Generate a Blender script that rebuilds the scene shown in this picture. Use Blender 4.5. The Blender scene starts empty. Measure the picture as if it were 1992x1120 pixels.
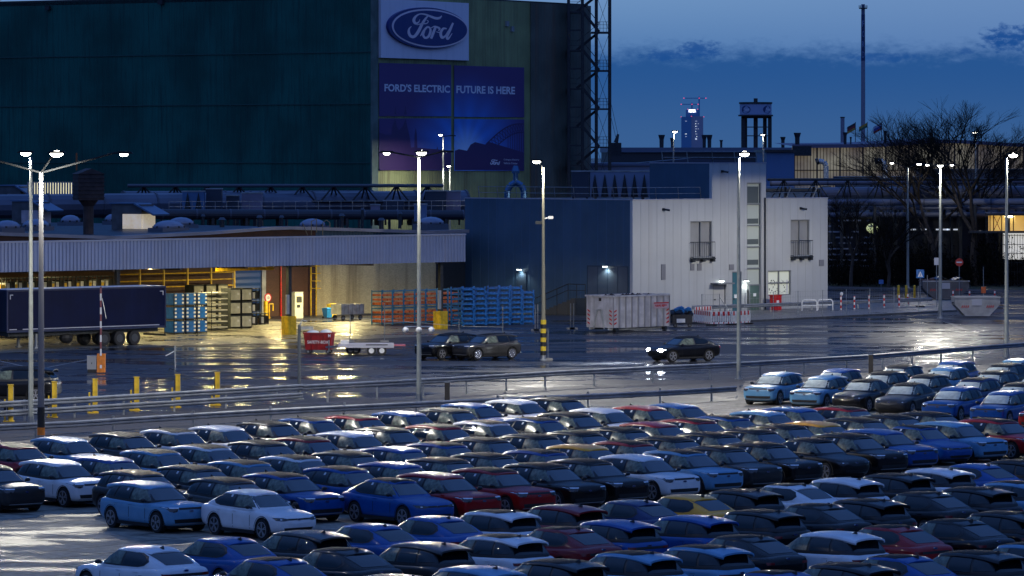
import bpy, bmesh, math, random
from mathutils import Vector, Matrix
from mathutils.bvhtree import BVHTree
R = math.radians
random.seed(7)
F, H, Y0, CX = 8500.0, 13.0, 300.0, 996.0      # focal length in photo pixels, eye height, horizon row, centre column
sc = bpy.context.scene
col = sc.collection

# ------------------------------------------------------------------ camera
cd = bpy.data.cameras.new('camera'); cam = bpy.data.objects.new('camera', cd); col.objects.link(cam)
cam.location = (0, 0, H); cam.rotation_euler = (R(90), 0, 0)
cd.sensor_width = 36; cd.lens = 36 * F / 1992; cd.shift_y = -(560 - Y0) / 1992
cd.clip_start = 1; cd.clip_end = 30000
sc.camera = cam

# ------------------------------------------------------------------ world: dusk sky with a cloud bank
w = bpy.data.worlds.new('World'); sc.world = w; w.use_nodes = True
nt = w.node_tree; nt.nodes.clear()
def N(t, **k):
    n = nt.nodes.new(t)
    for a, b in k.items(): setattr(n, a, b)
    return n
def L(a, b): nt.links.new(a, b)
def math_n(op, a, b=None, c=None, clamp=False):
    n = N('ShaderNodeMath', operation=op, use_clamp=clamp)
    for i, v in enumerate((a, b, c)):
        if v is None: continue
        if isinstance(v, (int, float)): n.inputs[i].default_value = v
        else: L(v, n.inputs[i])
    return n.outputs[0]
def maprange(v, a, b, c=0.0, d=1.0, smooth=True):
    n = N('ShaderNodeMapRange', interpolation_type='SMOOTHSTEP' if smooth else 'LINEAR')
    L(v, n.inputs[0])
    for i, x in enumerate((a, b, c, d)): n.inputs[i + 1].default_value = x
    return n.outputs[0]
def mixc(f, a, b):
    n = N('ShaderNodeMix', data_type='RGBA')
    if isinstance(f, (int, float)): n.inputs[0].default_value = f
    else: L(f, n.inputs[0])
    for i, v in ((6, a), (7, b)):
        if isinstance(v, tuple): n.inputs[i].default_value = (*v[:3], 1)
        else: L(v, n.inputs[i])
    return n.outputs[2]
tc = N('ShaderNodeTexCoord'); sp = N('ShaderNodeSeparateXYZ'); L(tc.outputs['Generated'], sp.inputs[0])
mp = N('ShaderNodeMapping'); L(tc.outputs['Generated'], mp.inputs[0]); mp.inputs['Scale'].default_value = (110, 20, 260)
n1 = N('ShaderNodeTexNoise'); L(mp.outputs[0], n1.inputs[0]); n1.inputs['Scale'].default_value = 1.0; n1.inputs['Detail'].default_value = 7; n1.inputs['Roughness'].default_value = .6
X, Z = sp.outputs[0], sp.outputs[2]
nz = math_n('SUBTRACT', n1.outputs[0], .5)
mp2 = N('ShaderNodeMapping'); L(tc.outputs['Generated'], mp2.inputs[0]); mp2.inputs['Scale'].default_value = (420, 30, 800)
n2 = N('ShaderNodeTexNoise'); L(mp2.outputs[0], n2.inputs[0]); n2.inputs['Scale'].default_value = 1.0; n2.inputs['Detail'].default_value = 6; n2.inputs['Roughness'].default_value = .62
nz2 = math_n('SUBTRACT', n2.outputs[0], .5)
zz = math_n('MULTIPLY_ADD', nz2, .005, math_n('MULTIPLY_ADD', nz, .011, Z))
sky = mixc(maprange(Z, .018, .040), (.075, .185, .42), (.150, .285, .52))
sky = mixc(maprange(X, .02, .13), sky, mixc(.45, sky, (.12, .22, .46)))
up = mixc(maprange(Z, .042, .10), sky, (.022, .078, .26)); up = mixc(maprange(Z, .25, .6), up, (.075, .185, .56))
bank = mixc(maprange(Z, .0, .022), (.040, .115, .29), (.020, .090, .28))
mask = maprange(zz, .0268, .0200)
c1 = mixc(mask, up, bank)
def puff(x0, z0, rx, rz, soft=.55):
    a = math_n('DIVIDE', math_n('SUBTRACT', X, x0), rx); b = math_n('DIVIDE', math_n('SUBTRACT', Z, z0), rz)
    d = math_n('ADD', math_n('MULTIPLY', a, a), math_n('MULTIPLY', b, b))
    d = math_n('MULTIPLY_ADD', nz2, 4.2, d)
    return maprange(d, 1.25, -.1)
for (px, py, rx, rz, k) in ((1362, 97, .0052, .0022, .8), (1962, 76, .0072, .0034, .95), (1872, 100, .0022, .0010, .5), (1300, 108, .006, .0014, .7), (1720, 112, .010, .0012, .6)):
    m = math_n('MULTIPLY', puff((px - CX) / F, (Y0 - py) / F, rx, rz), k)
    c1 = mixc(m, c1, (.010, .072, .28))
back = math_n('MULTIPLY', maprange(sp.outputs[1], .15, -.45), maprange(Z, .9, .2))    # low sky behind the camera
c1 = mixc(back, c1, (.125, .225, .60)); c1 = mixc(math_n('MULTIPLY', maprange(sp.outputs[1], .2, -.2), maprange(Z, .20, .03)), c1, (.008, .022, .07))   # dark skyline behind the camera
bg = N('ShaderNodeBackground'); L(c1, bg.inputs[0]); bg.inputs[1].default_value = 1.0
wo = N('ShaderNodeOutputWorld'); L(bg.outputs[0], wo.inputs[0])
sc.view_settings.view_transform = 'Standard'; sc.view_settings.look = 'None'
sc.view_settings.exposure = 0; sc.view_settings.gamma = 1; sc.view_settings.use_curve_mapping = False
sc.cycles.sample_clamp_indirect = 2.5; sc.cycles.sample_clamp_direct = 0
sc.cycles.max_bounces = 6; sc.cycles.diffuse_bounces = 3; sc.cycles.glossy_bounces = 3; sc.cycles.transparent_max_bounces = 6
sc.cycles.caustics_reflective = False; sc.cycles.caustics_refractive = False
sc.cycles.use_denoising = True

# ------------------------------------------------------------------ picture-to-place helpers
def gp(px, py, z=0.0):
    D = F * (H - z) / (py - Y0)
    return Vector(((px - CX) / F * D, D, z))
def pt(px, py, D): return Vector(((px - CX) / F * D, D, H - (py - Y0) * D / F))
class Frame:
    def __init__(s, o, a): s.o = Vector(o[:2]); s.a = a; s.u = Vector((math.cos(a), math.sin(a))); s.n = Vector((-s.u.y, s.u.x))
    def face(s, px, py, y=0.0):                      # point of the plane local y, seen at a pixel -> (x, z)
        r = Vector(((px - CX) / F, 1)); D = (y + s.o.dot(s.n)) / r.dot(s.n)
        return (r * D - s.o).dot(s.u), H - (py - Y0) * D / F
    def side(s, px, py, x=0.0):                      # point of the plane local x -> (y, z)
        r = Vector(((px - CX) / F, 1)); D = (x + s.o.dot(s.u)) / r.dot(s.u)
        return (r * D - s.o).dot(s.n), H - (py - Y0) * D / F
    def loc(s, v): d = Vector(v[:2]) - s.o; return d.dot(s.u), d.dot(s.n)

# ------------------------------------------------------------------ materials
MATS = {}
def M(name, c=(.5, .5, .5), rough=.5, metal=0, noise=None, bump=None, emit=None, objcol=False, coat=0, streak=None, rib=None, drops=0, c2=None, spec=.5, trans=0, sampling=True, tint=None, brick=None):
    if name in MATS: return MATS[name]
    global nt
    m = bpy.data.materials.new(name); m.use_nodes = True; nt = m.node_tree
    b = nt.nodes['Principled BSDF']
    b.inputs['Roughness'].default_value = rough; b.inputs['Metallic'].default_value = metal
    b.inputs['Base Color'].default_value = (*c, 1); b.inputs['Coat Weight'].default_value = coat; b.inputs['Coat Roughness'].default_value = .06
    b.inputs['Specular IOR Level'].default_value = spec
    cc = c; tcn = N('ShaderNodeTexCoord'); O = tcn.outputs['Object']
    if objcol:
        oi = N('ShaderNodeObjectInfo'); cc = oi.outputs['Color']
    if brick:
        bt = N('ShaderNodeTexBrick'); mpn = N('ShaderNodeMapping'); L(O, mpn.inputs[0]); mpn.inputs['Rotation'].default_value = (R(90), 0, 0)
        L(mpn.outputs[0], bt.inputs[0]); bt.inputs['Scale'].default_value = brick
        bt.inputs['Color1'].default_value = (*c, 1); bt.inputs['Color2'].default_value = (*[x * .75 for x in c], 1); bt.inputs['Mortar'].default_value = (*[x * .55 for x in c], 1)
        cc = bt.outputs['Color']
    if noise:
        nn = N('ShaderNodeTexNoise'); L(O, nn.inputs[0]); nn.inputs['Scale'].default_value = noise[0]; nn.inputs['Detail'].default_value = 5
        f = maprange(nn.outputs[0], .3, .7)
        base = cc
        k = noise[1]
        dark = mixc(1.0, (0, 0, 0), tuple(x * (1 - k) for x in c)) if isinstance(base, tuple) else None
        if isinstance(base, tuple): cc = mixc(f, tuple(x * (1 - k) for x in c), c2 or tuple(min(1, x * (1 + k)) for x in c))
        else:
            mm = N('ShaderNodeMix', data_type='RGBA', blend_type='MULTIPLY'); mm.inputs[0].default_value = 1
            L(base, mm.inputs[6]); g = mixc(f, (1 - k,) * 3, (1, 1, 1)); L(g, mm.inputs[7]); cc = mm.outputs[2]
    if streak:                                        # long vertical runs of dirt: (scale, colour, amount)
        mpn = N('ShaderNodeMapping'); L(O, mpn.inputs[0]); mpn.inputs['Scale'].default_value = (streak[0], streak[0], streak[0] * .05)
        nn = N('ShaderNodeTexNoise'); L(mpn.outputs[0], nn.inputs[0]); nn.inputs['Scale'].default_value = 1; nn.inputs['Detail'].default_value = 6; nn.inputs['Roughness'].default_value = .65
        f = math_n('MULTIPLY', maprange(nn.outputs[0], .45, .72), streak[2]); cc = mixc(f, cc, streak[1])
    if not isinstance(cc, tuple): L(cc, b.inputs['Base Color'])
    h = None
    if rib:                                           # upright corrugation: (ribs per metre, depth, axis)
        wv = N('ShaderNodeTexWave'); wv.wave_type = 'BANDS'; wv.bands_direction = rib[2]; L(O, wv.inputs[0]); wv.inputs['Scale'].default_value = rib[0] * .314
        h = wv.outputs['Fac'] if 'Fac' in wv.outputs else wv.outputs[1]
        bp = N('ShaderNodeBump'); L(h, bp.inputs['Height']); bp.inputs['Distance'].default_value = rib[1]; bp.inputs['Strength'].default_value = 1
        L(bp.outputs[0], b.inputs['Normal'])
    if bump:
        nn = N('ShaderNodeTexNoise'); L(O, nn.inputs[0]); nn.inputs['Scale'].default_value = bump[0]; nn.inputs['Detail'].default_value = 4
        bp = N('ShaderNodeBump'); L(nn.outputs[0], bp.inputs['Height']); bp.inputs['Distance'].default_value = bump[1]; bp.inputs['Strength'].default_value = 1
        L(bp.outputs[0], b.inputs['Normal'])
    if drops:                                         # rain beads on the upper faces
        vo = N('ShaderNodeTexVoronoi'); L(O, vo.inputs[0]); vo.inputs['Scale'].default_value = 26
        geo = N('ShaderNodeNewGeometry'); sx = N('ShaderNodeSeparateXYZ'); L(geo.outputs['Normal'], sx.inputs[0])
        upf = maprange(sx.outputs[2], .55, .9)
        bead = math_n('MULTIPLY', maprange(vo.outputs['Distance'], .42, .05), upf)
        bp = N('ShaderNodeBump'); L(bead, bp.inputs['Height']); bp.inputs['Distance'].default_value = drops; bp.inputs['Strength'].default_value = 1
        L(bp.outputs[0], b.inputs['Normal']); L(bp.outputs[0], b.inputs['Coat Normal'])
        rr = math_n('MULTIPLY_ADD', upf, .06, rough); L(rr, b.inputs['Roughness'])
    if emit:
        b.inputs['Emission Color'].default_value = (*emit[0], 1); b.inputs['Emission Strength'].default_value = emit[1]
    if not sampling: m.cycles.emission_sampling = 'NONE'
    MATS[name] = m; return m

# ------------------------------------------------------------------ mesh builder
class MB:
    def __init__(s): s.v = []; s.f = []; s.m = []; s.mats = []; s.cur = 0
    def mat(s, m):
        if m not in s.mats: s.mats.append(m)
        s.cur = s.mats.index(m); return s
    def add(s, vs, fs):
        o = len(s.v); s.v += [tuple(v) for v in vs]; s.f += [tuple(i + o for i in f) for f in fs]; s.m += [s.cur] * len(fs); return s
    def box(s, x0, x1, y0, y1, z0, z1):
        x0, x1 = sorted((x0, x1)); y0, y1 = sorted((y0, y1)); z0, z1 = sorted((z0, z1))
        return s.add([(x, y, z) for z in (z0, z1) for y in (y0, y1) for x in (x0, x1)], [(0, 2, 3, 1), (4, 5, 7, 6), (0, 1, 5, 4), (2, 6, 7, 3), (0, 4, 6, 2), (1, 3, 7, 5)])
    def tube(s, a, b, r, r2=None, n=8, cap=True):
        a, b = Vector(a), Vector(b); d = (b - a)
        if d.length < 1e-6: return s
        d.normalize(); u = d.orthogonal().normalized(); w_ = d.cross(u); r2 = r if r2 is None else r2
        vs = [p + (u * math.cos(t) + w_ * math.sin(t)) * rr for p, rr in ((a, r), (b, r2)) for t in [2 * math.pi * i / n for i in range(n)]]
        fs = [(i, (i + 1) % n, n + (i + 1) % n, n + i) for i in range(n)]
        if cap: fs += [tuple(range(n))[::-1], tuple(range(n, 2 * n))]
        return s.add(vs, fs)
    def path(s, pts, r, n=6):
        for a, b in zip(pts, pts[1:]): s.tube(a, b, r, n=n)
        return s
    def bar(s, a, b, wd, ht):                         # rectangular bar between two points
        a, b = Vector(a), Vector(b); d = (b - a).normalized(); up_ = Vector((0, 0, 1))
        sd = d.cross(up_); sd = Vector((1, 0, 0)) if sd.length < 1e-3 else sd.normalized(); u2 = sd.cross(d)
        vs = [p + sd * i * wd / 2 + u2 * j * ht / 2 for p in (a, b) for (i, j) in ((-1, -1), (1, -1), (1, 1), (-1, 1))]
        return s.add(vs, [(0, 1, 5, 4), (1, 2, 6, 5), (2, 3, 7, 6), (3, 0, 4, 7), (3, 2, 1, 0), (4, 5, 6, 7)])
    def prism(s, poly, axis, t0, t1):                 # poly of 2-D points extruded along 'x','y','z'
        n = len(poly)
        def P(p, t): return {'x': (t, p[0], p[1]), 'y': (p[0], t, p[1]), 'z': (p[0], p[1], t)}[axis]
        return s.add([P(p, t0) for p in poly] + [P(p, t1) for p in poly], [tuple(range(n)), tuple(range(2 * n - 1, n - 1, -1))] + [(i, i + n, (i + 1) % n + n, (i + 1) % n) for i in range(n)])
    def ell(s, c, rx, ry, rz, n=12, k=6, z0=-1, z1=1):
        vs, fs = [], []
        a0, a1 = math.asin(z0), math.asin(z1)
        for j in range(k + 1):
            t = a0 + (a1 - a0) * j / k
            for i in range(n):
                p = 2 * math.pi * i / n; vs.append((c[0] + rx * math.cos(t) * math.cos(p), c[1] + ry * math.cos(t) * math.sin(p), c[2] + rz * math.sin(t)))
        for j in range(k):
            for i in range(n): fs.append((j * n + i, j * n + (i + 1) % n, (j + 1) * n + (i + 1) % n, (j + 1) * n + i))
        fs += [tuple(range(n))[::-1], tuple(range(k * n, k * n + n))]
        return s.add(vs, fs)
    def grid(s, pts, close=False):                    # rows of points
        n, m = len(pts), len(pts[0]); vs = [p for r in pts for p in r]
        fs = [(i * m + j, i * m + (j + 1) % m, (i + 1) * m + (j + 1) % m, (i + 1) * m + j) for i in range(n - 1) for j in range(m if close else m - 1)]
        return s.add(vs, fs)
    def mesh(s, name, smooth=False):
        me = bpy.data.meshes.new(name); me.from_pydata(s.v, [], s.f)
        for m in s.mats: me.materials.append(m)
        me.polygons.foreach_set('material_index', s.m)
        bm = bmesh.new(); bm.from_mesh(me); bmesh.ops.recalc_face_normals(bm, faces=bm.faces); bm.to_mesh(me); bm.free()
        if smooth: me.shade_smooth()
        me.update(); return me
    def build(s, name, parent=None, m=None, smooth=False, **k):
        if m is not None:
            s.mats = [m]; s.m = [0] * len(s.f)
        o = bpy.data.objects.new(name, s.mesh(name, smooth)); col.objects.link(o); o.parent = parent
        if k: tag(o, **k)
        return o
def tag(o, label=None, cat=None, group=None, kind=None):
    for a, b in (('label', label), ('category', cat), ('group', group), ('kind', kind)):
        if b: o[a] = b
    return o
def thing(name, label, cat, loc=(0, 0, 0), rz=0, group=None):
    o = bpy.data.objects.new(name, None); col.objects.link(o); o.location = loc if len(loc) == 3 else (*loc, 0); o.rotation_euler = (0, 0, rz); o.empty_display_size = .2
    return tag(o, label, cat, group)
def copy_tree(o, parent=None):
    c = o.copy(); col.objects.link(c); c.parent = parent
    for ch in list(o.children): copy_tree(ch, c)
    return c
def dup(o, label, loc, rz=0, group=None):
    c = copy_tree(o); c.location = loc; c.rotation_euler = (0, 0, rz); c['label'] = label
    if group: c['group'] = group
    return c
def text_pts(body, bold=.012):
    cu = bpy.data.curves.new('t', 'FONT'); cu.body = body; cu.offset = bold; cu.resolution_u = 3
    o = bpy.data.objects.new('t', cu); col.objects.link(o)
    me = bpy.data.meshes.new_from_object(o.evaluated_get(bpy.context.evaluated_depsgraph_get()))
    vs = [v.co.copy() for v in me.vertices]; fs = [tuple(p.vertices) for p in me.polygons]
    bpy.data.objects.remove(o); bpy.data.curves.remove(cu); bpy.data.meshes.remove(me)
    x0, x1 = min(v.x for v in vs), max(v.x for v in vs); y0, y1 = min(v.y for v in vs), max(v.y for v in vs)
    return [((v.x - x0) / (x1 - x0), (v.y - y0) / (y1 - y0)) for v in vs], fs
def lettering(mb, body, fn, bold=.012):               # fn maps unit (u, v) to a 3-D point
    vs, fs = text_pts(body, bold); mb.add([fn(u, v) for u, v in vs], fs); return mb
def ordinal(n):
    return ['first', 'second', 'third', 'fourth', 'fifth', 'sixth', 'seventh', 'eighth', 'ninth', 'tenth', 'eleventh', 'twelfth', 'thirteenth', 'fourteenth', 'fifteenth', 'sixteenth', 'seventeenth', 'eighteenth', 'nineteenth', 'twentieth'][n - 1]

# ------------------------------------------------------------------ shared materials
galv = M('galvanised_steel', (.30, .32, .33), .35, .8, noise=(3, .25))
pole_m = M('pole_grey', (.26, .28, .26), .5, .1, noise=(2, .15))
dark_steel = M('dark_steel', (.03, .035, .04), .5, .3, noise=(4, .3))
black_rub = M('black_rubber', (.012, .012, .013), .6, noise=(5, .2))
yellow = M('yellow_paint', (.62, .40, .015), .4, noise=(4, .25), streak=(3, (.2, .13, .02), .4))
orange = M('orange_paint', (.70, .20, .015), .4, noise=(4, .2))
red = M('red_paint', (.50, .012, .012), .4, noise=(3, .2))
white_p = M('white_paint', (.72, .72, .70), .4, noise=(3, .12))
blue_p = M('blue_paint', (.012, .14, .42), .4, noise=(3, .25))
grey_p = M('grey_paint', (.30, .31, .31), .5, noise=(2, .25))
letter_w = M('white_lettering', (.75, .75, .75), .5)
concrete = M('concrete', (.25, .24, .22), .5, noise=(1.2, .25))
# ------------------------------------------------------------------ ground and roads
def wet(name, c, c2, pud_scale, r_dry, r_wet, pud=(.45, .62), bump=.004, joint=None, stretch=(1, 1, 1), spec=.35):
    global nt
    m = bpy.data.materials.new(name); m.use_nodes = True; nt = m.node_tree; b = nt.nodes['Principled BSDF']
    t = N('ShaderNodeTexCoord'); O = t.outputs['Object']
    mpn = N('ShaderNodeMapping'); L(O, mpn.inputs[0]); mpn.inputs['Scale'].default_value = stretch; mpn.inputs['Rotation'].default_value = (0, 0, R(-40))
    a = N('ShaderNodeTexNoise'); L(mpn.outputs[0], a.inputs[0]); a.inputs['Scale'].default_value = pud_scale; a.inputs['Detail'].default_value = 6; a.inputs['Roughness'].default_value = .6
    a2 = N('ShaderNodeTexNoise'); L(mpn.outputs[0], a2.inputs[0]); a2.inputs['Scale'].default_value = pud_scale * 6; a2.inputs['Detail'].default_value = 4
    p = maprange(math_n('MULTIPLY_ADD', math_n('SUBTRACT', a2.outputs[0], .5), .35, a.outputs[0]), *pud)
    g = N('ShaderNodeTexNoise'); L(O, g.inputs[0]); g.inputs['Scale'].default_value = 3.5; g.inputs['Detail'].default_value = 8
    cc = mixc(maprange(g.outputs[0], .3, .7), tuple(x * .75 for x in c), tuple(x * 1.2 for x in c)); cc = mixc(p, cc, c2)
    if joint:                                         # slab joints and repaired cracks
        bt = N('ShaderNodeTexBrick'); mj = N('ShaderNodeMapping'); L(O, mj.inputs[0]); mj.inputs['Rotation'].default_value = (0, 0, R(-52)); L(mj.outputs[0], bt.inputs[0])
        bt.inputs['Scale'].default_value = joint; bt.inputs['Mortar Size'].default_value = .006; bt.inputs['Color1'].default_value = (1, 1, 1, 1); bt.inputs['Color2'].default_value = (.85, .85, .85, 1); bt.inputs['Mortar'].default_value = (.2, .2, .2, 1)
        mm = N('ShaderNodeMix', data_type='RGBA', blend_type='MULTIPLY'); mm.inputs[0].default_value = 1; L(cc, mm.inputs[6]); L(bt.outputs[0], mm.inputs[7]); cc = mm.outputs[2]
    L(cc, b.inputs['Base Color'])
    L(math_n('MULTIPLY_ADD', p, r_wet - r_dry, r_dry), b.inputs['Roughness']); b.inputs['Specular IOR Level'].default_value = spec
    f = N('ShaderNodeTexNoise'); L(O, f.inputs[0]); f.inputs['Scale'].default_value = 9; f.inputs['Detail'].default_value = 6
    bp = N('ShaderNodeBump'); L(f.outputs[0], bp.inputs['Height']); bp.inputs['Distance'].default_value = bump
    L(math_n('MULTIPLY_ADD', p, -.85, 1.0), bp.inputs['Strength']); L(bp.outputs[0], b.inputs['Normal'])
    MATS[name] = m; return m
asphalt = wet('wet_asphalt', (.022, .024, .030), (.012, .014, .018), .16, .60, .12, (.47, .58), .008, stretch=(.5, 1.6, 1))
lot_m = wet('wet_lot_paving', (.32, .29, .235), (.13, .125, .11), .30, .80, .47, (.47, .58), .012, joint=.13, stretch=(.7, 1.4, 1), spec=.05)
road_m = wet('wet_road', (.038, .038, .044), (.028, .029, .034), .3, .66, .35, (.5, .7), .006)
pave_m = wet('wet_pavement', (.15, .145, .14), (.08, .08, .08), .4, .45, .2, (.5, .7), .004, joint=.8)
yard_m = wet('wet_yard_concrete', (.20, .19, .16), (.10, .10, .09), .25, .52, .16, (.45, .62), .004, joint=.16)
def sheet(name, pts, z, m, **k):
    mb = MB(); mb.add([(p[0], p[1], z) for p in pts], [tuple(range(len(pts)))]); o = mb.build(name, None, m)
    return tag(o, kind='structure', **k)
sheet('ground', [(-9000, -300), (9000, -300), (9000, 14000), (-9000, 14000)], 0, asphalt)
lotpoly = [gp(x, y) for x, y in ((-120, 868), (142, 851), (455, 829), (601, 821), (1231, 790), (1432, 779), (1450, 741), (2050, 700), (2300, 1260), (2300, 1900), (-900, 1900))]
sheet('car_lot', lotpoly, .004, lot_m)
sheet('access_road', [gp(x, y) for x, y in ((-150, 862), (601, 812), (1428, 773), (1445, 739), (2050, 697), (2050, 690), (1437, 735), (1100, 752), (580, 784), (-150, 826))], .008, road_m)
KA = R(43.4)
K = Frame((-16.0, 314.0), KA)                       # canopy front line
W = Frame((9.72, 352.0), KA)                        # near corner of the white building
S = Frame((-15.4, 480.0), R(57.0))                  # near corner of the big hall
def rect(fr, x0, x1, y0, y1): return [fr.o + fr.u * x + fr.n * y for x, y in ((x0, y0), (x1, y0), (x1, y1), (x0, y1))]
sheet('loading_yard', rect(K, -52, 16, -8.5, 28.45), .012, yard_m)
# kerbed pavement in front of the white building and towards the right
kerb_pts = [gp(x, y) for x, y in ((1225, 634), (1462, 626), (1640, 617), (1860, 606))]
back_pts = [gp(x, y) for x, y in ((1860, 585), (1640, 592), (1462, 606), (1225, 622))]
mb = MB(); pp = kerb_pts + back_pts; n = len(pp)
mb.add([(p.x, p.y, .12) for p in pp] + [(p.x, p.y, 0) for p in pp], [tuple(range(n))] + [(i, i + n, (i + 1) % n + n, (i + 1) % n) for i in range(n)])
tag(mb.build('pavement', None, pave_m), kind='structure')
mb = MB()
for a, b in zip(kerb_pts, kerb_pts[1:]): mb.bar((a.x, a.y - .12, .075), (b.x, b.y - .12, .075), .18, .15)
tag(mb.build('kerb', None, M('kerb_stone', (.06, .06, .065), .4, noise=(2, .3))), kind='structure')
# painted lines on the wide asphalt
pm = M('worn_road_paint', (.35, .35, .34), .5, noise=(5, .6))
mb = MB()
def line(x0, y0, x1, y1, wd=.14, z=.016):
    a, b = gp(x0, y0), gp(x1, y1); d = (b - a).normalized(); s_ = Vector((-d.y, d.x, 0)) * wd / 2
    mb.add([(p.x, p.y, z) for p in (a - s_, b - s_, b + s_, a + s_)], [(0, 1, 2, 3)])
line(1640, 651, 1800, 633); line(80, 717, 170, 700); line(-10, 700, 60, 716); line(1250, 655, 1440, 668); line(1440, 668, 1540, 672); line(980, 672, 1260, 660)
tag(mb.build('road_markings', None, pm), kind='structure')
mb = MB()
random.seed(3)
for (x, y, dx, dy, wd) in ((1745, 650, 120, -2, .5), (1640, 644, 190, 6, .25), (1830, 625, 60, 20, .3), (1560, 640, 120, 3, .2), (400, 700, 160, -2, .5), (300, 688, 120, 4, .4)):
    a, b = gp(x, y), gp(x + dx, y + dy); d = (b - a); s_ = Vector((-d.y, d.x, 0)).normalized(); pts = []
    for i in range(13):
        t = i / 12; c_ = a + d * t + s_ * random.uniform(-.3, .3); pts.append((c_, wd * (.3 + random.random()) * math.sin(math.pi * min(1, max(.05, t)))))
    mb.add([(p.x + s_.x * q, p.y + s_.y * q, .02) for p, q in pts] + [(p.x - s_.x * q, p.y - s_.y * q, .02) for p, q in pts][::-1], [tuple(range(26))])
tag(mb.build('asphalt_repairs', None, M('tar_patch', (.010, .010, .011), .35)), kind='structure')

# ------------------------------------------------------------------ big hall
green = M('hall_green_cladding', (.010, .110, .088), .6, noise=(.15, .3), streak=(2.6, (.008, .055, .05), .8), rib=(3, .035, 'Y'), spec=.2)
green_lit = M('hall_front_lit_cladding', (.27, .30, .13), .6, noise=(.2, .25), streak=(1.0, (.10, .07, .035), .55), rib=(3, .05, 'X'))  # front wall: warm lamp glow is put into a lighter olive colour
sx1 = S.face(1148, 200)[0]; sx0 = S.face(1031, 200)[0]; sxc = S.face(735, 200)[0]
hall = thing('factory_hall', 'huge dark green corrugated factory hall towering behind the roofs', 'factory hall', (S.o.x, S.o.y), S.a)
mb = MB(); mb.mat(green).box(0, .25, 0, 110, 0, 30.6); mb.build('side_wall', hall)
mb = MB(); mb.mat(green_lit).box(.25, sx0, 0, .3, 0, 30.6); mb.build('front_wall', hall)
mb = MB(); mb.mat(M('hall_stained_cladding', (.12, .13, .10), .6, noise=(.2, .3), streak=(.8, (.17, .10, .06), .8), rib=(3, .05, 'X'))).box(sx0, sx1, -.12, .3, 0, 30.6); mb.build('stained_wall', hall)
mb = MB(); mb.box(0, sx1, .3, 110, 30.2, 30.8); mb.build('roof', hall, dark_steel)
mb = MB(); mb.box(-.08, .10, -.08, .10, 0, 30.6); mb.box(.10, sxc, -.06, -.003, 0, 30.6); mb.build('corner_trim', hall, M('hall_corner_trim', (.10, .15, .13), .5, noise=(.5, .3)))
mb = MB()
for z in (12.0, 18.5, 24.2): mb.box(-.1, -.003, .2, 109, z, z + .12)
mb.build('wall_joint', hall, M('hall_joint', (.006, .075, .065), .6))
mb = MB()
for (a, b) in ((100, 16), (320, 5)):
    y, z = S.side(a, b); mb.box(-.5, -.1, y, y + .6, z - .2, z + .3)
mb.build('wall_vent', hall, dark_steel)
mb = MB()
for q in ((985, 45), (995, 55)):
    x, z = S.face(*q); mb.box(x - .25, x + .25, -.25, -.004, z - .35, z + .25)
mb.build('hatch', hall, grey_p)
# sign plate with the oval
def SP(px, py, y): x, z = S.face(px, py); return (x, y, z)
plate = thing('sign_plate', 'pale blue square plate with raised blue oval badge, high on the hall front', 'sign', (S.o.x, S.o.y), S.a)
a = S.face(736, 112); b = S.face(907, 116); za = S.face(736, -3)[1]
mb = MB(); mb.box(a[0], b[0], -.35, -.02, a[1], za); mb.build('plate', plate, M('plate_white', (.82, .78, .86), .5, streak=(1.5, (.6, .58, .66), .35)))
def zo(x, y): return SP(730 + x / 9.33, y / 9.33, 0)
def ellipse_pts(cx, cy, rx, ry, n=64): return [zo(cx + rx * math.cos(t), cy + ry * math.sin(t)) for t in [2 * math.pi * i / n for i in range(n)]]
def ell_plate(mb, cx, cy, rx, ry, y0, y1, tilt=.055):
    pts = []
    for i in range(64):
        t = 2 * math.pi * i / 64; X_, Y_ = rx * math.cos(t), ry * math.sin(t)
        p = zo(cx + X_, cy + Y_ + X_ * tilt); pts.append((p[0], p[2]))
    mb.prism(pts, 'y', y1, y0)
navy = M('oval_navy', (.004, .020, .17), .35, streak=(1.5, (.10, .10, .25), .15))
silver = M('oval_silver', (.88, .72, .78), .45)
mb = MB(); ell_plate(mb, 868, 508, 722, 372, -.36, -.70); mb.build('oval_back', plate, navy)
mb = MB(); ell_plate(mb, 900, 512, 695, 348, -.70, -.74); mb.build('oval_ring', plate, silver)
mb = MB(); ell_plate(mb, 900, 512, 664, 318, -.74, -.78); mb.build('oval_field', plate, navy)
def strokes(mb, ss, fn, y0, y1):
    for st in ss:
        # smooth the stroke with a Catmull-Rom pass
        P = [st[0]] + list(st) + [st[-1]]; q = []
        for i in range(1, len(P) - 2):
            for k in range(6):
                t = k / 6; c_ = []
                for j in range(3):
                    p0, p1, p2, p3 = (P[i + d][j] for d in (-1, 0, 1, 2))
                    c_.append(.5 * ((2 * p1) + (-p0 + p2) * t + (2 * p0 - 5 * p1 + 4 * p2 - p3) * t * t + (-p0 + 3 * p1 - 3 * p2 + p3) * t ** 3))
                q.append(c_)
        q.append(list(st[-1])); l, r = [], []
        for i, (x, y, wd) in enumerate(q):
            x0, y0_ = q[max(0, i - 1)][:2]; x1, y1_ = q[min(len(q) - 1, i + 1)][:2]; dx, dy = x1 - x0, y1_ - y0_; d = math.hypot(dx, dy) or 1
            l.append((x - dy / d * wd / 2, y + dx / d * wd / 2)); r.append((x + dy / d * wd / 2, y - dx / d * wd / 2))
        vs = []
        for lst in (l, r):
            for (x, y) in lst:
                p = fn(x, y); vs.append((p[0], y1, p[2])); 
        n = len(l); mb.add(vs, [(i, i + 1, n + i + 1, n + i) for i in range(n - 1)])
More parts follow.
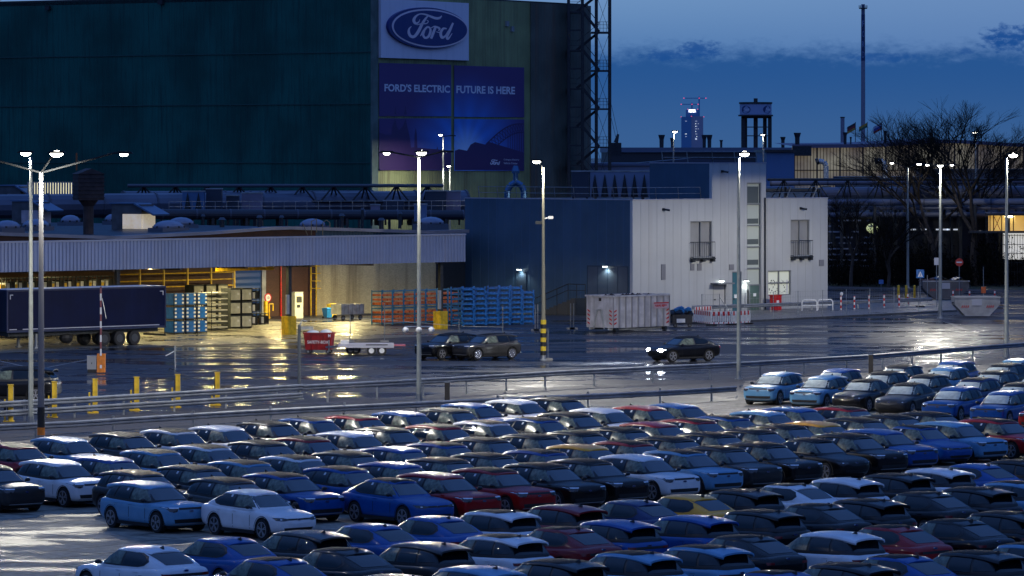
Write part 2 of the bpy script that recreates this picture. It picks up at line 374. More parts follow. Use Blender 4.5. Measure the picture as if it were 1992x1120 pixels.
script = [
 [(1100, 285, 14), (1060, 325, 40), (990, 330, 46), (900, 300, 40), (800, 262, 28), (700, 255, 22), (625, 300, 40), (592, 370, 56), (625, 425, 44), (680, 400, 22), (702, 350, 8)],
 [(850, 285, 24), (790, 360, 44), (735, 450, 52), (675, 570, 58), (600, 662, 52), (530, 650, 52), (500, 580, 48), (512, 515, 30), (552, 478, 10)],
 [(640, 452, 8), (740, 430, 24), (825, 425, 18), (855, 385, 14), (822, 366, 10)],
 [(712, 655, 14), (765, 570, 40), (835, 492, 34), (885, 512, 34), (893, 580, 46), (855, 665, 44), (795, 685, 40), (762, 630, 40), (790, 560, 24)],
 [(905, 700, 44), (945, 600, 50), (985, 495, 44)], [(885, 520, 12), (960, 480, 22), (1010, 490, 34), (1060, 520, 36), (1040, 560, 14)],
 [(1000, 575, 12), (1060, 590, 16), (1100, 560, 12)],
 [(1190, 520, 20), (1125, 520, 40), (1080, 600, 50), (1105, 680, 50), (1165, 650, 30), (1215, 560, 16)],
 [(1305, 415, 34), (1250, 540, 50), (1195, 660, 50), (1215, 705, 34), (1290, 605, 10)]]
mb = MB(); strokes(mb, script, zo, 0, -.80); mb.build('oval_script', plate, silver)
# banner in four sheets
ban = thing('banner', 'dark blue four-part advertising banner with white headline on the hall front', 'banner', (S.o.x, S.o.y), S.a)
def banner_mat():
    global nt
    m = bpy.data.materials.new('banner_print'); m.use_nodes = True; nt = m.node_tree; b = nt.nodes['Principled BSDF']; b.inputs['Roughness'].default_value = .55
    t = N('ShaderNodeTexCoord'); s3 = N('ShaderNodeSeparateXYZ'); L(t.outputs['Object'], s3.inputs[0]); xx, z3 = s3.outputs[0], s3.outputs[2]
    cx_, cz_ = S.face(905, 292)
    dx = math_n('DIVIDE', math_n('SUBTRACT', xx, cx_), 11.0); dz = math_n('DIVIDE', math_n('SUBTRACT', z3, cz_), 7.5)
    d = math_n('SQRT', math_n('ADD', math_n('MULTIPLY', dx, dx), math_n('MULTIPLY', dz, dz)))
    ang = math_n('ARCTAN2', dx, dz); ra = math_n('SINE', math_n('MULTIPLY', ang, 14.0)); 
    k = maprange(d, 1.3, .05); k = math_n('MULTIPLY', k, math_n('MULTIPLY_ADD', ra, .12, .88))
    c = mixc(k, (.085, .045, .18), (.05, .30, .95)); c = mixc(maprange(d, .45, 0.0), c, (.5, .72, 1.0))
    L(c, b.inputs['Base Color']); return m
bm_ = banner_mat()
for (x0, x1, y0, y1, y2, y3) in ((736, 876, 122, 126, 226, 226), (882, 1018, 127, 131, 227, 228), (736, 876, 230, 230, 331, 331), (882, 1018, 231, 232, 332, 332)):
    mb = MB(); q = [S.face(x0, y0), S.face(x1, y1), S.face(x1, y3), S.face(x0, y2)]; mb.prism(q, 'y', -.12, -.08); mb.build('sheet', ban, bm_)
sil = M('banner_silhouette', (.060, .030, .12), .55)
def silh(pts, y=-.125):
    mb = MB(); mb.add([SP(730 + x / 5.09, 120 + yy / 5.09, y) for x, yy in pts], [tuple(range(len(pts)))]); return mb.build('skyline_print', ban, sil)
silh([(32, 1072), (32, 700), (90, 720), (150, 720), (160, 640), (190, 560), (205, 640), (225, 680), (262, 640), (292, 562), (310, 650), (335, 760), (345, 850), (378, 845), (380, 720), (392, 650), (402, 720), (408, 850), (520, 860), (600, 865), (606, 835), (612, 868), (742, 880), (742, 1072)])
silh([(778, 1072), (778, 880), (820, 865), (900, 880), (935, 820), (980, 795), (1080, 820), (1110, 790), (1465, 900), (1465, 1072)])
silh([(180, 520), (190, 440), (200, 520)]); silh([(275, 522), (290, 430), (303, 523)])
mb = MB()
def ribn(pts, wd):
    for (x0, y0), (x1, y1) in zip(pts, pts[1:]):
        d = math.hypot(x1 - x0, y1 - y0); nx, ny = -(y1 - y0) / d * wd / 2, (x1 - x0) / d * wd / 2
        mb.add([SP(730 + x / 5.09, 120 + y / 5.09, -.13) for x, y in ((x0 + nx, y0 + ny), (x1 + nx, y1 + ny), (x1 - nx, y1 - ny), (x0 - nx, y0 - ny))], [(0, 1, 2, 3)])
top = [(1085 + 376 * t, 820 - 205 * math.sin(min(1, t * 1.15) * math.pi / 2)) for t in [i / 14 for i in range(15)]]
low = [(1150 + 311 * t, 880 - 180 * math.sin(min(1, t * 1.1) * math.pi / 2)) for t in [i / 14 for i in range(15)]]
ribn(top, 12); ribn(low, 10)
for i in range(14): ribn([top[i], low[i + 1]], 5); ribn([low[i], top[i + 1]], 5)
for i in range(7, 15): ribn([low[i], (low[i][0], 890)], 6)
mb.build('bridge_print', ban, sil)
mb = MB(); let = M('banner_lettering', (.78, .76, .86), .5)
def txt(mb, body, x0, y0, x1, y1, dy, hgt, y=-.13, bold=.03):   # baseline from (x0,y0) to (x1,y1) in photo pixels
    def fn(u, v):
        px = x0 + (x1 - x0) * u; py = y0 + (y1 - y0) * u - v * hgt; return SP(px, py, y)
    lettering(mb, body, fn, bold)
txt(mb, "FORD'S ELECTRIC", 746, 177.5, 873.5, 180.5, 0, 15); txt(mb, "FUTURE IS HERE", 886, 181, 1000, 183.5, 0, 15); mb.build('headline', ban, let)
mb = MB(); strokes(mb, [[(x, y, wd * 1.5) for x, y, wd in s_] for s_ in script], lambda x, y: SP(952 + (x - 480) / 45, 310 + (y - 250) / 45, 0), 0, -.14)
txt(mb, "Cologne Electric", 978, 312.5, 1008, 313, 0, 4, bold=0); txt(mb, "Vehicle Center", 978, 319, 1005, 319.4, 0, 4, bold=0); mb.build('small_print', ban, let)

# stair tower beside the hall
st = thing('stair_tower', 'dark open steel stair tower at the right edge of the hall', 'stair tower', pt(1146, 380, 512).to_2d())
def sxp(px): return (px - 1146) / F * 512
def szp(py): return H - (py - Y0) * 512 / F
for px in (1106, 1133, 1160, 1186):
    for dy in (-1.6, 1.6): mb = MB(); mb.box(sxp(px) - .16, sxp(px) + .16, dy - .12, dy + .12, 0, 33); mb.build('post', st, dark_steel)
zr = [62 + 74.3 * i for i in range(-1, 5)]; zl = [22.5 + 74.5 * i for i in range(-1, 5)]
for y in zr:
    z = szp(y); mb = MB(); mb.box(sxp(1150), sxp(1186), -1.6, 1.6, z - .18, z); mb.build('platform', st, dark_steel)
    mb = MB()
    for k in range(5): xx = sxp(1160) + (sxp(1186) - sxp(1160)) * k / 4; mb.tube((xx, -1.6, z), (xx, -1.6, z + 1.15), .03, n=4)
    for h_ in (.4, .8, 1.15): mb.tube((sxp(1160), -1.6, z + h_), (sxp(1186), -1.6, z + h_), .03, n=4)
    mb.build('railing', st, dark_steel)
for y in zl:
    z = szp(y); mb = MB(); mb.box(sxp(1106), sxp(1135), -1.6, 1.6, z - .18, z); mb.build('platform', st, dark_steel)
    mb = MB()
    for h_ in (.5, 1.1): mb.tube((sxp(1106), -1.6, z + h_), (sxp(1135), -1.6, z + h_), .03, n=4)
    mb.build('railing', st, dark_steel)
    z2 = szp(y + 37); mb = MB(); mb.box(sxp(1106), sxp(1133), -1.7, -1.5, z2 - .1, z2 + .1); mb.build('beam', st, dark_steel)
for i in range(len(zr)):
    for (xa, ya, xb, yb, dy) in ((1133, zl[i], 1165, zr[i], -.9), (1165, zr[i], 1122, zr[i] + 35, .9)):
        mb = MB(); a = Vector((sxp(xa), dy, szp(ya))); b = Vector((sxp(xb), dy, szp(yb)))
        for q in (-.6, .6):
            mb.bar(a + Vector((0, q, 0)), b + Vector((0, q, 0)), .08, .3); mb.tube(a + Vector((0, q, 1)), b + Vector((0, q, 1)), .03, n=4)
        for k in range(1, 12): p = a.lerp(b, k / 12); mb.box(p.x - .14, p.x + .14, dy - .6, dy + .6, p.z - .02, p.z + .03)
        mb.build('stair_flight', st, dark_steel)
mb = MB()
for i in range(5):
    a = szp(zr[i]); b = szp(zr[i + 1]) if i < 5 else 0
    mb.tube((sxp(1160), 1.5, a), (sxp(1186), 1.5, b), .03, n=4); mb.tube((sxp(1186), 1.5, a), (sxp(1160), 1.5, b), .03, n=4)
mb.build('bracing', st, dark_steel)

# ------------------------------------------------------------------ low workshop behind the canopy, with its roof
WD = 28.5                                            # depth of the canopy
brick_m = M('brown_brick', (.085, .036, .02), .7, noise=(.6, .25), brick=4.0)
cream = M('cream_painted_brick', (.62, .54, .31), .6, noise=(.5, .12), brick=4.0, streak=(.9, (.16, .12, .06), .75))
roof_dk = M('dark_roof_felt', (.020, .026, .034), .4, noise=(.5, .35))
ws = thing('workshop', 'long low brick workshop with dark roof behind the loading canopy', 'workshop', (K.o.x, K.o.y), K.a)
def top_of(px, py): return K.face(px, py, WD)
prof = [top_of(*q) for q in ((-260, 441), (-150, 440), (0, 457), (215, 464), (400, 455), (520, 446), (560, 445), (700, 449), (830, 453), (905, 451))]
prof[-1] = (prof[-1][0], prof[-1][1])
xb0 = K.face(614, 600, WD)[0]; xb1 = K.face(848, 600, WD)[0]; xd0 = K.face(452, 600, WD)[0]; xd1 = K.face(512, 600, WD)[0]
def wall_seg(x0, x1, name, m, zbot=0, y0=WD, y1=WD + .4, ztop=None):
    xs = [x0] + [p[0] for p in prof if x0 < p[0] < x1] + [x1]
    def zt(x):
        for (a, b) in zip(prof, prof[1:]):
            if a[0] <= x <= b[0]: return a[1] + (b[1] - a[1]) * (x - a[0]) / (b[0] - a[0])
        return prof[0][1] if x < prof[0][0] else prof[-1][1]
    if ztop: mb = MB(); mb.box(x0, x1, y0, y1, zbot, ztop); return mb.build(name, ws, m)
    mb = MB(); mb.prism([(x0, zbot), (x1, zbot)] + [(x, zt(x)) for x in reversed(xs)], 'y', y0, y1); return mb.build(name, ws, m)
xl = prof[0][0]; xr_ = prof[-1][0]
wall_seg(xl, xd0, 'brick_wall', brick_m); wall_seg(xd0, xd1, 'wall_above_door', brick_m, 4.3); wall_seg(xd1, xb0, 'brick_wall', brick_m)
wall_seg(xb0, xb1, 'cream_wall', cream, ztop=5.45); wall_seg(xb1, xr_, 'dark_wall', M('dark_sheet_wall', (.015, .02, .025), .6), ztop=5.45); wall_seg(xb0, xr_, 'upper_wall', M('upper_blue_sheet', (.02, .07, .13), .5, rib=(3, .03, 'X')), 5.45)
mb = MB(); mb.box(xd0 + .15, xd1 - .15, WD + .1, WD + .2, 0, 4.3); mb.build('door', ws, M('blue_door', (.008, .05, .20), .45, rib=(2, .03, 'Z')))
mb = MB(); mb.box(xd0, xd0 + .15, WD - .05, WD + .15, 0, 4.3); mb.box(xd1 - .15, xd1 + .25, WD - .05, WD + .1, 0, 4.3); mb.build('door_frame', ws, grey_p)
flash = MB(); 
for a, b in zip(prof, prof[1:]): flash.bar((a[0], WD - .1, a[1] + .08), (b[0], WD - .1, b[1] + .08), .8, .26)
flash.build('roof_edge', ws, M('roof_flashing', (.26, .25, .27), .4, noise=(.4, .2)))
mb = MB()
for a, b in zip(prof, prof[1:]):
    mb.add([(a[0], WD + .2, a[1] - .05), (b[0], WD + .2, b[1] - .05), (b[0], WD + 30, 6.7), (a[0], WD + 30, 6.7)], [(0, 1, 2, 3)])
mb.box(xl, xr_ - .5, WD + 30, WD + 130, 6.2, 6.7); mb.build('roof', ws, roof_dk)
# pipes and fittings on the brick wall
mb = MB(); x_ = K.face(545, 560, WD)[0]; mb.tube((x_, WD - .1, 0), (x_, WD - .1, 5.5), .07); mb.build('red_pipe', ws, red)
x_ = K.face(525, 560, WD)[0]

# loading canopy
can = thing('loading_canopy', 'long loading canopy with pale corrugated fascia over the yard', 'canopy', (K.o.x, K.o.y), K.a)
xc0, xc1 = -42.0, K.face(905, 500)[0]
fas = M('fascia_corrugated', (.50, .48, .56), .45, .1, noise=(.4, .08), rib=(3.2, .06, 'X'), streak=(1.5, (.35, .34, .40), .3))
mb = MB(); nr = 46 * 4; pts = []
x = xc0; k = 0
while x < xc1 - .2:                                  # real trapezoid ribs
    pts += [(x, 0), (x + .13, 0), (x + .17, -.07), (x + .27, -.07)]; x += .31
pts = [(min(p[0], xc1), p[1]) for p in pts] + [(xc1, 0)]
mb.grid([[(p[0], p[1], 5.0) for p in pts], [(p[0], p[1], 6.98) for p in pts]]); mb.build('fascia', can, M('fascia_corrugated2', (.27, .32, .46), .45, .1, noise=(.4, .08), streak=(1.5, (.35, .34, .40), .3)))
mb = MB(); mb.box(xc0, xc1, -.12, .25, 6.98, 7.1); mb.box(xc1 - .1, xc1 + .02, .0, 1.5, 5.0, 6.98); mb.build('fascia_cap', can, M('fascia_trim', (.34, .36, .44), .4))
mb = MB(); mb.box(xc0, xc1, .02, WD - .1, 5.15, 5.4)
mb.build('canopy_deck', can, M('canopy_soffit', (.20, .19, .16), .6, noise=(.5, .2)))
for i, px in enumerate((228, 562, 857)):
    x = K.face(px, 600, .6)[0]; mb = MB(); mb.box(x - .14, x + .14, .46, .74, 0, 5.15); mb.box(x - .3, x + .3, .3, .9, 4.9, 5.14); mb.build('column', can, dark_steel)
mb = MB()
for x in range(-40, 14, 6): mb.box(x, x + .2, .1, WD - .2, 4.85, 5.14)
mb.build('canopy_beam', can, M('beam_brown', (.08, .06, .04), .6))
for i, px in enumerate((562, 857)):
    x = K.face(px, 600, .6)[0]; b_ = MB(); b_.box(-.38, .38, -.38, .38, 0, 1.35)
    p = K.o + K.u * x + K.n * .6
    t = thing('column_guard', ('yellow column guard box beside the pale cabinet' if i == 0 else 'yellow column guard box in front of the orange racks'), 'column guard', (p.x, p.y, 0), K.a, 'yellow guards around the canopy columns')
    fr = MB(); fr.box(-.38, -.16, -.38, .38, 0, 1.35); fr.box(.16, .38, -.38, .38, 0, 1.35); fr.box(-.16, .16, -.38, -.15, 0, 1.35); fr.box(-.16, .16, .15, .38, 0, 1.35); fr.build('shell', t, yellow)
    q = MB(); q.box(-.45, -.2, -.30, -.16, 1.5, 2.9); q.build('control_box', t, grey_p)
# lights under the canopy
tube_m = M('canopy_tube', (1, 1, 1), .4, emit=((1, .86, .5), 14), sampling=False)
def canopy_light(px, y, e, n_, side_):
    x = K.face(px, 515, y)[0]; p = K.o + K.u * x + K.n * y
    t = thing('canopy_light', 'tube light under the canopy ceiling, %s' % n_, 'ceiling light', (p.x, p.y, 5.06), K.a, 'tube lights under the canopy')
    mb = MB(); mb.box(-.8, .8, -.12, .12, -.02, .06); mb.build('housing', t, grey_p)
    mb = MB(); mb.tube((-.75, 0, -.07), (.75, 0, -.07), .04); mb.build('tube', t, tube_m)
    ld = bpy.data.lights.new('canopy_lamp', 'AREA'); ld.shape = 'RECTANGLE'; ld.size = 1.6; ld.size_y = .3; ld.energy = e; ld.color = (1, .80, .34)
    lo = bpy.data.objects.new('canopy_lamp', ld); col.objects.link(lo); lo.parent = t; lo.location = (0, 0, -.16)
for a in ((-60, 12, 800, 'outermost at the frame edge', 0), (90, 14, 800, 'above the stored crates', 0), (250, 15, 600, 'above the yellow railing', 0), (400, 13, 800, 'above the grey boxes', 0), (540, 19, 1200, 'above the brick pier', 0), (672, 20, 2500, 'above the grey trolley', 0), (470, 4, 450, 'at the canopy edge above the round sign', 0), (620, 3.5, 500, 'at the canopy edge near the ladder', 0), (300, 3.5, 500, 'at the canopy edge over the blue crates', 0)): canopy_light(*a)
for i, px in enumerate((677, 786)):
    x = K.face(px, 519, WD)[0]; p = K.o + K.u * x + K.n * WD
    t = thing('wall_light', ('unlit grey wall light on the cream wall' if i == 0 else 'unlit grey wall light above the orange racks'), 'wall light', (p.x, p.y, 4.55), K.a, 'unlit lights on the cream wall')
    mb = MB(); mb.box(-.5, .5, -.25, 0, -.1, .12); mb.build('housing', t, grey_p); mb = MB(); mb.box(-.45, .45, -.2, -.03, -.14, -.1); mb.build('diffuser', t, white_p)
# ------------------------------------------------------------------ white clad building on the right
clad = M('white_cladding', (.49, .50, .50), .5, .05, noise=(.35, .05), streak=(.8, (.40, .39, .37), .35))
clad_shade = M('shaded_cladding', (.045, .10, .16), .5, .05, noise=(.3, .12), streak=(.8, (.06, .13, .24), .3))  # side walls' pale cladding; the unlit blue shade is put into its colour
wb = thing('clad_building', 'two-storey white clad building with a stair tower and a side coloured in blue shade', 'building', (W.o.x, W.o.y), W.a)
wx1 = W.face(1610, 500)[0]; wh = 9.3; tx0 = W.face(1385, 330)[0]; tx1 = W.face(1490, 330)[0]; th = 12.25; wy1 = 19.9
gx0, gx1 = W.face(1453, 400)[0], W.face(1481, 400)[0]; gz1 = W.face(1465, 355)[1]
def holes_wall(name, x0, x1, z0, z1, holes, m, y0=0, y1=.3):
    xs = sorted({x0, x1, *[v for h_ in holes for v in h_[:2]]}); zs = sorted({z0, z1, *[v for h_ in holes for v in h_[2:]]}); mb = MB()
    for a, b in zip(xs, xs[1:]):
        run = None
        for c_, d in zip(zs, zs[1:]):
            mx, mz = (a + b) / 2, (c_ + d) / 2
            if any(h_[0] < mx < h_[1] and h_[2] < mz < h_[3] for h_ in holes):
                if run: mb.box(a, b, y0, y1, *run); run = None
            else: run = (run[0], d) if run else (c_, d)
        if run: mb.box(a, b, y0, y1, *run)
    return mb.build(name, wb, m)
def hole(px0, px1, py0, py1):
    a = W.face(px0, py0); b = W.face(px1, py1); c_ = W.face(px0, py1); d = W.face(px1, py0)
    return (a[0], b[0], max(0.02, (b[1] + c_[1]) / 2), (a[1] + d[1]) / 2)
Hwin1 = hole(1343, 1385, 430, 500); Hwin2 = hole(1538, 1575, 427, 497); Hwin3 = hole(1494, 1539, 526, 574)
Hdoor = hole(1387, 1412, 553, 612); Hdoor2 = hole(1424, 1443, 528, 612); Hst = (gx0, gx1, .02, gz1)
holes_wall('front_wall', 0, wx1, 0, wh, [Hwin1, Hwin2, Hwin3, Hdoor, Hdoor2, (gx0, gx1, .02, wh)], clad)
holes_wall('tower_wall', tx0, tx1, wh, th, [(gx0, gx1, wh - .01, gz1)], clad)
mb = MB(); mb.box(0, .3, .3, wy1, 0, wh); mb.build('side_wall', wb, clad_shade)
mb = MB(); mb.box(tx0, tx0 + .3, .3, 7.2, wh, th); mb.build('tower_side_wall', wb, clad_shade)
mb = MB(); mb.box(wx1 - .3, wx1, .3, wy1, 0, wh); mb.box(.3, wx1 - .3, wy1 - .3, wy1, 0, wh); mb.box(tx1 - .3, tx1, .3, 7.2, wh, th); mb.box(tx0 + .3, tx1 - .3, 6.9, 7.2, wh, th); mb.build('rear_wall', wb, clad)
mb = MB(); mb.box(.3, wx1 - .3, .3, wy1 - .3, wh - .35, wh - .1); mb.box(tx0 + .3, tx1 - .3, .3, 6.9, th - .3, th - .1); mb.build('roof', wb, roof_dk)
trim = M('parapet_trim', (.36, .37, .44), .4)
mb = MB(); mb.box(-.04, tx0, -.04, .34, wh, wh + .08); mb.box(tx1, wx1 + .04, -.04, .34, wh, wh + .08); mb.box(-.04, .34, .34, wy1, wh, wh + .08); mb.box(tx0 - .04, tx1 + .04, -.04, .34, th, th + .08); mb.box(tx0 - .04, tx0 + .34, .34, 7.2, th, th + .08); mb.build('parapet_cap', wb, trim)
seam = M('cladding_seam', (.44, .45, .45), .6); seam_b = M('side_seam', (.07, .14, .24), .6)
mb = MB(); x = .93
HH = [Hwin1, Hwin2, Hwin3, Hdoor, Hdoor2, Hst]
while x < wx1 - .2:
    zt = th if tx0 < x < tx1 else wh
    zs = [(0, zt)]
    for h_ in HH:
        if h_[0] - .05 < x < h_[1] + .05: zs = [q for a, b in zs for q in ((a, min(b, h_[2])), (max(a, h_[3]), b)) if q[1] - q[0] > .05]
    for a, b in zs: mb.box(x - .02, x + .02, -.012, -.003, a, b)
    x += .93
mb.build('cladding_joint', wb, seam)
mb = MB(); y = 1.0
while y < wy1: mb.box(-.014, -.003, y - .02, y + .02, 0, wh); y += 1.0
mb.build('cladding_joint', wb, seam_b)
glass = M('dark_glass', (.02, .03, .035), .06, spec=.8)
frame_m = M('window_frame_grey', (.20, .21, .22), .4)
room_lit = M('lit_room', (.7, .72, .62), .7, emit=((.85, .9, .68), .16))
room_dim = M('dim_room', (.45, .48, .44), .7, emit=((.6, .75, .62), .05))
def window(h_, name='window', nx=1, nz=1, pane=None, depth=.25, fr=.07):
    x0, x1, z0, z1 = h_
    mb = MB(); mb.box(x0, x0 + fr, .05, .2, z0, z1); mb.box(x1 - fr, x1, .05, .2, z0, z1); mb.box(x0 + fr, x1 - fr, .05, .2, z0, z0 + fr); mb.box(x0 + fr, x1 - fr, .05, .2, z1 - fr, z1)
    for i in range(1, nx): xx = x0 + (x1 - x0) * i / nx; mb.box(xx - .04, xx + .04, .06, .19, z0 + fr, z1 - fr)
    for i in range(1, nz): zz = z0 + (z1 - z0) * i / nz; mb.box(x0 + fr, x1 - fr, .055, .195, zz - .05, zz + .05)
    f = mb.build(name, wb, frame_m)
    mb = MB(); mb.box(x0 + .01, x1 - .01, .21, .24, z0 + .01, z1 - .01); mb.build('pane', f, pane or glass); return f
shut = M('shutter_grey', (.28, .28, .28), .5, noise=(.8, .08))
for h_ in (Hwin1, Hwin2):
    f = window(h_, nx=2, pane=shut); x0, x1, z0, z1 = h_
    mb = MB(); zb = z0 + (z1 - z0) * .42
    for k in range(11): xx = x0 + (x1 - x0) * k / 10; mb.tube((xx, -.35, z0 - .05), (xx, -.35, zb), .013, n=5)
    for zz in (z0 - .05, zb): mb.tube((x0, -.35, zz), (x1, -.35, zz), .035, n=5)
    for xx in (x0, x1):
        mb.tube((xx, -.35, zb), (xx, 0, zb), .03, n=5); mb.tube((xx, -.35, z0), (xx, 0, z0), .03, n=5)
    mb.box(x0 - .05, x1 + .05, -.4, -.005, z0 - .16, z0 - .06); mb.build('balcony_rail', wb, dark_steel)
    mb = MB()
    for xx in (x0 + .1, (x0 + x1) / 2, x1 - .1): mb.box(xx - .12, xx + .12, -.38, -.005, z0 - .38, z0 - .16)
    mb.build('bracket', wb, dark_steel)
f = window(Hwin3, nx=2, nz=2, pane=room_lit)
mb = MB(); random.seed(5); x0, x1, z0, z1 = Hwin3
for k in range(60):
    xx = random.uniform(x0 + .1, x1 - .2); zz = random.uniform(z0 + .1, z0 + (z1 - z0) * .6); mb.box(xx, xx + random.uniform(.04, .12), .205, .208 + k * 2e-5, zz, zz + random.uniform(.03, .12))
mb.build('shelf_goods', f, M('shelf_goods', (.12, .13, .12), .6))
mb = MB(); mb.box(x1 - .38, x1 - .2, .19, .2085, z0 + .08, z0 + (z1 - z0) * .62); mb.build('window_post', f, white_p)
f = window(Hst, name='stair_window', nz=6, pane=room_dim, fr=.09)
mb = MB()
for k, (a, b) in enumerate(((.05, .17), (.36, .40), (.52, .56), (.68, .72), (.84, .97))): zz = Hst[2] + (Hst[3] - Hst[2]) * a; z2 = Hst[2] + (Hst[3] - Hst[2]) * b; mb.box(gx0 + .2, gx1 - .15, .2, .208, zz, z2)
mb.build('stair_slab', f, M('stair_slab', (.10, .12, .12), .6))
def door(h_, m, name='door', lit=False):
    x0, x1, z0, z1 = h_; mb = MB(); mb.box(x0, x0 + .08, .02, .2, z0, z1); mb.box(x1 - .08, x1, .02, .2, z0, z1); mb.box(x0 + .08, x1 - .08, .02, .2, z1 - .08, z1); f = mb.build(name, wb, frame_m)
    mb = MB(); mb.box(x0 + .08, x1 - .08, .1, .16, z0, z1 - .08); mb.build('leaf', f, m)
    mb = MB(); mb.box(x0 + .2, x0 + .4, .06, .095, z0 + 1.0, z0 + 1.1); mb.build('handle', f, dark_steel); return f
door(Hdoor, M('white_door', (.5, .5, .5), .5)); d2 = door(Hdoor2, M('blue_glass_door', (.06, .16, .20), .1))
zc = W.face(1433, 575)[1]; mb = MB(); mb.box(Hdoor2[0] + .35, Hdoor2[1] - .35, .085, .095, zc - .2, zc + .1); mb.build('notice', d2, letter_w)
x0, z1 = W.face(1457, 553); x1 = W.face(1478, 553)[0]; mb = MB(); mb.box(x0, x0 + .1, -.04, .04, 0, z1); mb.box(x1 - .1, x1, -.04, .04, 0, z1); mb.box(x0 + .1, x1 - .1, -.04, .04, z1 - .1, z1); d3 = mb.build('glass_door', wb, frame_m)
mb = MB(); mb.box(x0 + .1, x1 - .1, .0, .03, 0, z1 - .1); mb.build('pane', d3, M('door_glass', (.10, .16, .14), .1))
mb = MB(); mb.box(x0 + .5, x0 + .85, -.01, -.004, z1 - 1.0, z1 - .75); mb.build('notice', d3, letter_w)
zc_ = W.face(1395, 545)[1]; mb = MB(); a = W.face(1382, 550); b = W.face(1414, 550); mb.box(a[0], b[0], -.9, -.002, a[1] - .12, a[1]); mb.build('porch_roof', wb, frame_m)
mb = MB()
for q in ((1286, 514, 1294, 544), (1343, 513, 1350, 526), (1356, 513, 1364, 526), (1418, 514, 1427, 525), (1593, 505, 1602, 517)):
    a = W.face(q[0], q[1]); b = W.face(q[2], q[3]); mb.box(a[0], b[0], -.06, -.002, b[1], a[1])
mb.build('vent_grille', wb, M('vent_grey', (.22, .22, .24), .5, rib=(20, .01, 'Z')))
mb = MB(); x = W.face(1487, 400)[0]; mb.tube((x, -.1, 0), (x, -.1, wh + .1), .07); mb.build('downpipe', wb, dark_steel)
def cam_box(x, z, y=-.002):
    mb = MB(); mb.box(x - .1, x + .1, y - .12, y, z - .1, z + .1); mb.tube((x, y - .15, z), (x + .28, y - .5, z - .08), .08); return mb.build('wall_camera', wb, dark_steel)
for q in ((1290, 407), (1557, 405), (1404, 333)): x, z = W.face(*q); cam_box(x, z)
# lamps on the walls
lamp_on = M('wall_lamp_glow', (1, 1, 1), .4, emit=((.9, 1, .95), 12), sampling=False)
def small_lamp(x, y, z, par, e, dx=0, dy=-.3, c=(.9, 1, .95)):
    mb = MB(); mb.box(x - .16, x + .16, y - .16, y + .16, z, z + .1); f = mb.build('wall_lamp', par, grey_p); mb = MB(); mb.box(x - .13, x + .13, y - .13, y + .13, z - .05, z - .002); mb.build('diffuser', f, lamp_on)
    ld = bpy.data.lights.new('wall_lamp', 'SPOT'); ld.energy = e; ld.spot_size = R(150); ld.spot_blend = .6; ld.shadow_soft_size = .1; ld.color = c
    lo = bpy.data.objects.new('wall_lamp_light', ld); col.objects.link(lo); lo.parent = par; lo.location = (x, y + dy * .3, z - .15)
x, z = W.face(1400, 546); small_lamp(x, -.25, z, wb, 90); x, z = W.face(1449, 546); small_lamp(x, -.2, z, wb, 60)
y, z = W.side(1014, 524); small_lamp(-.25, y, z, wb, 120); y, z = W.side(1181, 518); small_lamp(-.25, y, z, wb, 90)
# openings on the shaded blue side
def side_rect(px0, px1, py0, d, name, m, n_=1):
    y0 = W.side(px0, 560)[0]; y1 = W.side(px1, 560)[0]; y0, y1 = min(y0, y1), max(y0, y1); z = W.side(px0, py0)[1]
    mb = MB(); mb.box(-.03, -.003, y0, y1, .02, z); o = mb.build(name, wb, m)
    q = MB(); q.box(-.06, -.031, y0 - .08, y0, 0, z + .1); q.box(-.06, -.031, y1, y1 + .08, 0, z + .1); q.box(-.06, -.031, y0, y1, z, z + .1)
    for k in range(1, n_): yy = y0 + (y1 - y0) * k / n_; q.box(-.05, -.031, yy - .03, yy + .03, .02, z)
    q.build('frame', o, M('gate_frame', (.03, .06, .10), .5)); return o
side_rect(1144, 1221, 518, 0, 'gate', M('side_gate', (.07, .10, .14), .5, noise=(.6, .1)), 4); side_rect(1006, 1023, 530, 0, 'door', M('side_door', (.03, .05, .08), .4))
# outside stair at the shaded blue side
stw = thing('steel_stair', 'dark steel stair with handrail at the shaded blue side of the white building', 'outside stair', (W.o + W.n * 3 - W.u * 1.4).to_3d().to_tuple(), W.a)
mb = MB()
for k in range(8): mb.box(-1, .9, 1.2 + k * .5, 1.7 + k * .5, 0.0, 1.35 - k * .16)
mb.build('steps', stw, M('dark_concrete', (.05, .055, .06), .6)); mb = MB(); mb.path([(-1, 0, 2.5), (-1, 2, 2.5), (-1, 6, 1.2)], .04); mb.path([(-1, 0, 2.0), (-1, 2, 2.0), (-1, 6, .7)], .03)
for q, z in ((0, 2.5), (1, 2.5), (2, 2.5), (3.3, 2.1), (4.6, 1.7), (6, 1.2)): mb.tube((-1, q, 0), (-1, q, z), .03)
mb.build('handrail', stw, dark_steel)
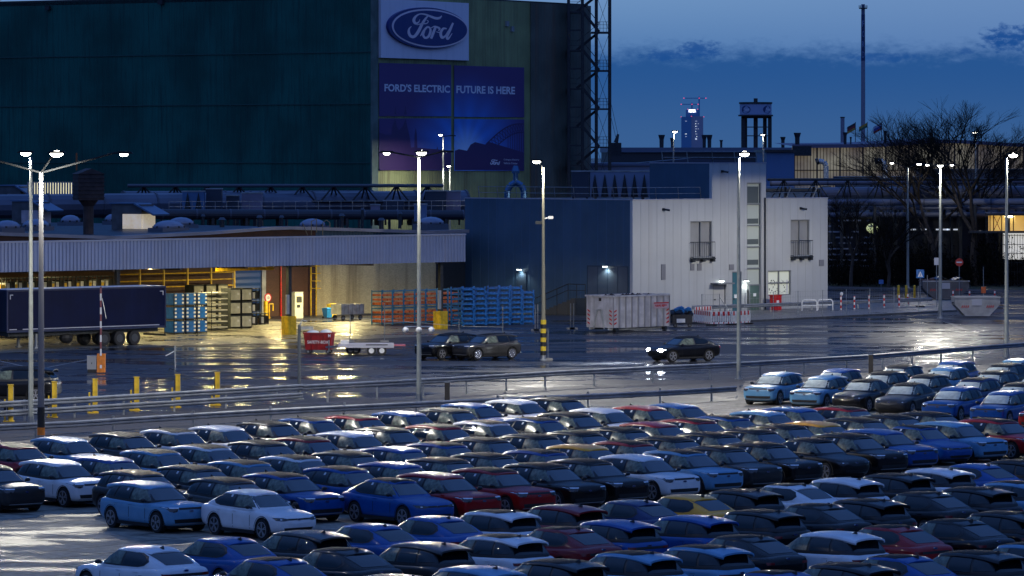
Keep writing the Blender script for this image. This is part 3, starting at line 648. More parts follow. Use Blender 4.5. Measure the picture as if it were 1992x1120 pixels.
# roof guard rails with slanted stanchions
def guard(fr, pts, z, label, lean=(0, .5), step=2.2):
    t = thing('roof_guardrail', label, 'guard rail', (fr.o.x, fr.o.y, z), fr.a, 'guard rails along the flat roofs'); mb = MB(); rl = MB()
    for (x0, y0), (x1, y1) in zip(pts, pts[1:]):
        n_ = max(1, int(math.hypot(x1 - x0, y1 - y0) / step))
        for k in range(n_ + 1):
            x, y = x0 + (x1 - x0) * k / n_, y0 + (y1 - y0) * k / n_; mb.bar((x + lean[0], y + lean[1], -.12), (x, y, 1.05), .05, .09)
        for zz in (.55, 1.05): rl.tube((x0, y0, zz), (x1, y1, zz), .025, n=5)
    mb.build('stanchion', t, galv); rl.build('rail', t, galv)
guard(W, [(.6, wy1 - 1), (.6, .6), (tx0 - .8, .6)], wh - .05, 'slanted guard rail around the lower roof of the white building', (.45, .3))
guard(W, [(tx1 + .5, .6), (wx1 - .6, .6)], wh - .05, 'guard rail on the right wing roof of the white building', (-.3, .4))
guard(W, [(tx0 + .6, 6.4), (tx0 + .6, .6), (tx1 - .6, .6)], th - .05, 'guard rail on top of the stair tower roof', (.4, .2))
def at_roof(fr, px, py, z):
    g = gp(px, py, z); return fr.loc(g)
# red cabinet by the wall, blue bin
x, z = W.face(1490, 585); p = W.o + W.u * x - W.n * 1.1
t = thing('fire_box', 'red hydrant box standing in front of the shelf window', 'hydrant box', (p.x, p.y, .12), W.a); zt = W.face(1490, 575, -1.1)[1] - .12
mb = MB(); mb.box(-.45, .45, -.25, .25, 0, zt); mb.build('box', t, red); mb = MB(); mb.box(-.15, .15, -.26, -.252, zt - .75, zt - .4); mb.build('notice', t, letter_w); mb = MB(); mb.box(-.5, .5, -.3, .3, zt, zt + .06); mb.build('lid', t, red)

# ------------------------------------------------------------------ things standing on roofs
def roof_thing(name, label, cat, px, py, z, rz, group=None): g = gp(px, py, z); return thing(name, label, cat, (g.x, g.y, z), rz, group), F / g.y
RZ = 6.72
dome_m = M('skylight_acrylic', (.20, .24, .34), .25, noise=(1, .1)); kerb_m = M('skylight_kerb', (.10, .12, .16), .5)
def skylight(px, py, wpx, label):
    t, s = roof_thing('skylight', label, 'skylight', px, py + 3, RZ, KA, 'domed skylights on the workshop roof'); r = wpx / 2 / s
    mb = MB(); mb.box(-r, r, -r * .7, r * .7, -.4, .30); mb.build('kerb', t, kerb_m)
    mb = MB(); mb.ell((0, 0, .30), r * 1.05, r * .75, .62, 14, 4, 0, 1); mb.build('dome', t, dome_m, smooth=True)
    mb = MB()
    for k in range(8): a = k * math.pi / 4 + .2; mb.box(r * .98 * math.cos(a) - .07, r * .98 * math.cos(a) + .07, r * .72 * math.sin(a) - .07, r * .72 * math.sin(a) + .07, .30, .44)
    mb.build('clamp', t, dark_steel)
for q in ((14, 447, 56, 'skylight dome cut by the left edge of the photo'), (70, 444, 58, 'skylight dome just behind the tall pale lamp post'), (137, 435, 42, 'skylight dome left of the rusty box on its post'), (218, 433, 32, 'small skylight dome right of the rusty box post'), (328, 447, 66, 'skylight dome right below the lit roof ventilator'), (352, 440, 56, 'skylight dome behind another one, right of the lit ventilator'), (608, 443, 56, 'skylight dome beside the thin roof handles'), (838, 439, 58, 'skylight dome nearest the white building')): skylight(*q)
lit_pan = M('lit_translucent_panel', (.75, .70, .60), .6, noise=(1.4, .35), emit=((.95, .80, .52), .35)); pan2 = M('pale_panel', (.50, .42, .44), .6, noise=(1, .2))
def ventilator(px, py, wpx, hpx, label, pm_):
    z_ = RZ if py > 430 else pt(px, py, 420).z
    t, s = roof_thing('roof_ventilator', label, 'roof ventilator', px, py, z_, R(-30), 'house-shaped ventilators on the workshop roof'); w_ = wpx / s; h_ = hpx / s
    mb = MB(); mb.box(-w_ * .62, w_ * .22, -.9, .9, -.4, h_); mb.build('body', t, M('ventilator_grey', (.08, .09, .10), .6, noise=(1, .3)))
    mb = MB(); mb.prism([(w_ * .05, h_ + .12), (w_ * .62, h_ * .62), (w_ * .60, h_ * .56), (w_ * .02, h_ + .04)], 'y', -1.15, 1.15); mb.box(-w_ * .66, w_ * .06, -1.05, 1.05, h_ + .02, h_ + .14); mb.build('hood', t, M('ventilator_hood', (.08, .15, .26), .4))
    mb = MB(); mb.box(w_ * .222, w_ * .27, -.85, .85, .1, h_ * .62); mb.build('panel', t, pm_)
    mb = MB(); mb.box(-w_ * .3, w_ * .23, -.96, -.905, .1, h_ * .62); mb.build('panel', t, pm_)
ventilator(272, 447, 84, 50, 'roof ventilator with glowing lit panel beside the skylights', lit_pan)
ventilator(72, 436, 74, 44, 'roof ventilator with pinkish panel behind the lamp posts', pan2)
ventilator(40, 402, 60, 40, 'small far roof ventilator at the left edge by the slatted screen', pan2)
t, s = roof_thing('louvre_screen', 'slatted screen with bright gaps on the roof by the dark hall', 'louvre screen', 100, 394, pt(100, 394, 418).z, R(-10))
mb = MB()
for k in range(22): mb.box(-2.4 + k * .26, -2.26 + k * .26, 0, .2, 0, 2.0)
mb.build('slats', t, grey_p); mb = MB(); mb.box(-2.3, -2.1, .1, .4, -3.2, 0); mb.box(2.9, 3.1, .1, .4, -3.2, 0); mb.build('leg', t, dark_steel); mb = MB(); mb.box(-2.4, 3.4, .5, .55, .1, 1.9); mb.build('lit_back', t, M('screen_glow', (.8, .75, .5), .6, emit=((1, .93, .6), .9)))
t, s = roof_thing('rusty_box', 'rusty brown louvred box on a thick post above the roof', 'exhaust box', 172, 452, RZ, R(20)); rust = M('rust_brown', (.05, .032, .028), .7, noise=(1.5, .4))
mb = MB(); mb.box(-1.05, 1.05, -.9, .9, 2.6, 4.7)
for k in range(6): mb.box(-1.1, 1.1, -.95, .95, 2.75 + k * .32, 2.85 + k * .32)
mb.build('box', t, rust); mb = MB(); mb.tube((0, 0, -.5), (0, 0, 2.1), .42, n=12); mb.tube((0, 0, 2.1), (0, 0, 2.6), .42, .8, n=12); mb.build('post', t, rust); mb = MB(); mb.prism([(-1.15, 4.7), (1.15, 4.7), (0, 5.15)], 'y', -1, 1); mb.build('cap', t, rust)
mb = MB(); mb.tube((-.9, .3, 5.0), (-.9, .3, 6.4), .07); mb.build('rod', t, M('orange_rod', (.35, .10, .02), .5))
# big pipes on trestles with walkway and truss
pipe_m = M('pipe_cladding', (.10, .115, .16), .35, .3, noise=(.3, .15))
def pipe_run(name, label, px0, py0, px1, py1, D0, D1, r, m, zs=None, sup=10):
    a, b = pt(px0, py0, D0), pt(px1, py1, D1); t = thing(name, label, 'pipe', (a.x, a.y, 0)); d = b - a; mb = MB(); n_ = 24
    mb.tube((0, 0, a.z), (d.x, d.y, b.z), r, n=14); mb.build('pipe', t, m, smooth=False)
    for k in range(sup + 1): mb = MB(); q = k / sup; c_ = Vector((d.x * q, d.y * q, a.z + (b.z - a.z) * q)); u = d.normalized() * .08; mb.tube(c_ - u, c_ + u, r * 1.07, n=14); mb.build('band', t, M('pipe_band', (.07, .08, .11), .5))
    mb = MB()
    for k in range(sup): q = (k + .5) / sup; c_ = Vector((d.x * q, d.y * q, a.z + (b.z - a.z) * q)); mb.box(c_.x - .12, c_.x + .12, c_.y - .5, c_.y + .5, 0, c_.z - r * .8)
    mb.build('support', t, dark_steel)
pipe_run('roof_pipe', 'very large pale pipe running along the hall behind the truss', -120, 403, 905, 393, 405, 425, 1.15, pipe_m)
pipe_run('roof_pipe', 'second pale pipe higher behind the truss, left of the sign wall', 240, 385, 722, 383, 440, 455, .7, pipe_m)
pipe_run('roof_pipe', 'dark pipe low across the roof in front of the large pale pipe', 250, 416, 900, 418, 392, 400, .45, M('dark_pipe', (.03, .035, .05), .5))
def truss(name, label, px0, px1, pyt, pyb, D0, D1, npan, zbot_leg=True, m=dark_steel, r=.1):
    a, b = pt(px0, pyt, D0), pt(px1, pyt, D1); a2, b2 = pt(px0, pyb, D0), pt(px1, pyb, D1); t = thing(name, label, 'pipe bridge', (a.x, a.y, 0)); o = Vector((a.x, a.y, 0))
    mb = MB(); mb.tube(a - o, b - o, r * 1.5); mb.tube(a - o + Vector((0, 1.5, 0)), b - o + Vector((0, 1.5, 0)), r); mb.build('top_chord', t, M('chord_steel', (.07, .08, .10), .5) if r > .1 else m)
    mb = MB(); mb.tube(a2 - o, b2 - o, r * 1.3); mb.tube(a2 - o + Vector((0, 1.5, 0)), b2 - o + Vector((0, 1.5, 0)), r); mb.build('bottom_chord', t, m); mb = MB()
    for k in range(npan):
        T = a.lerp(b, (k + .5) / npan) - o
        for q in (.08, .36, .64, .92): B = a2.lerp(b2, (k + q) / npan) - o; mb.tube(T, B + Vector((0, 1.5 if q in (.36, .64) else 0, 0)), r * .8, n=5)
    mb.build('diagonals', t, m); mb = MB()
    for k in range(0, npan + 1, 2): B = a2.lerp(b2, k / npan) - o; mb.box(B.x - .15, B.x + .15, B.y, B.y + 1.5, 0, B.z)
    mb.build('leg', t, m)
truss('pipe_bridge', 'long steel lattice truss crossing in front of the dark hall', 248, 862, 361, 392, 415, 420, 10, r=.11)
t = thing('roof_walkway', 'dark raised walkway with thin railing below the roof pipes', 'walkway', pt(330, 420, 395).to_2d()); a, b = Vector((0, 0, 0)), Vector((pt(905, 412, 402) - pt(330, 412, 395))); za = pt(330, 411, 395).z
mb = MB(); mb.bar((0, 0, za - .5), (b.x, b.y, za - .5), 1.6, .5); mb.build('deck', t, dark_steel); mb = MB(); rl = MB()
for k in range(27): q = k / 26; mb.tube((b.x * q, b.y * q - .8, za - .3), (b.x * q, b.y * q - .8, za + .9), .035, n=4)
for h_ in (.45, .9): rl.tube((0, -.8, za + h_), (b.x, b.y - .8, za + h_), .035, n=4)
mb.build('stanchion', t, galv); rl.build('rail', t, galv); mb = MB()
for k in range(9): q = (k + .3) / 9; mb.box(b.x * q - .3, b.x * q + .3, b.y * q - .3, b.y * q + .3, 6.5, za - .7)
mb.build('leg', t, dark_steel)
for i, (px, py, r_, h_) in enumerate(((255, 428, .3, .9), (395, 436, .22, .7), (432, 441, .35, .6), (470, 434, .2, 1.2), (505, 441, .3, .8), (548, 436, .25, .6), (665, 440, .3, .9), (705, 437, .2, 1.3), (742, 442, .35, .6), (778, 438, .25, 1.0))):
    t, s = roof_thing('mushroom_vent', 'small dark mushroom vent, %s from left on the workshop roof' % ordinal(i + 1), 'roof vent', px, py, RZ, 0, 'small vents on the workshop roof'); mb = MB(); mb.tube((0, 0, -.3), (0, 0, h_), r_ * .6, n=10); mb.build('stack', t, dark_steel); mb = MB(); mb.tube((0, 0, h_), (0, 0, h_ + .22), r_, r_ * .5, n=12); mb.build('cap', t, M('vent_cap_grey', (.06, .075, .10), .5))
# plant units on the roof
def unit(px0, px1, py0, py1, D, dep, label, m, extra=None, rz=0):
    a = pt((px0 + px1) / 2, py1, D); w_ = (px1 - px0) / F * D; h_ = (py1 - py0) / F * D; t = thing('plant_unit', label, 'roof plant', (a.x, a.y, a.z), rz, 'plant units on the roofs')
    mb = MB(); mb.box(-w_ / 2, w_ / 2, -dep / 2, dep / 2, 0, h_); mb.build('casing', t, m)
    mb = MB(); mb.box(-w_ / 2 - .05, w_ / 2 + .05, -dep / 2 - .05, dep / 2 + .05, h_, h_ + .1); mb.build('lid', t, grey_p)
    mb = MB()
    for sx_ in (-1, 1):
        for sy in (-1, 1): mb.box(sx_ * w_ * .4 - .08, sx_ * w_ * .4 + .08, sy * dep * .4 - .08, sy * dep * .4 + .08, -(a.z - 6.5), -.002)
    mb.build('leg', t, dark_steel)
    if extra: extra(t, w_, h_, dep)
    return t
ub = M('unit_blue_grey', (.06, .16, .32), .4, noise=(1, .15)); uw = M('unit_pale', (.20, .18, .25), .5, noise=(1, .1)); ud = M('unit_dark', (.02, .035, .06), .5)
def cones(n_, zf=.1, zt=.95):
    def f(t, w_, h_, dep):
        mb = MB()
        for k in range(n_): x = -w_ / 2 + w_ * (k + .5) / n_; mb.tube((x, -dep / 2 - .12, h_ * zf), (x, -dep / 2 - .12, h_ * zt), min(.32, w_ / n_ * .42), .02, n=10)
        mb.build('dark_cone', t, M('cone_black', (.006, .007, .009), .6))
    return f
unit(356, 398, 373, 412, 398, 1.6, 'blue box unit with two dark cones left of the dark exhausts', ub, cones(2))
unit(402, 432, 368, 412, 400, 1.4, 'narrow dark exhaust unit on the roof walkway', ud); unit(441, 465, 381, 411, 402, 1.4, 'dark rounded unit left of the pale wall box', ud)
unit(471, 510, 376, 412, 404, 1.4, 'pale pinkish box unit in the middle of the walkway', uw); unit(746, 786, 391, 412, 402, 1.2, 'low black box unit below the truss', ud)
unit(827, 868, 372, 411, 402, 1.8, 'large dark blue cabinet unit at the end of the truss', ud); unit(868, 896, 373, 410, 402.5, 1.7, 'pale cabinet unit attached right of the large dark one', uw)
unit(721, 739, 399, 410, 399, .8, 'small pale switch box under the pipe', uw); unit(806, 830, 398, 430, 380, 1, 'slim blue chimney box beside the nearest skylight', ub)
# units behind the white building roof
unit(1147, 1262, 334, 384, 372, 3, 'long white cooler with a row of black cones', M('cooler_white', (.18, .23, .34), .5), cones(6, .05, .9)); unit(1112, 1145, 334, 384, 371.8, 3, 'open grey frame unit left of the coned cooler', ud)
g = pt(1003, 386, 368); t = thing('duct_cowl', 'shiny arched duct with a blue conical cowl on the white building roof', 'ventilation duct', (g.x, g.y, wh - .1)); duct = M('duct_blue_zinc', (.05, .14, .28), .25, .6)
z0 = 0; sc_ = 368 / F
mb = MB(); mb.path([(-16 * sc_, 0, -.2), (-16 * sc_, 0, .7), (-11 * sc_, 0, 1.15), (0, 0, 1.45), (12 * sc_, 0, 1.15), (16 * sc_, 0, .7), (16 * sc_, 0, -.2)], .27, 12); mb.build('arch_duct', t, duct)
mb = MB(); mb.tube((0, 0, 1.3), (0, 0, 2.2), .22, n=12); mb.tube((0, 0, 2.2), (0, 0, 2.4), .34, n=12); mb.tube((0, 0, 2.4), (0, 0, 2.85), .34, .2, n=12); mb.build('cowl', t, duct)
# thin handles on roof
g = gp(618, 450, 6.9); t = thing('ladder_hoops', 'thin metal ladder hoops sticking up at the roof edge', 'ladder hoops', (g.x, g.y, 6.6)); mb = MB(); mb.path([(-.5, 0, 0), (-.5, 0, 1.1), (-.1, .2, 1.3), (-.1, .2, .2)], .035); mb.path([(.4, 0, 0), (.4, 0, 1.0), (.7, .1, 1.2), (.95, .2, 1.0), (.95, .2, .6)], .035); mb.tube((-.8, 0, 0), (-1.2, 0, 1.0), .03); mb.build('hoop', t, M('hoop_brass', (.25, .2, .12), .5, .5))
# ------------------------------------------------------------------ loading yard things
def wheel(mb_name, par, c, r, wd, axis='y', rimm=None):
    a = Vector(c); d = Vector((0, wd / 2, 0)) if axis == 'y' else Vector((wd / 2, 0, 0))
    mb = MB(); mb.tube(a - d * .8, a + d * .8, r, n=20); mb.tube(a - d, a + d, r * .93, n=20); o = mb.build(mb_name, par, black_rub)
    mb = MB(); e = d * 1.02; mb.tube(a - e, a + e, r * .55, n=14); mb.tube(a - e * 1.05, a + e * 1.05, r * .2, n=8); mb.build('rim', o, rimm or M('rim_dull', (.07, .075, .08), .5, .3)); return o
g = gp(232, 672); tr = thing('curtain_trailer', 'long dark blue curtain-sided lorry trailer parked at the loading canopy', 'trailer', (g.x, g.y, 0), KA)
navy_c = M('trailer_curtain', (.001, .005, .036), .6, noise=(.5, .2), streak=(1.5, (.006, .014, .06), .25), spec=.2); x0, x1 = -9.5, 4.05
mb = MB(); pts = []
for k in range(61): x = x0 + .1 + (x1 - x0 - .2) * k / 60; pts.append((x, .004 * math.sin(k * 1.7)))
mb.grid([[(x, y, z) for x, y in pts] for z in (1.25, 1.3, 2.6, 3.85)]); mb.build('curtain', tr, navy_c)
mb = MB(); mb.box(x0, x1, .06, 2.5, 1.2, 3.9); mb.build('body', tr, M('trailer_body', (.02, .025, .05), .5))
mb = MB(); mb.box(x0, x1, -.04, 2.52, 3.88, 3.98); mb.box(x0, x0 + .1, -.04, 2.52, 1.2, 3.88); mb.box(x1 - .1, x1, -.04, 2.52, 1.2, 3.88); mb.box(x0, x1, -.04, .04, 1.12, 1.26); mb.build('frame', tr, M('trailer_frame', (.02, .03, .08), .4))
mb = MB(); mb.box(x0 + 1.3, x1 - .6, -.05, -.041, 1.30, 1.36); mb.box(x0 + .2, x0 + .8, -.05, -.041, 1.30, 1.36)
for xx, s_ in ((x0 + .25, 1), (x1 - .3, -1)): mb.box(xx, xx + .06, -.05, -.03, 3.35, 3.65); mb.box(xx, xx + .25 * s_, -.05, -.03, 3.6, 3.66)
mb.build('reflective_tape', tr, M('tape_silver', (.5, .5, .55), .4))
mb = MB(); mb.box(x0 + .5, x1 - .3, .5, 2.0, .85, 1.15); mb.build('chassis', tr, dark_steel); mb = MB(); mb.box(x0 + .1, x1 - .1, .08, 2.4, 3.981, 4.0); mb.build('roof_sheet', tr, white_p)
for k in range(3):
    for y in (.18, 2.3): wheel('wheel', tr, (-1.25 + k * 1.3, y, .5), .5, .36)
mb = MB(); mb.tube((-4.2, 1.2, .75), (-4.2, 1.2, .751), .1); mb.ell((-4.0, .7, .62), .55, .35, .38); mb.build('spare_wheel', tr, black_rub)
for y in (.25, 2.2): mb = MB(); mb.box(-6.9, -6.75, y, y + .15, .1, 1.0); mb.box(-7.0, -6.65, y - .05, y + .2, 0, .1); mb.build('landing_leg', tr, grey_p)
mb = MB(); mb.box(x1 - .05, x1 + .08, .1, 2.4, .55, .68); mb.build('bumper', tr, dark_steel)

def crate(name, label, cat, w_, d_, h_, build, group):
    t = thing(name, label, cat, (0, 0, 0), KA, group); build(t, w_, d_, h_); return t
used = set()
def put(proto, p, label, rz=KA):
    if id(proto) not in used: used.add(id(proto)); proto.location = p; proto.rotation_euler = (0, 0, rz); proto['label'] = label; return proto
    return dup(proto, label, p, rz)
def kp(px, py, z=0): g = gp(px, py, 0); return K.loc(g)
def kw(x, y, z=0): p = K.o + K.u * x + K.n * y; return (p.x, p.y, z)
bl = M('crate_blue', (.005, .09, .36), .4, noise=(4, .2)); wh_ = M('crate_label_white', (.65, .66, .66), .5); gbox = M('crate_grey', (.42, .42, .36), .5, noise=(2, .2))
def b_blue(t, w, d, h):
    mb = MB(); mb.box(-w / 2, w / 2, -d / 2, d / 2, .14, h - .03); mb.build('box', t, bl)
    mb = MB()
    for x in (-w / 2, w / 2 - .06):
        for y in (-d / 2 - .02, d / 2 - .05): mb.box(x, x + .06, y, y + .07, 0, h)
    mb.box(-w / 2, w / 2, -d / 2 - .02, d / 2 + .02, .06, .13); mb.build('frame', t, dark_steel)
    for x in (-.42, .28):
        for z in (.22, .5, .78): mb = MB(); mb.box(x * w, x * w + .16, -d / 2 - .03, -d / 2 - .002, z * h, z * h + .13); mb.build('plate', t, wh_)
cb = crate('parts_crate', '', 'crate', .95, 1.1, .98, b_blue, 'blue parts crates stacked behind the trailer')
x0_, y0_ = kp(338, 650); rows = ['bottom', 'middle', 'top']; cols_ = ['nearest the trailer', 'in the centre column', 'next to the slatted stack']
for i, px in enumerate((339, 362, 384)):
    x = K.face(px, 600, y0_)[0]
    for k in range(3): put(cb, kw(x, y0_, k * 1.0), 'blue parts crate with white plates, %s of its stack, %s' % (rows[k], cols_[i]))
def b_slat(t, w, d, h):
    mb = MB()
    for x in (-w / 2, w / 2 - .05):
        for y in (-d / 2, d / 2 - .05): mb.box(x, x + .05, y, y + .05, 0, h)
    mb.box(-w / 2, w / 2, -d / 2, d / 2, .05, .10); mb.build('frame', t, dark_steel)
    mb = MB(); mb.box(-w / 2 + .03, w / 2 - .03, -d / 2 - .03, d / 2, .2, h * .75); mb.build('tray', t, M('tray_pale', (.50, .50, .46), .5, noise=(3, .15)))
cs = crate('slatted_tray', '', 'tray', 1.55, 1.2, .38, b_slat, 'pale trays stacked between blue and grey crates')
yb = kp(417, 642)[1]; x = K.face(417, 600, yb)[0]
for k in range(7): put(cs, kw(x, yb, k * .42), 'long pale tray, %s from the ground in the slatted stack' % ordinal(k + 1))
def b_grey(t, w, d, h):
    mb = MB(); mb.box(-w / 2, w / 2, -d / 2, d / 2, .12, h - .02); mb.build('box', t, gbox); mb = MB(); mb.box(-w / 2 - .02, w / 2 + .02, -d / 2 - .02, d / 2 + .02, h - .09, h); 
    mb.box(-w / 2 - .02, -w / 2 + .02, -d / 2, d / 2, 0, h - .09); mb.box(w / 2 - .02, w / 2 + .02, -d / 2, d / 2, 0, h - .09)
    mb.build('frame', t, dark_steel); mb = MB(); mb.box(.15, .35, -d / 2 - .03, -d / 2 - .002, .5, .65); mb.build('plate', t, wh_)
cg = crate('steel_box', '', 'storage box', .92, 1.1, .99, b_grey, 'grey steel boxes by the blue door')
yb = kp(460, 638)[1]
for i, px in enumerate((449, 471)):
    x = K.face(px, 600, yb)[0]
    for k in range(3): put(cg, kw(x, yb, k * 1.0), 'grey steel box, %s of its stack, %s' % (rows[k], ('beside the slatted trays' if i == 0 else 'beside the black and yellow crates')))
yb2 = kp(425, 628)[1]
for i, px in enumerate((378, 402, 425)):
    x = K.face(px, 600, yb2)[0]
    for k in range(3): put(cg, kw(x, yb2, k * 1.0), 'grey steel box in the back row, %s of its stack, %s' % (rows[k], ('behind the blue crates', 'behind the slatted trays', 'behind the grey boxes')[i]))
def b_mix(t, w, d, h):
    mb = MB()
    for x in (-w / 2, -w / 6, w / 6, w / 2 - .05):
        for y in (-d / 2, d / 2 - .05): mb.box(x, x + .05, y, y + .05, 0, h)
    mb.box(-w / 2, w / 2, -d / 2, d / 2, .05, .1); mb.box(-w / 2, w / 2, -d / 2, d / 2, h - .08, h - .03); mb.build('frame', t, dark_steel)
    for k, m_ in enumerate((yellow, wh_, black_rub)): mb = MB(); xx = -w / 2 + .08 + k * w / 3; mb.box(xx, xx + w / 3 - .12, -d / 2 + .06, d / 2 - .06, .12, h * (.55 + .1 * k)); mb.build('load', t, m_)
cm = crate('cage_crate', '', 'crate', 1.2, 1.0, .9, b_mix, 'black cage crates with mixed loads')
yb = kp(497, 631)[1]; 
for i, (px, n_) in enumerate(((486, 3), (503, 1))):
    x = K.face(px, 600, yb)[0]
    for k in range(n_): put(cm, kw(x, yb, k * .95), ('black cage crate, %s of the stack by the blue door' % rows[k]) if i == 0 else 'single low cage crate right of the cage stack by the blue door')
for i in range(9):
    x = K.face(8 + i * 24, 600, 10.0)[0]
    for k in (0, 1, 2, 3): put(cm, kw(x, 10.0, k * 1.08), 'cage crate behind the trailer roof, %s in the row, %s level' % (ordinal(i + 1), ('bottom', 'second', 'third', 'top')[k])).scale = (1, 1, 1.14)
# yellow railing and beam
t = thing('yellow_railing', 'yellow tubular railing in front of the brick wall above the trailer', 'railing', kw(0, WD - 1.5), KA)
def kx(px, y): return K.face(px, 550, y)[0]
yy = WD - 1.5; o_ = 0; zt, zm, zb = (K.face(400, v, yy)[1] for v in (521, 535, 547)); mb = MB(); xa, xb = kx(225, yy), kx(456, yy)
for z in (zt * .0 + zm + .55, zm, zb): mb.tube((xa, 0, z - .35), (xb, 0, z - .35), .05)
mb.build('rail', t, yellow); mb = MB()
for k in range(6): x = xa + (xb - xa) * k / 5; mb.box(x - .06, x + .06, -.06, .06, 0, zm + .9)
mb.build('post', t, yellow)
t = thing('crane_beam', 'yellow horizontal hoist beam under the canopy above the blue door', 'hoist beam', kw(kx(476, 14), 14, 4.3), KA); mb = MB(); hw = (kx(534, 14) - kx(422, 14)) / 2; mb.box(-hw, hw, -.1, .1, .12, .18); mb.box(-hw, hw, -.03, .03, 0, .12); mb.box(-hw, hw, -.1, .1, -.06, 0); mb.build('beam', t, yellow)
mb = MB(); mb.box(-hw + .3, -hw + .45, -.07, .07, .18, .55); mb.box(hw - .45, hw - .3, -.07, .07, .18, .55); mb.build('hanger', t, yellow)
# ladder
yy = WD - .5; x = kx(610, yy); t = thing('caged_ladder', 'yellow caged ladder on the wall left of the cream wall', 'ladder', kw(x, yy), KA); mb = MB(); mb.box(-.32, -.24, -.04, .04, 0, 4.8); mb.box(.24, .32, -.04, .04, 0, 4.8); mb.build('stile', t, yellow); mb = MB()
for k in range(16): mb.tube((-.24, 0, .3 + k * .29), (.24, 0, .3 + k * .29), .025, n=5)
mb.build('rung', t, dark_steel); mb = MB()
for k in range(5): z = 2.2 + k * .6; mb.path([(-.3, 0, z), (-.35, -.5, z), (.0, -.75, z), (.35, -.5, z), (.3, 0, z)], .03, 5)
mb.build('cage', t, yellow)
# cabinet, round sign, bins, trolley
yb = kp(577, 619)[1]; x = kx(577, yb); t = thing('control_cabinet', 'tall pale grey cabinet with a dark screen beside the canopy column', 'cabinet', kw(x, yb), KA); mb = MB(); mb.box(-.42, .42, -.3, .3, .08, 2.05); mb.build('body', t, M('cabinet_pale', (.48, .50, .42), .45)); mb = MB(); mb.box(-.28, .28, -.32, -.302, 1.25, 1.75); mb.build('screen', t, dark_steel); mb = MB(); mb.box(-.44, .44, -.33, .32, 0, .08); mb.box(-.44, .44, -.33, .32, 2.05, 2.1); mb.build('trim', t, grey_p); mb = MB(); mb.box(-.22, .1, -.33, -.302, .85, 1.1); mb.build('panel', t, dark_steel)
yb = WD - 1.2; x = kx(520, yb); t = thing('round_sign', 'round red-ringed speed sign beside the blue door', 'traffic sign', kw(x, yb), KA); zc = K.face(520, 579, yb)[1]; mb = MB(); mb.tube((0, 0, 0), (0, 0, zc), .04); mb.build('post', t, galv); mb = MB(); mb.tube((0, -.05, zc), (0, -.08, zc), .36, n=24); mb.build('ring', t, red); mb = MB(); mb.tube((0, -.081, zc), (0, -.10, zc), .26, n=24); mb.build('disc', t, letter_w)
mb = MB(); lettering(mb, '10', lambda u, v: (-.14 + .28 * u, -.105, zc - .12 + .24 * v)); mb.build('number', t, dark_steel)
t = thing('yellow_hoop', 'yellow steel hoop barrier right of the round sign', 'hoop barrier', kw(kx(517, WD - 3), WD - 3), KA); mb = MB(); mb.box(-.12, .12, -.12, .12, 0, 1.4); mb.build('bollard', t, yellow); mb = MB(); mb.path([(.35, 0, 0), (.35, 0, 1.15), (.75, 0, 1.15), (.75, 0, .6)], .06, 8); mb.build('hoop', t, yellow)
yb = kp(646, 619)[1]; x = kx(646, yb); t = thing('waste_bin', 'yellow wheeled bin against the cream wall', 'bin', kw(x, yb), KA)
def bin_(t, m, h=1.0):
    mb = MB(); mb.add([(-.24, -.24, .08), (.24, -.24, .08), (.24, .24, .08), (-.24, .24, .08), (-.3, -.32, h), (.3, -.32, h), (.3, .32, h), (-.3, .32, h)], [(0, 1, 5, 4), (1, 2, 6, 5), (2, 3, 7, 6), (3, 0, 4, 7), (3, 2, 1, 0), (4, 5, 6, 7)]); mb.build('body', t, m)
    mb = MB(); mb.prism([(-.35, h), (.33, h), (.33, h + .05), (-.1, h + .12), (-.35, h + .06)], 'x', -.32, .32); mb.build('lid', t, m)
    for sx_ in (-.25, .25): mb = MB(); mb.tube((sx_ - .04, .22, .1), (sx_ + .04, .22, .1), .1, n=12); mb.build('wheel', t, black_rub)
bin_(t, yellow, 1.05); t = thing('waste_bin', 'small blue bin left of the yellow bin', 'bin', kw(kx(637, yb), yb), KA); bin_(t, blue_p, .75)
yb = kp(678, 622)[1]; x = kx(676, yb); t = thing('grey_trolley', 'grey box trolley parked against the cream wall', 'trolley', kw(x, yb), KA); mb = MB(); mb.box(-1.2, 1.2, -.6, .6, .45, .52)
for a in ((-1.2, 1.2, -.6, -.55), (-1.2, 1.2, .55, .6), (-1.2, -1.15, -.55, .55), (1.15, 1.2, -.55, .55)): mb.box(*a, .52, 1.25)
for k in range(7): mb.box(-1.2 + k * .39, -1.14 + k * .39, -.63, -.601, .5, 1.25)
mb.build('box', t, grey_p)
for sx_ in (-.9, .9):
    for sy in (-.5, .5): wheel('wheel', t, (sx_, sy, .2), .2, .1)
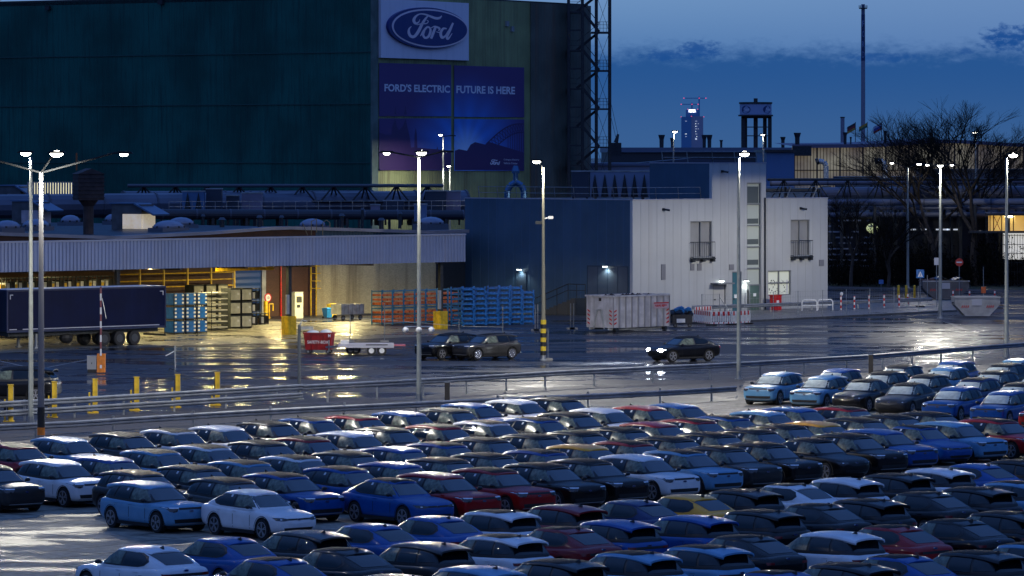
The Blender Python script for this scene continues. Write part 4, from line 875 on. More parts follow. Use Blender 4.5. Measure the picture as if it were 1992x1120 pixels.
# cable rack of orange stillages
sb = M('stillage_blue', (.02, .19, .36), .45, noise=(4, .2)); so = M('stillage_orange', (.62, .13, .02), .5, noise=(6, .25)); sb2 = M('stillage_bright_blue', (.012, .17, .48), .45, noise=(4, .25))
def b_still(mf, mt, w=1.12, d=1.2, h=1.3):
    def f(t, *a):
        mb = MB()
        for x in (-w / 2, w / 2 - .06):
            for y in (-d / 2, d / 2 - .06): mb.box(x, x + .06, y, y + .06, 0, h)
        for z in (.08, h - .12): mb.box(-w / 2, w / 2, -d / 2, -d / 2 + .05, z, z + .06); mb.box(-w / 2, w / 2, d / 2 - .05, d / 2, z, z + .06); mb.box(-w / 2, -w / 2 + .05, -d / 2, d / 2, z, z + .06); mb.box(w / 2 - .05, w / 2, -d / 2, d / 2, z, z + .06)
        mb.build('frame', t, mf)
        mb = MB()
        for z in (.16, .5, .85):
            for k in range(2): mb.box(-w / 2 + .08 + k * w / 2, -w / 2 + .08 + k * w / 2 + w * .4, -d / 2 + .02, d / 2 - .05, z, z + (.14 if z > .2 else .2))
        mb.build('tray', t, mt)
    return f
co = crate('stillage', '', 'stillage', 0, 0, 0, b_still(sb, so), 'stillages with orange trays'); yb = kp(760, 630)[1]
for i in range(7):
    for k in range(2): x = kx(743 + i * 21.5, yb); put(co, kw(x, yb, k * 1.32), 'blue stillage with orange trays, %s level, %s from the left' % (('lower', 'upper')[k], ordinal(i + 1)))
def b_fold(t, w, d, h):
    mb = MB(); w, d, h = 1.25, 1.3, .36
    for x in (-w / 2, w / 2 - .1):
        for y in (-d / 2, d / 2 - .1): mb.box(x, x + .1, y, y + .1, 0, h)
    mb.box(-w / 2, w / 2, -d / 2, -d / 2 + .06, .1, .2); mb.box(-w / 2, w / 2, d / 2 - .06, d / 2, .1, .2); mb.box(-w / 2, -w / 2 + .06, -d / 2, d / 2, .12, .2); mb.box(w / 2 - .06, w / 2, -d / 2, d / 2, .12, .2)
    for q in (-.3, .15): mb.box(q, q + .18, -d / 2 - .02, d / 2, .12, .27)
    mb.build('frame', t, sb2)
cf = crate('folded_stillage', '', 'folded stillage', 0, 0, 0, b_fold, 'bright blue folded stillages'); yb = kp(960, 631)[1]
for i in range(6):
    for k in range(8 - (i == 2) - (i == 5)): x = kx(899 + i * 23.5, yb); p = kw(x + random.uniform(-.05, .05), yb, k * .37); put(cf, p, 'bright blue folded stillage, %s level up, %s stack right of the orange trays' % (ordinal(k + 1), ordinal(i + 1)), KA + random.uniform(-.04, .04))
# red waste box
g = gp(621, 687); SA = R(-6); t = thing('red_waste_box', 'red wheeled waste container lettered SAFETY-BOX with a pale load', 'waste container', (g.x, g.y, 0), SA); rd = M('container_red', (.26, .008, .010), .4, noise=(2, .25))
mb = MB(); mb.add([(-.82, -.6, .25), (.82, -.6, .25), (.82, .6, .25), (-.82, .6, .25), (-.95, -.68, 1.35), (.95, -.68, 1.35), (.95, .68, 1.35), (-.95, .68, 1.35)], [(0, 1, 5, 4), (1, 2, 6, 5), (2, 3, 7, 6), (3, 0, 4, 7), (3, 2, 1, 0)]); mb.box(-.98, .98, -.72, -.64, 1.30, 1.38); mb.box(-.98, .98, .64, .72, 1.30, 1.38); mb.box(-.98, -.9, -.64, .64, 1.30, 1.38); mb.box(.9, .98, -.64, .64, 1.30, 1.38)
for k in range(5): mb.bar((-.78 + k * .39, -.625, .3), (-.84 + k * .42, -.7, 1.3), .05, .04)
mb.build('body', t, rd); mb = MB(); mb.ell((-.4, 0, 1.3), .45, .45, .22); mb.ell((.45, 0, 1.3), .42, .45, .28); mb.build('load', t, white_p)
mb = MB(); lettering(mb, 'SAFETY-BOX', lambda u, v: (-.68 + 1.4 * u, -.70 - .02 * v, .66 + .2 * v)); lettering(mb, 'M', lambda u, v: (.70 + .16 * u, -.745, 1.08 + .2 * v)); mb.build('lettering', t, letter_w)
for sx_ in (-.65, .65):
    for sy in (-.5, .5): wheel('castor', t, (sx_, sy, .13), .13, .07, rimm=galv)
# car transporter trailer
g = gp(715, 690); t = thing('flat_trailer', 'low white twin-axle car trailer with red rear ramp', 'trailer', (g.x, g.y, 0), R(2)); mb = MB(); mb.box(-1.9, 1.7, -.95, .95, .52, .66); mb.box(-1.9, 1.7, -1.0, -.951, .5, .74); mb.box(-1.9, 1.7, .951, 1.0, .5, .74); mb.build('deck', t, M('trailer_zinc', (.42, .42, .48), .35, .3)); mb = MB(); mb.bar((-1.9, -.5, .55), (-2.7, 0, .5), .1, .12); mb.bar((-1.9, .5, .55), (-2.7, 0, .5), .1, .12); mb.tube((-2.5, 0, .2), (-2.5, 0, .95), .05); mb.build('drawbar', t, galv)
mb = MB(); mb.box(1.7, 2.45, -.95, .95, .60, .66); mb.build('ramp', t, M('ramp_red_white', (.5, .12, .12), .5)); mb = MB(); mb.box(-1.75, -1.2, -.8, .8, .66, .95); mb.build('tool_box', t, white_p)
for sx_ in (.25, .92, -.75, -1.1):
    for sy in (-.88, .88):
        if sx_ > 0 or sy > 0: wheel('wheel', t, (sx_, sy, .31), .31, .2, rimm=white_p)
mb = MB(); mb.box(-.12, 1.3, -1.02, -.8, .66, .72); mb.build('mudguard', t, black_rub)
# thin line of mesh fence posts around these
def fence_post(px, py, top, label, r=.035, m=galv, foot=True):
    g = gp(px, py); h = (py - top) / F * g.y; t = thing('fence_post', label, 'fence post', (g.x, g.y, 0), 0, 'thin posts standing in the yard'); mb = MB(); mb.tube((0, 0, 0), (0, 0, h), r); mb.build('post', t, m)
    if foot: mb = MB(); mb.box(-.3, .3, -.12, .12, 0, .12); mb.build('foot', t, concrete)
for q in ((681, 665, 613, 'thin post rising behind the red waste container'), (748, 665, 590, 'thin post in the white car trailer area'), (893, 652, 620, 'thin post behind the two parked cars, left one'), (978, 652, 594, 'thin post behind the two parked cars, right one'), (1041, 643, 592, 'left post of the pair beside the striped lamp post'), (1046, 643, 592, 'right post of the pair beside the striped lamp post'), (1110, 640, 590, 'left post of the pair beside the white container'), (1116, 640, 590, 'right post of the pair beside the white container'), (1066, 700, 640, 'short post touching the striped lamp post base')): fence_post(*q)
t = thing('wire_fence', 'thin wire strung between posts behind the red container', 'wire', gp(585, 655).to_tuple()); mb = MB(); o_ = gp(585, 655); ps = [pt(582, 640, o_.y) - o_, pt(600, 622, o_.y + 2) - o_, pt(681, 618, o_.y + 4) - o_, pt(748, 622, o_.y + 5) - o_, pt(893, 634, o_.y + 6) - o_, pt(978, 636, o_.y + 6) - o_]; mb.path(ps, .018, 4); mb.build('wire', t, galv)
# ------------------------------------------------------------------ barrier, bollards
g = gp(197, 724); t = thing('boom_gate', 'orange barrier cabinet with raised red and white boom', 'barrier', (g.x, g.y, 0), 0); s = g.y / F
mb = MB(); mb.box(-.24, .24, -.22, .22, 0, 1.12); mb.build('cabinet', t, orange); mb = MB(); mb.box(-.06, .06, -.235, -.222, .25, .45); mb.build('notice', t, letter_w); mb = MB(); hb = (724 - 557) * s
for k in range(10):
    mb.mat(white_p if k % 2 == 0 else M('boom_red', (.20, .05, .06), .4)); z0 = 1.0 + (hb - 1.0) * k / 10; mb.box(-.05, .05, -.30, -.24, z0, z0 + (hb - 1.0) / 10)
mb.build('boom', t); mb = MB(); mb.tube((.08, -.27, hb - .7), (.32, -.27, hb - 1.9), .025); mb.build('stay', t, galv)
g = gp(179, 724); t = thing('grey_box', 'small grey electrical cabinet beside the orange barrier', 'cabinet', (g.x, g.y, 0)); mb = MB(); mb.box(-.28, .28, -.2, .2, .18, .95); mb.build('body', t, M('cabinet_grey', (.30, .31, .32), .5)); mb = MB(); mb.box(-.25, .25, -.17, .17, 0, .18); mb.build('plinth', t, black_rub); mb = MB(); mb.box(-.3, .3, -.22, .22, .95, 1.0); mb.build('lid', t, grey_p); mb = MB(); mb.box(-.02, .02, -.215, -.202, .5, .6); mb.build('lock', t, dark_steel)
g = gp(340, 723); t = thing('boom_rest', 'thin post with a short white boom arm on the wet asphalt', 'barrier rest', (g.x, g.y, 0)); mb = MB(); mb.tube((0, 0, 0), (0, 0, 1.55), .04); mb.build('post', t, galv); mb = MB(); mb.bar((0, 0, 1.25), (-.55, 0, .95), .05, .06); mb.build('arm', t, white_p); mb = MB(); mb.path([(-.35, 0, .03), (-.3, 0, .2), (0, 0, .1), (.1, 0, .03)], .03); mb.build('cable', t, black_rub)
def ybol(px, py, top, label):
    g = gp(px, py); s = g.y / F; h = (py - top) * s; t = thing('protective_bollard', label, 'bollard', (g.x, g.y, 0), R(8), 'yellow steel posts along the guardrail')
    mb = MB(); mb.box(-.10, .14, -.12, .12, .05, h); mb.box(-.13, .17, -.15, .15, h, h + .04); mb.build('post', t, yellow); mb = MB(); mb.box(-.36, .2, -.18, .18, 0, .05); mb.box(-.30, -.22, -.05, .05, .05, h * .62); mb.box(-.24, -.08, -.04, .04, .32, .40); mb.build('side_frame', t, yellow)
    mb = MB(); mb.box(-.15, -.102, -.1, .1, .5, h * .9); mb.build('rubber_pad', t, black_rub); mb = MB(); mb.box(.142, .17, -.1, .1, .1, h * .95); mb.build('edge_strip', t, galv)
    mb = MB(); mb.box(-.31, -.21, -.08, -.051, h * .3, h * .42); mb.build('handle', t, black_rub)
for q in ((20, 820, 749, 'yellow bollard in front of the wheel of the black SUV at the left edge'), (105, 812, 743, 'yellow bollard right of the dark lamp post at the SUV tail'), (184, 803, 738, 'yellow bollard below the orange barrier'), (265, 798, 734, 'yellow bollard in the gap right of the barrier, before the tin plate'), (345, 793, 729, 'yellow bollard below the thin boom rest post'), (422, 788, 725, 'last yellow bollard to the right, before the grey camera pole')): ybol(*q)
# ------------------------------------------------------------------ guardrails
def wbeam(mb, pts, z, h=.31, out=-1):
    prof_ = [(0, 0), (.07, .05), (.07, .11), (0, .155), (.07, .20), (.07, .26), (0, .31)]
    for a, b in zip(pts, pts[1:]):
        d = (b - a).normalized(); s_ = Vector((d.y, -d.x, 0)); k = h / .31
        for (o0, z0), (o1, z1) in zip(prof_, prof_[1:]): mb.add([a + s_ * o0 + Vector((0, 0, z + z0 * k)), b + s_ * o0 + Vector((0, 0, z + z0 * k)), b + s_ * o1 + Vector((0, 0, z + z1 * k)), a + s_ * o1 + Vector((0, 0, z + z1 * k))], [(0, 1, 2, 3)])
def guardrail(name, label, base, beams, hpost, step=4.0, post_m=galv, dense=None):
    pts = [gp(*q) for q in base]; o = pts[0].copy(); pts = [p - o for p in pts]; t = thing(name, label, 'guardrail', (o.x, o.y, 0)); 
    for z in beams: mb = MB(); wbeam(mb, pts, z); mb.build('beam', t, M('rail_zinc', (.20, .22, .25), .55, .25, noise=(1.5, .2)))
    for a, b in zip(pts, pts[1:]):
        L_ = (b - a).length; n_ = max(1, round(L_ / step)); d = (b - a).normalized(); s_ = Vector((d.y, -d.x, 0))
        for k in range(n_):
            p = a.lerp(b, (k + .5) / n_) - s_ * .08; mb = MB(); mb.box(p.x - .05, p.x + .05, p.y - .06, p.y + .06, 0, hpost); mb.build('post', t, post_m)
    return t
guardrail('guardrail', 'near low guardrail between the access road and the parked cars', ((-140, 864), (0, 856), (142, 849), (301, 838), (455, 828), (601, 820), (880, 806), (1231, 789), (1340, 783), (1432, 777)), (.42,), .84, 6)
guardrail('guardrail', 'double-height guardrail behind the road on the left, by the yellow bollards', ((-140, 833), (0, 822), (290, 804), (588, 785)), (.28, .72), 1.05, 4)
guardrail('guardrail', 'long single guardrail curving away behind the road to the right', ((588, 785), (690, 779), (870, 769), (1100, 754), (1437, 737), (1690, 721), (1860, 706), (2060, 690)), (.68,), 1.0, 4)
guardrail('guardrail', 'short pale guardrail near the far pavement fence', ((1345, 614), (1460, 610), (1620, 604), (1720, 600), (1812, 597)), (.5,), .8, 5)
for (px, py, top, label) in ((870, 786, 744, 'dark short post between the two guardrails beside the tall pale mast'), (1694, 727, 690, 'thick dark wooden post in the long guardrail')):
    g = gp(px, py); h = (py - top) / F * g.y; t = thing('timber_post', label, 'post', (g.x, g.y, 0), 0, 'stout posts at the guardrails'); mb = MB(); mb.box(-.13, .13, -.13, .13, 0, h); mb.build('post', t, M('timber_dark', (.035, .03, .025), .7)); mb = MB(); mb.box(-.15, .15, -.15, .15, h, h + .04); mb.build('cap', t, galv)
# ------------------------------------------------------------------ lamp posts
lens_m = M('lamp_lens', (1, 1, 1), .3, emit=((1, .97, .86), 22), sampling=False)
head_m = M('lamp_housing', (.018, .020, .022), .6, spec=.2)
def wide_beam(ld, soft=False):                                   # road lantern: throws most of its light sideways, little straight down
    global nt
    ld.use_nodes = True; nt = ld.node_tree; em = nt.nodes['Emission']; t = N('ShaderNodeTexCoord'); s3 = N('ShaderNodeSeparateXYZ'); L(t.outputs['Normal'], s3.inputs[0]); z = math_n('ABSOLUTE', s3.outputs[2])
    f = math_n('MINIMUM', maprange(z, .26, 1.0, 1.0, .16), maprange(z, 0.0, .7 if soft else .24, 0.0 if soft else .22, 1.0, False)); L(f, em.inputs['Strength'])
def lamp_post(px, base, top, heads, label, D=None, zb=0, r0=.13, r1=.07, extra=None, m=pole_m, col_=(1, .95, .82)):
    """heads: (px, py, power, glow size) ; base pixel gives distance"""
    if D is None: D = F * H / (base - Y0)
    X_ = (px - CX) / F * D; zt = H - (top - Y0) * D / F; t = thing('lamp_post', label, 'street lamp', (X_, D, 0), 0, 'tall lamp posts of the site')
    mb = MB(); mb.tube((0, 0, 0), (0, 0, zt), r0, r1, n=12); mb.build('pole', t, m)
    if zb == 0: mb = MB(); mb.box(-.22, .22, -.22, .22, 0, .06); mb.tube((0, 0, .05), (0, 0, .5), r0 * 1.3, r0 * 1.15, n=12); mb.build('base', t, galv)
    for (hx, hy, pw, gs, *dy) in heads:
        dy = dy[0] if dy else 0; d2 = D + dy; x = (hx - CX) / F * d2 - X_; z = H - (hy - Y0) * d2 / F; y = dy
        if abs(x) > .45 or abs(y) > .4: mb = MB(); mb.tube((0, 0, zt - .05), (x * .9, y * .9, z + .08), .045, n=6); mb.build('arm', t, head_m if m is not pole_m or True else m)
        s_ = 1 if x >= 0 else -1; mb = MB(); hl = .42
        mb.prism([(x - hl, z + .02), (x + hl, z + .02), (x + hl * .8, z + .12), (x - hl * .6, z + .14)], 'y', y - .16, y + .16); hd = mb.build('head', t, head_m)
        mb = MB(); mb.ell((x, y, z + .0), .25 * gs, .14, .13 * gs, 14, 8, -1, 1); mb.build('lens', hd, lens_m, smooth=True)
        if pw:
            ld = bpy.data.lights.new('lamp_light', 'SPOT'); ld.energy = pw; ld.spot_size = R(179); ld.spot_blend = .05; ld.shadow_soft_size = .22; ld.color = col_; wide_beam(ld, zb != 0)
            lo = bpy.data.objects.new('lamp_light', ld); col.objects.link(lo); lo.parent = t; lo.location = (x, y, z - .30)
    if extra: extra(t, zt)
    return t
PW = 10000
def bw(t, zt):
    mb = MB(); mb.mat(M('band_black', (.01, .01, .01), .5)).tube((0, 0, .85), (0, 0, 1.75), .17, .168, n=12); mb.mat(orange).tube((0, 0, .45), (0, 0, .84), .175, n=12); mb.build('paint_band', t)
lamp_post(60, 830, 306, ((50, 298, PW * .8, 1),), 'pale lamp post at the left edge, standing behind the near guardrail')
lamp_post(80, 868, 334, ((110, 299, PW * .75, 1.15, -2.5), (241, 300, PW * .5, .75), (-55, 305, PW * .4, .75)), 'dark grey lamp post with wide arms and a black and orange base band', r0=.16, r1=.09, extra=bw, m=M('pole_dark_grey', (.16, .16, .17), .45, .2))
def cams(t, zt):
    z = H - (641 - Y0) * (F * H / 484) / F
    mb = MB(); mb.tube((-.75, 0, z + .15), (.75, 0, z + .15), .04); mb.build('bracket', t, galv)
    for x in (-.7, 0, .65): mb = MB(); mb.ell((x, -.2, z), .17, .2, .15, 10, 5); mb.build('camera', t, white_p, smooth=True)
lamp_post(815, 784, 304, ((752, 298, PW * .7, .7), (820, 297, PW, 1.05, -1.5), (868, 297, 0, .01)), 'pale lamp post with three cameras, left of the two parked cars', extra=cams, r0=.14)
lamp_post(1437, 738, 306, ((1448, 299, PW * 1.4, 1.15),), 'lamp post standing in front of the white building stair tower')
def stripes(t, zt):
    mb = MB(); ymat = M('band_yellow', (.65, .45, .02), .5); bk = M('band_black', (.01, .01, .01), .5)
    for k in range(8): mb.mat(bk if k % 2 == 0 else ymat).tube((0, 0, .3 + k * .28), (0, 0, .58 + k * .28), .185 if k < 6 else .18, n=12)
    mb.build('warning_band', t); D = F * H / 400; z = H - (425 - Y0) * D / F; mb = MB(); mb.tube((.1, 0, z), (.4, -.1, z + .05), .04); mb.box(.3, .62, -.25, -.05, z - .02, z + .16); mb.build('camera', t, white_p); mb = MB(); mb.box(-.5, -.1, -.1, .1, z - .35, z - .15); mb.build('junction_box', t, dark_steel)
lamp_post(1057, 700, 325, ((1044, 314, PW, 1, -1),), 'lamp post with black and yellow striped foot and a camera halfway up', r0=.15, extra=stripes, m=M('pole_olive', (.20, .19, .14), .5))
lamp_post(1766, 560, 326, ((1788, 319, PW * .08, .9), (1735, 317, 0, .65)), 'lamp post with two slanting arms in front of the bare tree', r0=.14)
lamp_post(1829, 619, 325, ((1829, 322, PW * 1.0, .9, -1), (1804, 321, 0, .5), (1852, 321, 0, .5)), 'lamp post with three small heads beside the pale open skip', r0=.16)
lamp_post(1958, 696, 306, ((1971, 302, PW * 1.3, 1.1),), 'lamp post near the right edge behind the last parked cars', r0=.15)
lamp_post(862, 450, 264, ((857, 262, PW * .28, .9, -2), (880, 265, 0, .01)), 'high far lamp post in front of the banner, left one', D=481, zb=1)
lamp_post(875, 450, 325, ((873, 323, PW * .28, .8, -2),), 'lower far lamp post in front of the banner, right one', D=482, zb=1)
lamp_post(1310, 400, 258, ((1313, 256, 3000, .85),), 'far lamp post rising behind the coned cooler roof', D=440, zb=1)
lamp_post(1485, 400, 264, ((1484, 262, 3000, .75),), 'far slim lamp post behind the stair tower', D=460, zb=1, r0=.1)
lamp_post(1898, 540, 260, ((1897, 258, 3000, .9),), 'slim tall lamp post in front of the glowing glass hall', D=455, r0=.1)
lamp_post(-170, 1120, 306, ((-150, 300, PW * .04, 1),), 'pale lamp post beside the nearest left corner of the car lot')  # post stands out of view, added to brighten the near-left paving and cars
# short mast with flood lamp
g = gp(582, 776); h = (776 - 632) / F * g.y; t = thing('camera_mast', 'short grey mast with a small flood lamp by the guardrail end', 'mast', (g.x, g.y, 0)); mb = MB(); mb.tube((0, 0, 0), (0, 0, h), .10, .08, n=10); mb.build('pole', t, M('mast_dark', (.07, .08, .09), .5)); mb = MB(); mb.path([(0, 0, h - .1), (.15, 0, h + .25), (.4, 0, h + .2)], .04); mb.build('arm', t, galv); mb = MB(); mb.box(.1, .75, -.15, .15, h - .25, h - .08); mb.build('lamp_head', t, galv); mb = MB(); mb.box(-.25, .25, -.2, .2, 0, .05); mb.build('base', t, galv)
# ------------------------------------------------------------------ container, barriers, heap
g = gp(1180, 646); cw = gp(1302, 634); dv = (cw - g); CAang = math.atan2(dv.y, dv.x); CL = 6.4
t = thing('roll_off_container', 'large dirty white ribbed roll-off container full of waste', 'skip container', (gp(1192, 646).x, gp(1192, 646).y, 0), KA); cwht = M('container_white', (.52, .50, .50), .5, noise=(1.5, .2), streak=(2.5, (.25, .22, .2), .5)); CW = 2.35
fr_ = Frame(gp(1192, 646)[:2], KA); CL = fr_.face(1302, 600)[0]; CH = fr_.face(1192, 578)[1]; CWd = fr_.side(1141, 600)[0]
mb = MB(); mb.box(0, CL, 0, .08, .3, CH); mb.box(0, CL, CWd - .08, CWd, .3, CH); mb.box(0, .08, .08, CWd - .08, .3, CH); mb.box(CL - .08, CL, .08, CWd - .08, .3, CH); mb.box(.08, CL - .08, .08, CWd - .08, .3, .4); mb.build('body', t, cwht)
mb = MB(); k = 0
n_ = 9
for k in range(n_ + 1): x = CL * k / n_; mb.box(x - .05 if k else 0, x + .05 if k < n_ else CL, -.09, -.002, .3, CH)
mb.build('rib', t, M('container_rib', (.30, .29, .30), .5)); mb = MB(); mb.box(-.08, CL + .05, -.12, .1, CH, CH + .12); mb.box(-.08, CL + .05, CWd - .1, CWd + .1, CH, CH + .12); mb.box(-.08, .1, .1, CWd - .1, CH, CH + .12); mb.box(CL - .1, CL + .05, .1, CWd - .1, CH, CH + .12); mb.build('top_rail', t, cwht)
mb = MB(); mb.box(-.05, CL, .3, .45, .12, .298); mb.box(-.05, CL, CWd - .45, CWd - .3, .12, .298); mb.build('skid', t, grey_p)
for x in (.4, CL - .4): mb = MB(); mb.tube((x, -.05, .16), (x, .25, .16), .16, n=12); mb.build('roller', t, dark_steel)
mb = MB(); mb.bar((-.06, CWd * .3, .2), (-.06, CWd * .42, 1.6), .1, .1); mb.bar((-.06, CWd * .7, .2), (-.06, CWd * .58, 1.6), .1, .1); mb.bar((-.06, CWd * .42, 1.6), (-.06, CWd * .58, 1.6), .1, .12); mb.build('hook_frame', t, grey_p)
mb = MB(); wr = M('warning_red', (.5, .03, .03), .5)
for k in range(4):
    for (x, y0, y1) in ((-.012, .1, .35), (-.012, CWd - .35, CWd - .1)): mb.prism([(y0, .5 + k * .3), (y1, .62 + k * .3), (y1, .74 + k * .3), (y0, .62 + k * .3)], 'x', -.012, -.003)
    mb.prism([(.12, .5 + k * .3), (.4, .62 + k * .3), (.4, .74 + k * .3), (.12, .62 + k * .3)], 'y', -.006, -.003); mb.prism([(CL - .4, .5 + k * .3), (CL - .12, .62 + k * .3), (CL - .12, .74 + k * .3), (CL - .4, .62 + k * .3)], 'y', -.1, -.095)
mb.build('warning_stripes', t, wr); mb = MB(); x0, z1 = fr_.face(1270, 588); x1, z0 = fr_.face(1299, 599); mb.box(x0, x1, -.105, -.092, z0, z1); pl = mb.build('sign_panel', t, M('panel_red_white', (.55, .40, .42), .5)); mb = MB(); mb.box(x0, x1, -.11, -.106, z1 - .09, z1); random.seed(1)
for k in range(9): xx = x0 + .12 + k * (x1 - x0 - .3) / 9; mb.box(xx, xx + random.uniform(.06, .13), -.11, -.106, z0 + .1 + random.uniform(0, .06), z1 - .16)
mb.build('worn_print', pl, wr)
mb = MB(); random.seed(9)
for k in range(26): x = random.uniform(.4, CL - .6); y = random.uniform(.3, CWd - .4); mb.ell((x, y, CH - .2), random.uniform(.25, .6), .35, random.uniform(.2, .45), 7, 3)
mb.build('waste', t, M('dark_waste', (.03, .022, .018), .8))
g = gp(1325, 636); t = thing('waste_cart', 'dark cart heaped with black bags and a bright blue sheet', 'cart', (g.x, g.y, 0), R(10)); mb = MB(); mb.box(-.75, .75, -.5, .5, .3, .95); mb.build('box', t, M('cart_dark', (.02, .02, .024), .6)); mb = MB(); mb.box(-.45, .2, -.52, -.502, .35, .65); mb.build('panel', t, white_p); mb = MB(); random.seed(2)
for k in range(14): mb.ell((random.uniform(-.7, .7), random.uniform(-.3, .3), random.uniform(.9, 1.2)), .28, .25, .22, 8, 4)
mb.build('black_bags', t, M('bag_black', (.01, .01, .012), .25)); mb = MB()
for k in range(12): mb.ell((random.uniform(-.5, .65), random.uniform(-.3, .3), random.uniform(1.2, 1.42) - abs(k - 5) * .02), .26, .25, .18, 7, 3)
mb.build('blue_sheet', t, M('blue_sheet', (.01, .14, .36), .4)); 
for sx_ in (-.55, .55): wheel('wheel', t, (sx_, -.45, .16), .16, .1)
def rw_barrier(x0, y0, x1, y1, label):
    a, b = gp(x0, y0), gp(x1, y1); d = b - a; L_ = d.length; t = thing('roadwork_barrier', label, 'barrier', a.to_tuple(), math.atan2(d.y, d.x), 'red and white roadwork barriers'); mb = MB(); mb.box(0, L_, -.02, .02, .85, 1.05); mb.box(0, L_, -.02, .02, .12, .24)
    n_ = int(L_ / .16)
    for k in range(n_ + 1): x = L_ * k / n_; mb.box(x - .035, x + .035, -.018, .018, .24, .85)
    mb.build('panel', t, white_p); mb = MB(); n_ = max(3, int(L_ / .42))
    for k in range(n_): x = L_ * (k + .25) / n_; mb.box(x, x + .2, -.035, -.021, .72, 1.04); mb.box(x + .05, x + .15, -.03, -.021, .12, .24)
    mb.build('reflector', t, M('barrier_red', (.5, .03, .03), .5))
    for x in (.15, L_ - .15): mb = MB(); mb.box(x - .1, x + .1, -.35, .35, 0, .11); mb.build('foot', t, black_rub)
rw_barrier(1350, 629, 1383, 633, 'red and white barrier angled, nearest the waste cart'); rw_barrier(1384, 633, 1422, 632, 'red and white barrier facing the camera, middle one'); rw_barrier(1424, 632, 1459, 630, 'red and white barrier beside the lamp post foot'); rw_barrier(1352, 623, 1384, 621, 'red and white barrier in the rear, seen over the front ones')
# tall mesh fence on the far pavement
t = thing('mesh_fence', 'thin wire mesh fence along the far kerb', 'fence', gp(1396, 628).to_tuple()); o_ = gp(1396, 628); mb = MB(); wm = MB()
fp = [gp(*q) for q in ((1366, 629), (1400, 628), (1450, 626), (1505, 624), (1553, 621.5), (1601, 619.5), (1647, 617), (1693, 614.5), (1740, 612), (1787, 610))]
for k, p in enumerate(fp):
    q = p - o_ + Vector((0, .4, 0)); h = 2.25; mb.tube(q, q + Vector((0, 0, h)), .03, n=6)
    if k:
        for j in range(6): wm.tube(pq + Vector((0, 0, .1 + j * .42)), q + Vector((0, 0, .1 + j * .42)), .006, n=3, cap=False)
        for j in range(10): e = pq.lerp(q, j / 10); wm.tube(e + Vector((0, 0, .1)), e + Vector((0, 0, 2.2)), .005, n=3, cap=False)
    pq = q
mb.tube(fp[1] - o_ + Vector((0, .4, 2)), fp[1] - o_ + Vector((1.3, .4, .1)), .03); mb.build('post', t, galv); wm.build('mesh', t, galv)
def hoop(x0, x1, y, label, h=1.0, m=white_p):
    a, b = gp(x0, y), gp(x1, y); w_ = (b - a).length; t = thing('hoop_rail', label, 'hoop rail', a.to_tuple(), 0, 'white hoop rails'); mb = MB(); mb.path([(0, 0, 0), (0, 0, h - .15), (.15, 0, h), (w_ - .15, 0, h), (w_, 0, h - .15), (w_, 0, 0)], .05, 8); mb.build('hoop', t, m); mb = MB(); mb.tube((0, 0, h * .55), (w_, 0, h * .55), .045); mb.build('cross_bar', t, m)
hoop(1560, 1589, 607, 'white hoop rail left of the pair at the white building corner'); hoop(1591, 1620, 606, 'white hoop rail right of the pair at the white building corner'); hoop(1365, 1427, 606, 'long low white hoop rail in front of the entrance doors', .8)
# far bollards, signs
def bollard(px, py, top, label, m1=white_p, m2=red, r=.07):
    g = gp(px, py); h = (py - top) / F * g.y; t = thing('marker_bollard', label, 'bollard', g.to_tuple(), 0, 'red and white marker bollards'); mb = MB()
    for k in range(5): mb.mat(m1 if k % 2 == 0 else m2).tube((0, 0, h * k / 5), (0, 0, h * (k + 1) / 5), r, n=8)
    mb.build('shaft', t); mb = MB(); mb.ell((0, 0, h), r, r, .06, 8, 3, 0, 1); mb.build('cap', t, m2)
for i, (px, py, top) in enumerate(((1636, 605, 577), (1662, 604, 577), (1691, 603, 575), (1720, 601, 574), (1749, 600, 574), (1766, 597, 572), (1854, 592, 566), (1886, 588, 566), (1935, 588, 566))): bollard(px, py, top, 'red and white marker bollard, %s from the left beyond the far fence' % ordinal(i + 1))
for i, (px, py, top) in enumerate(((1748, 583, 556), (1763, 584, 556), (1779, 582, 556))): 
    g = gp(px, py); h = (py - top) / F * g.y; t = thing('yellow_post', 'yellow bollard beside the slanting-arm lamp post, %s of three' % ('left', 'middle', 'right')[i], 'bollard', g.to_tuple(), 0, 'three yellow bollards by the far lamp post'); mb = MB(); mb.tube((0, 0, 0), (0, 0, h), .12, n=10); mb.build('shaft', t, yellow); mb = MB(); mb.ell((0, 0, h), .12, .12, .08, 10, 3, 0, 1); mb.build('cap', t, yellow)
def sign(px, py, top, label, kind, w_, h_, m):
    g = gp(px, py); zt = (py - top) / F * g.y; t = thing('traffic_sign', label, 'traffic sign', g.to_tuple(), 0); mb = MB(); mb.tube((0, 0, 0), (0, 0, zt), .035); mb.build('post', t, galv); mb = MB()
    if kind == 'round': mb.tube((0, -.05, zt - w_), (0, -.09, zt - w_), w_, n=24); mb.build('plate', t, m); mb = MB(); mb.box(-w_ * .7, w_ * .7, -.1, -.091, zt - w_ * 1.15, zt - w_ * .85); mb.build('symbol', t, letter_w)
    else: mb.box(-w_ / 2, w_ / 2, -.09, -.05, zt - h_, zt); mb.build('plate', t, m)
    return t, zt
t, zt = sign(1790, 600, 524, 'blue pedestrian crossing sign with white triangle', 'sq', .65, .72, blue_p); mb = MB(); mb.add([(-.22, -.095, zt - .62), (.22, -.095, zt - .62), (0, -.095, zt - .14)], [(0, 1, 2)]); mb.build('triangle', t, letter_w); mb = MB(); mb.box(-.02, .02, -.10, -.098, zt - .5, zt - .33); mb.bar((0, -.099, zt - .5), (-.08, -.099, zt - .6), .02, .02); mb.bar((0, -.099, zt - .5), (.08, -.099, zt - .6), .02, .02); mb.build('walking_figure', t, dark_steel)
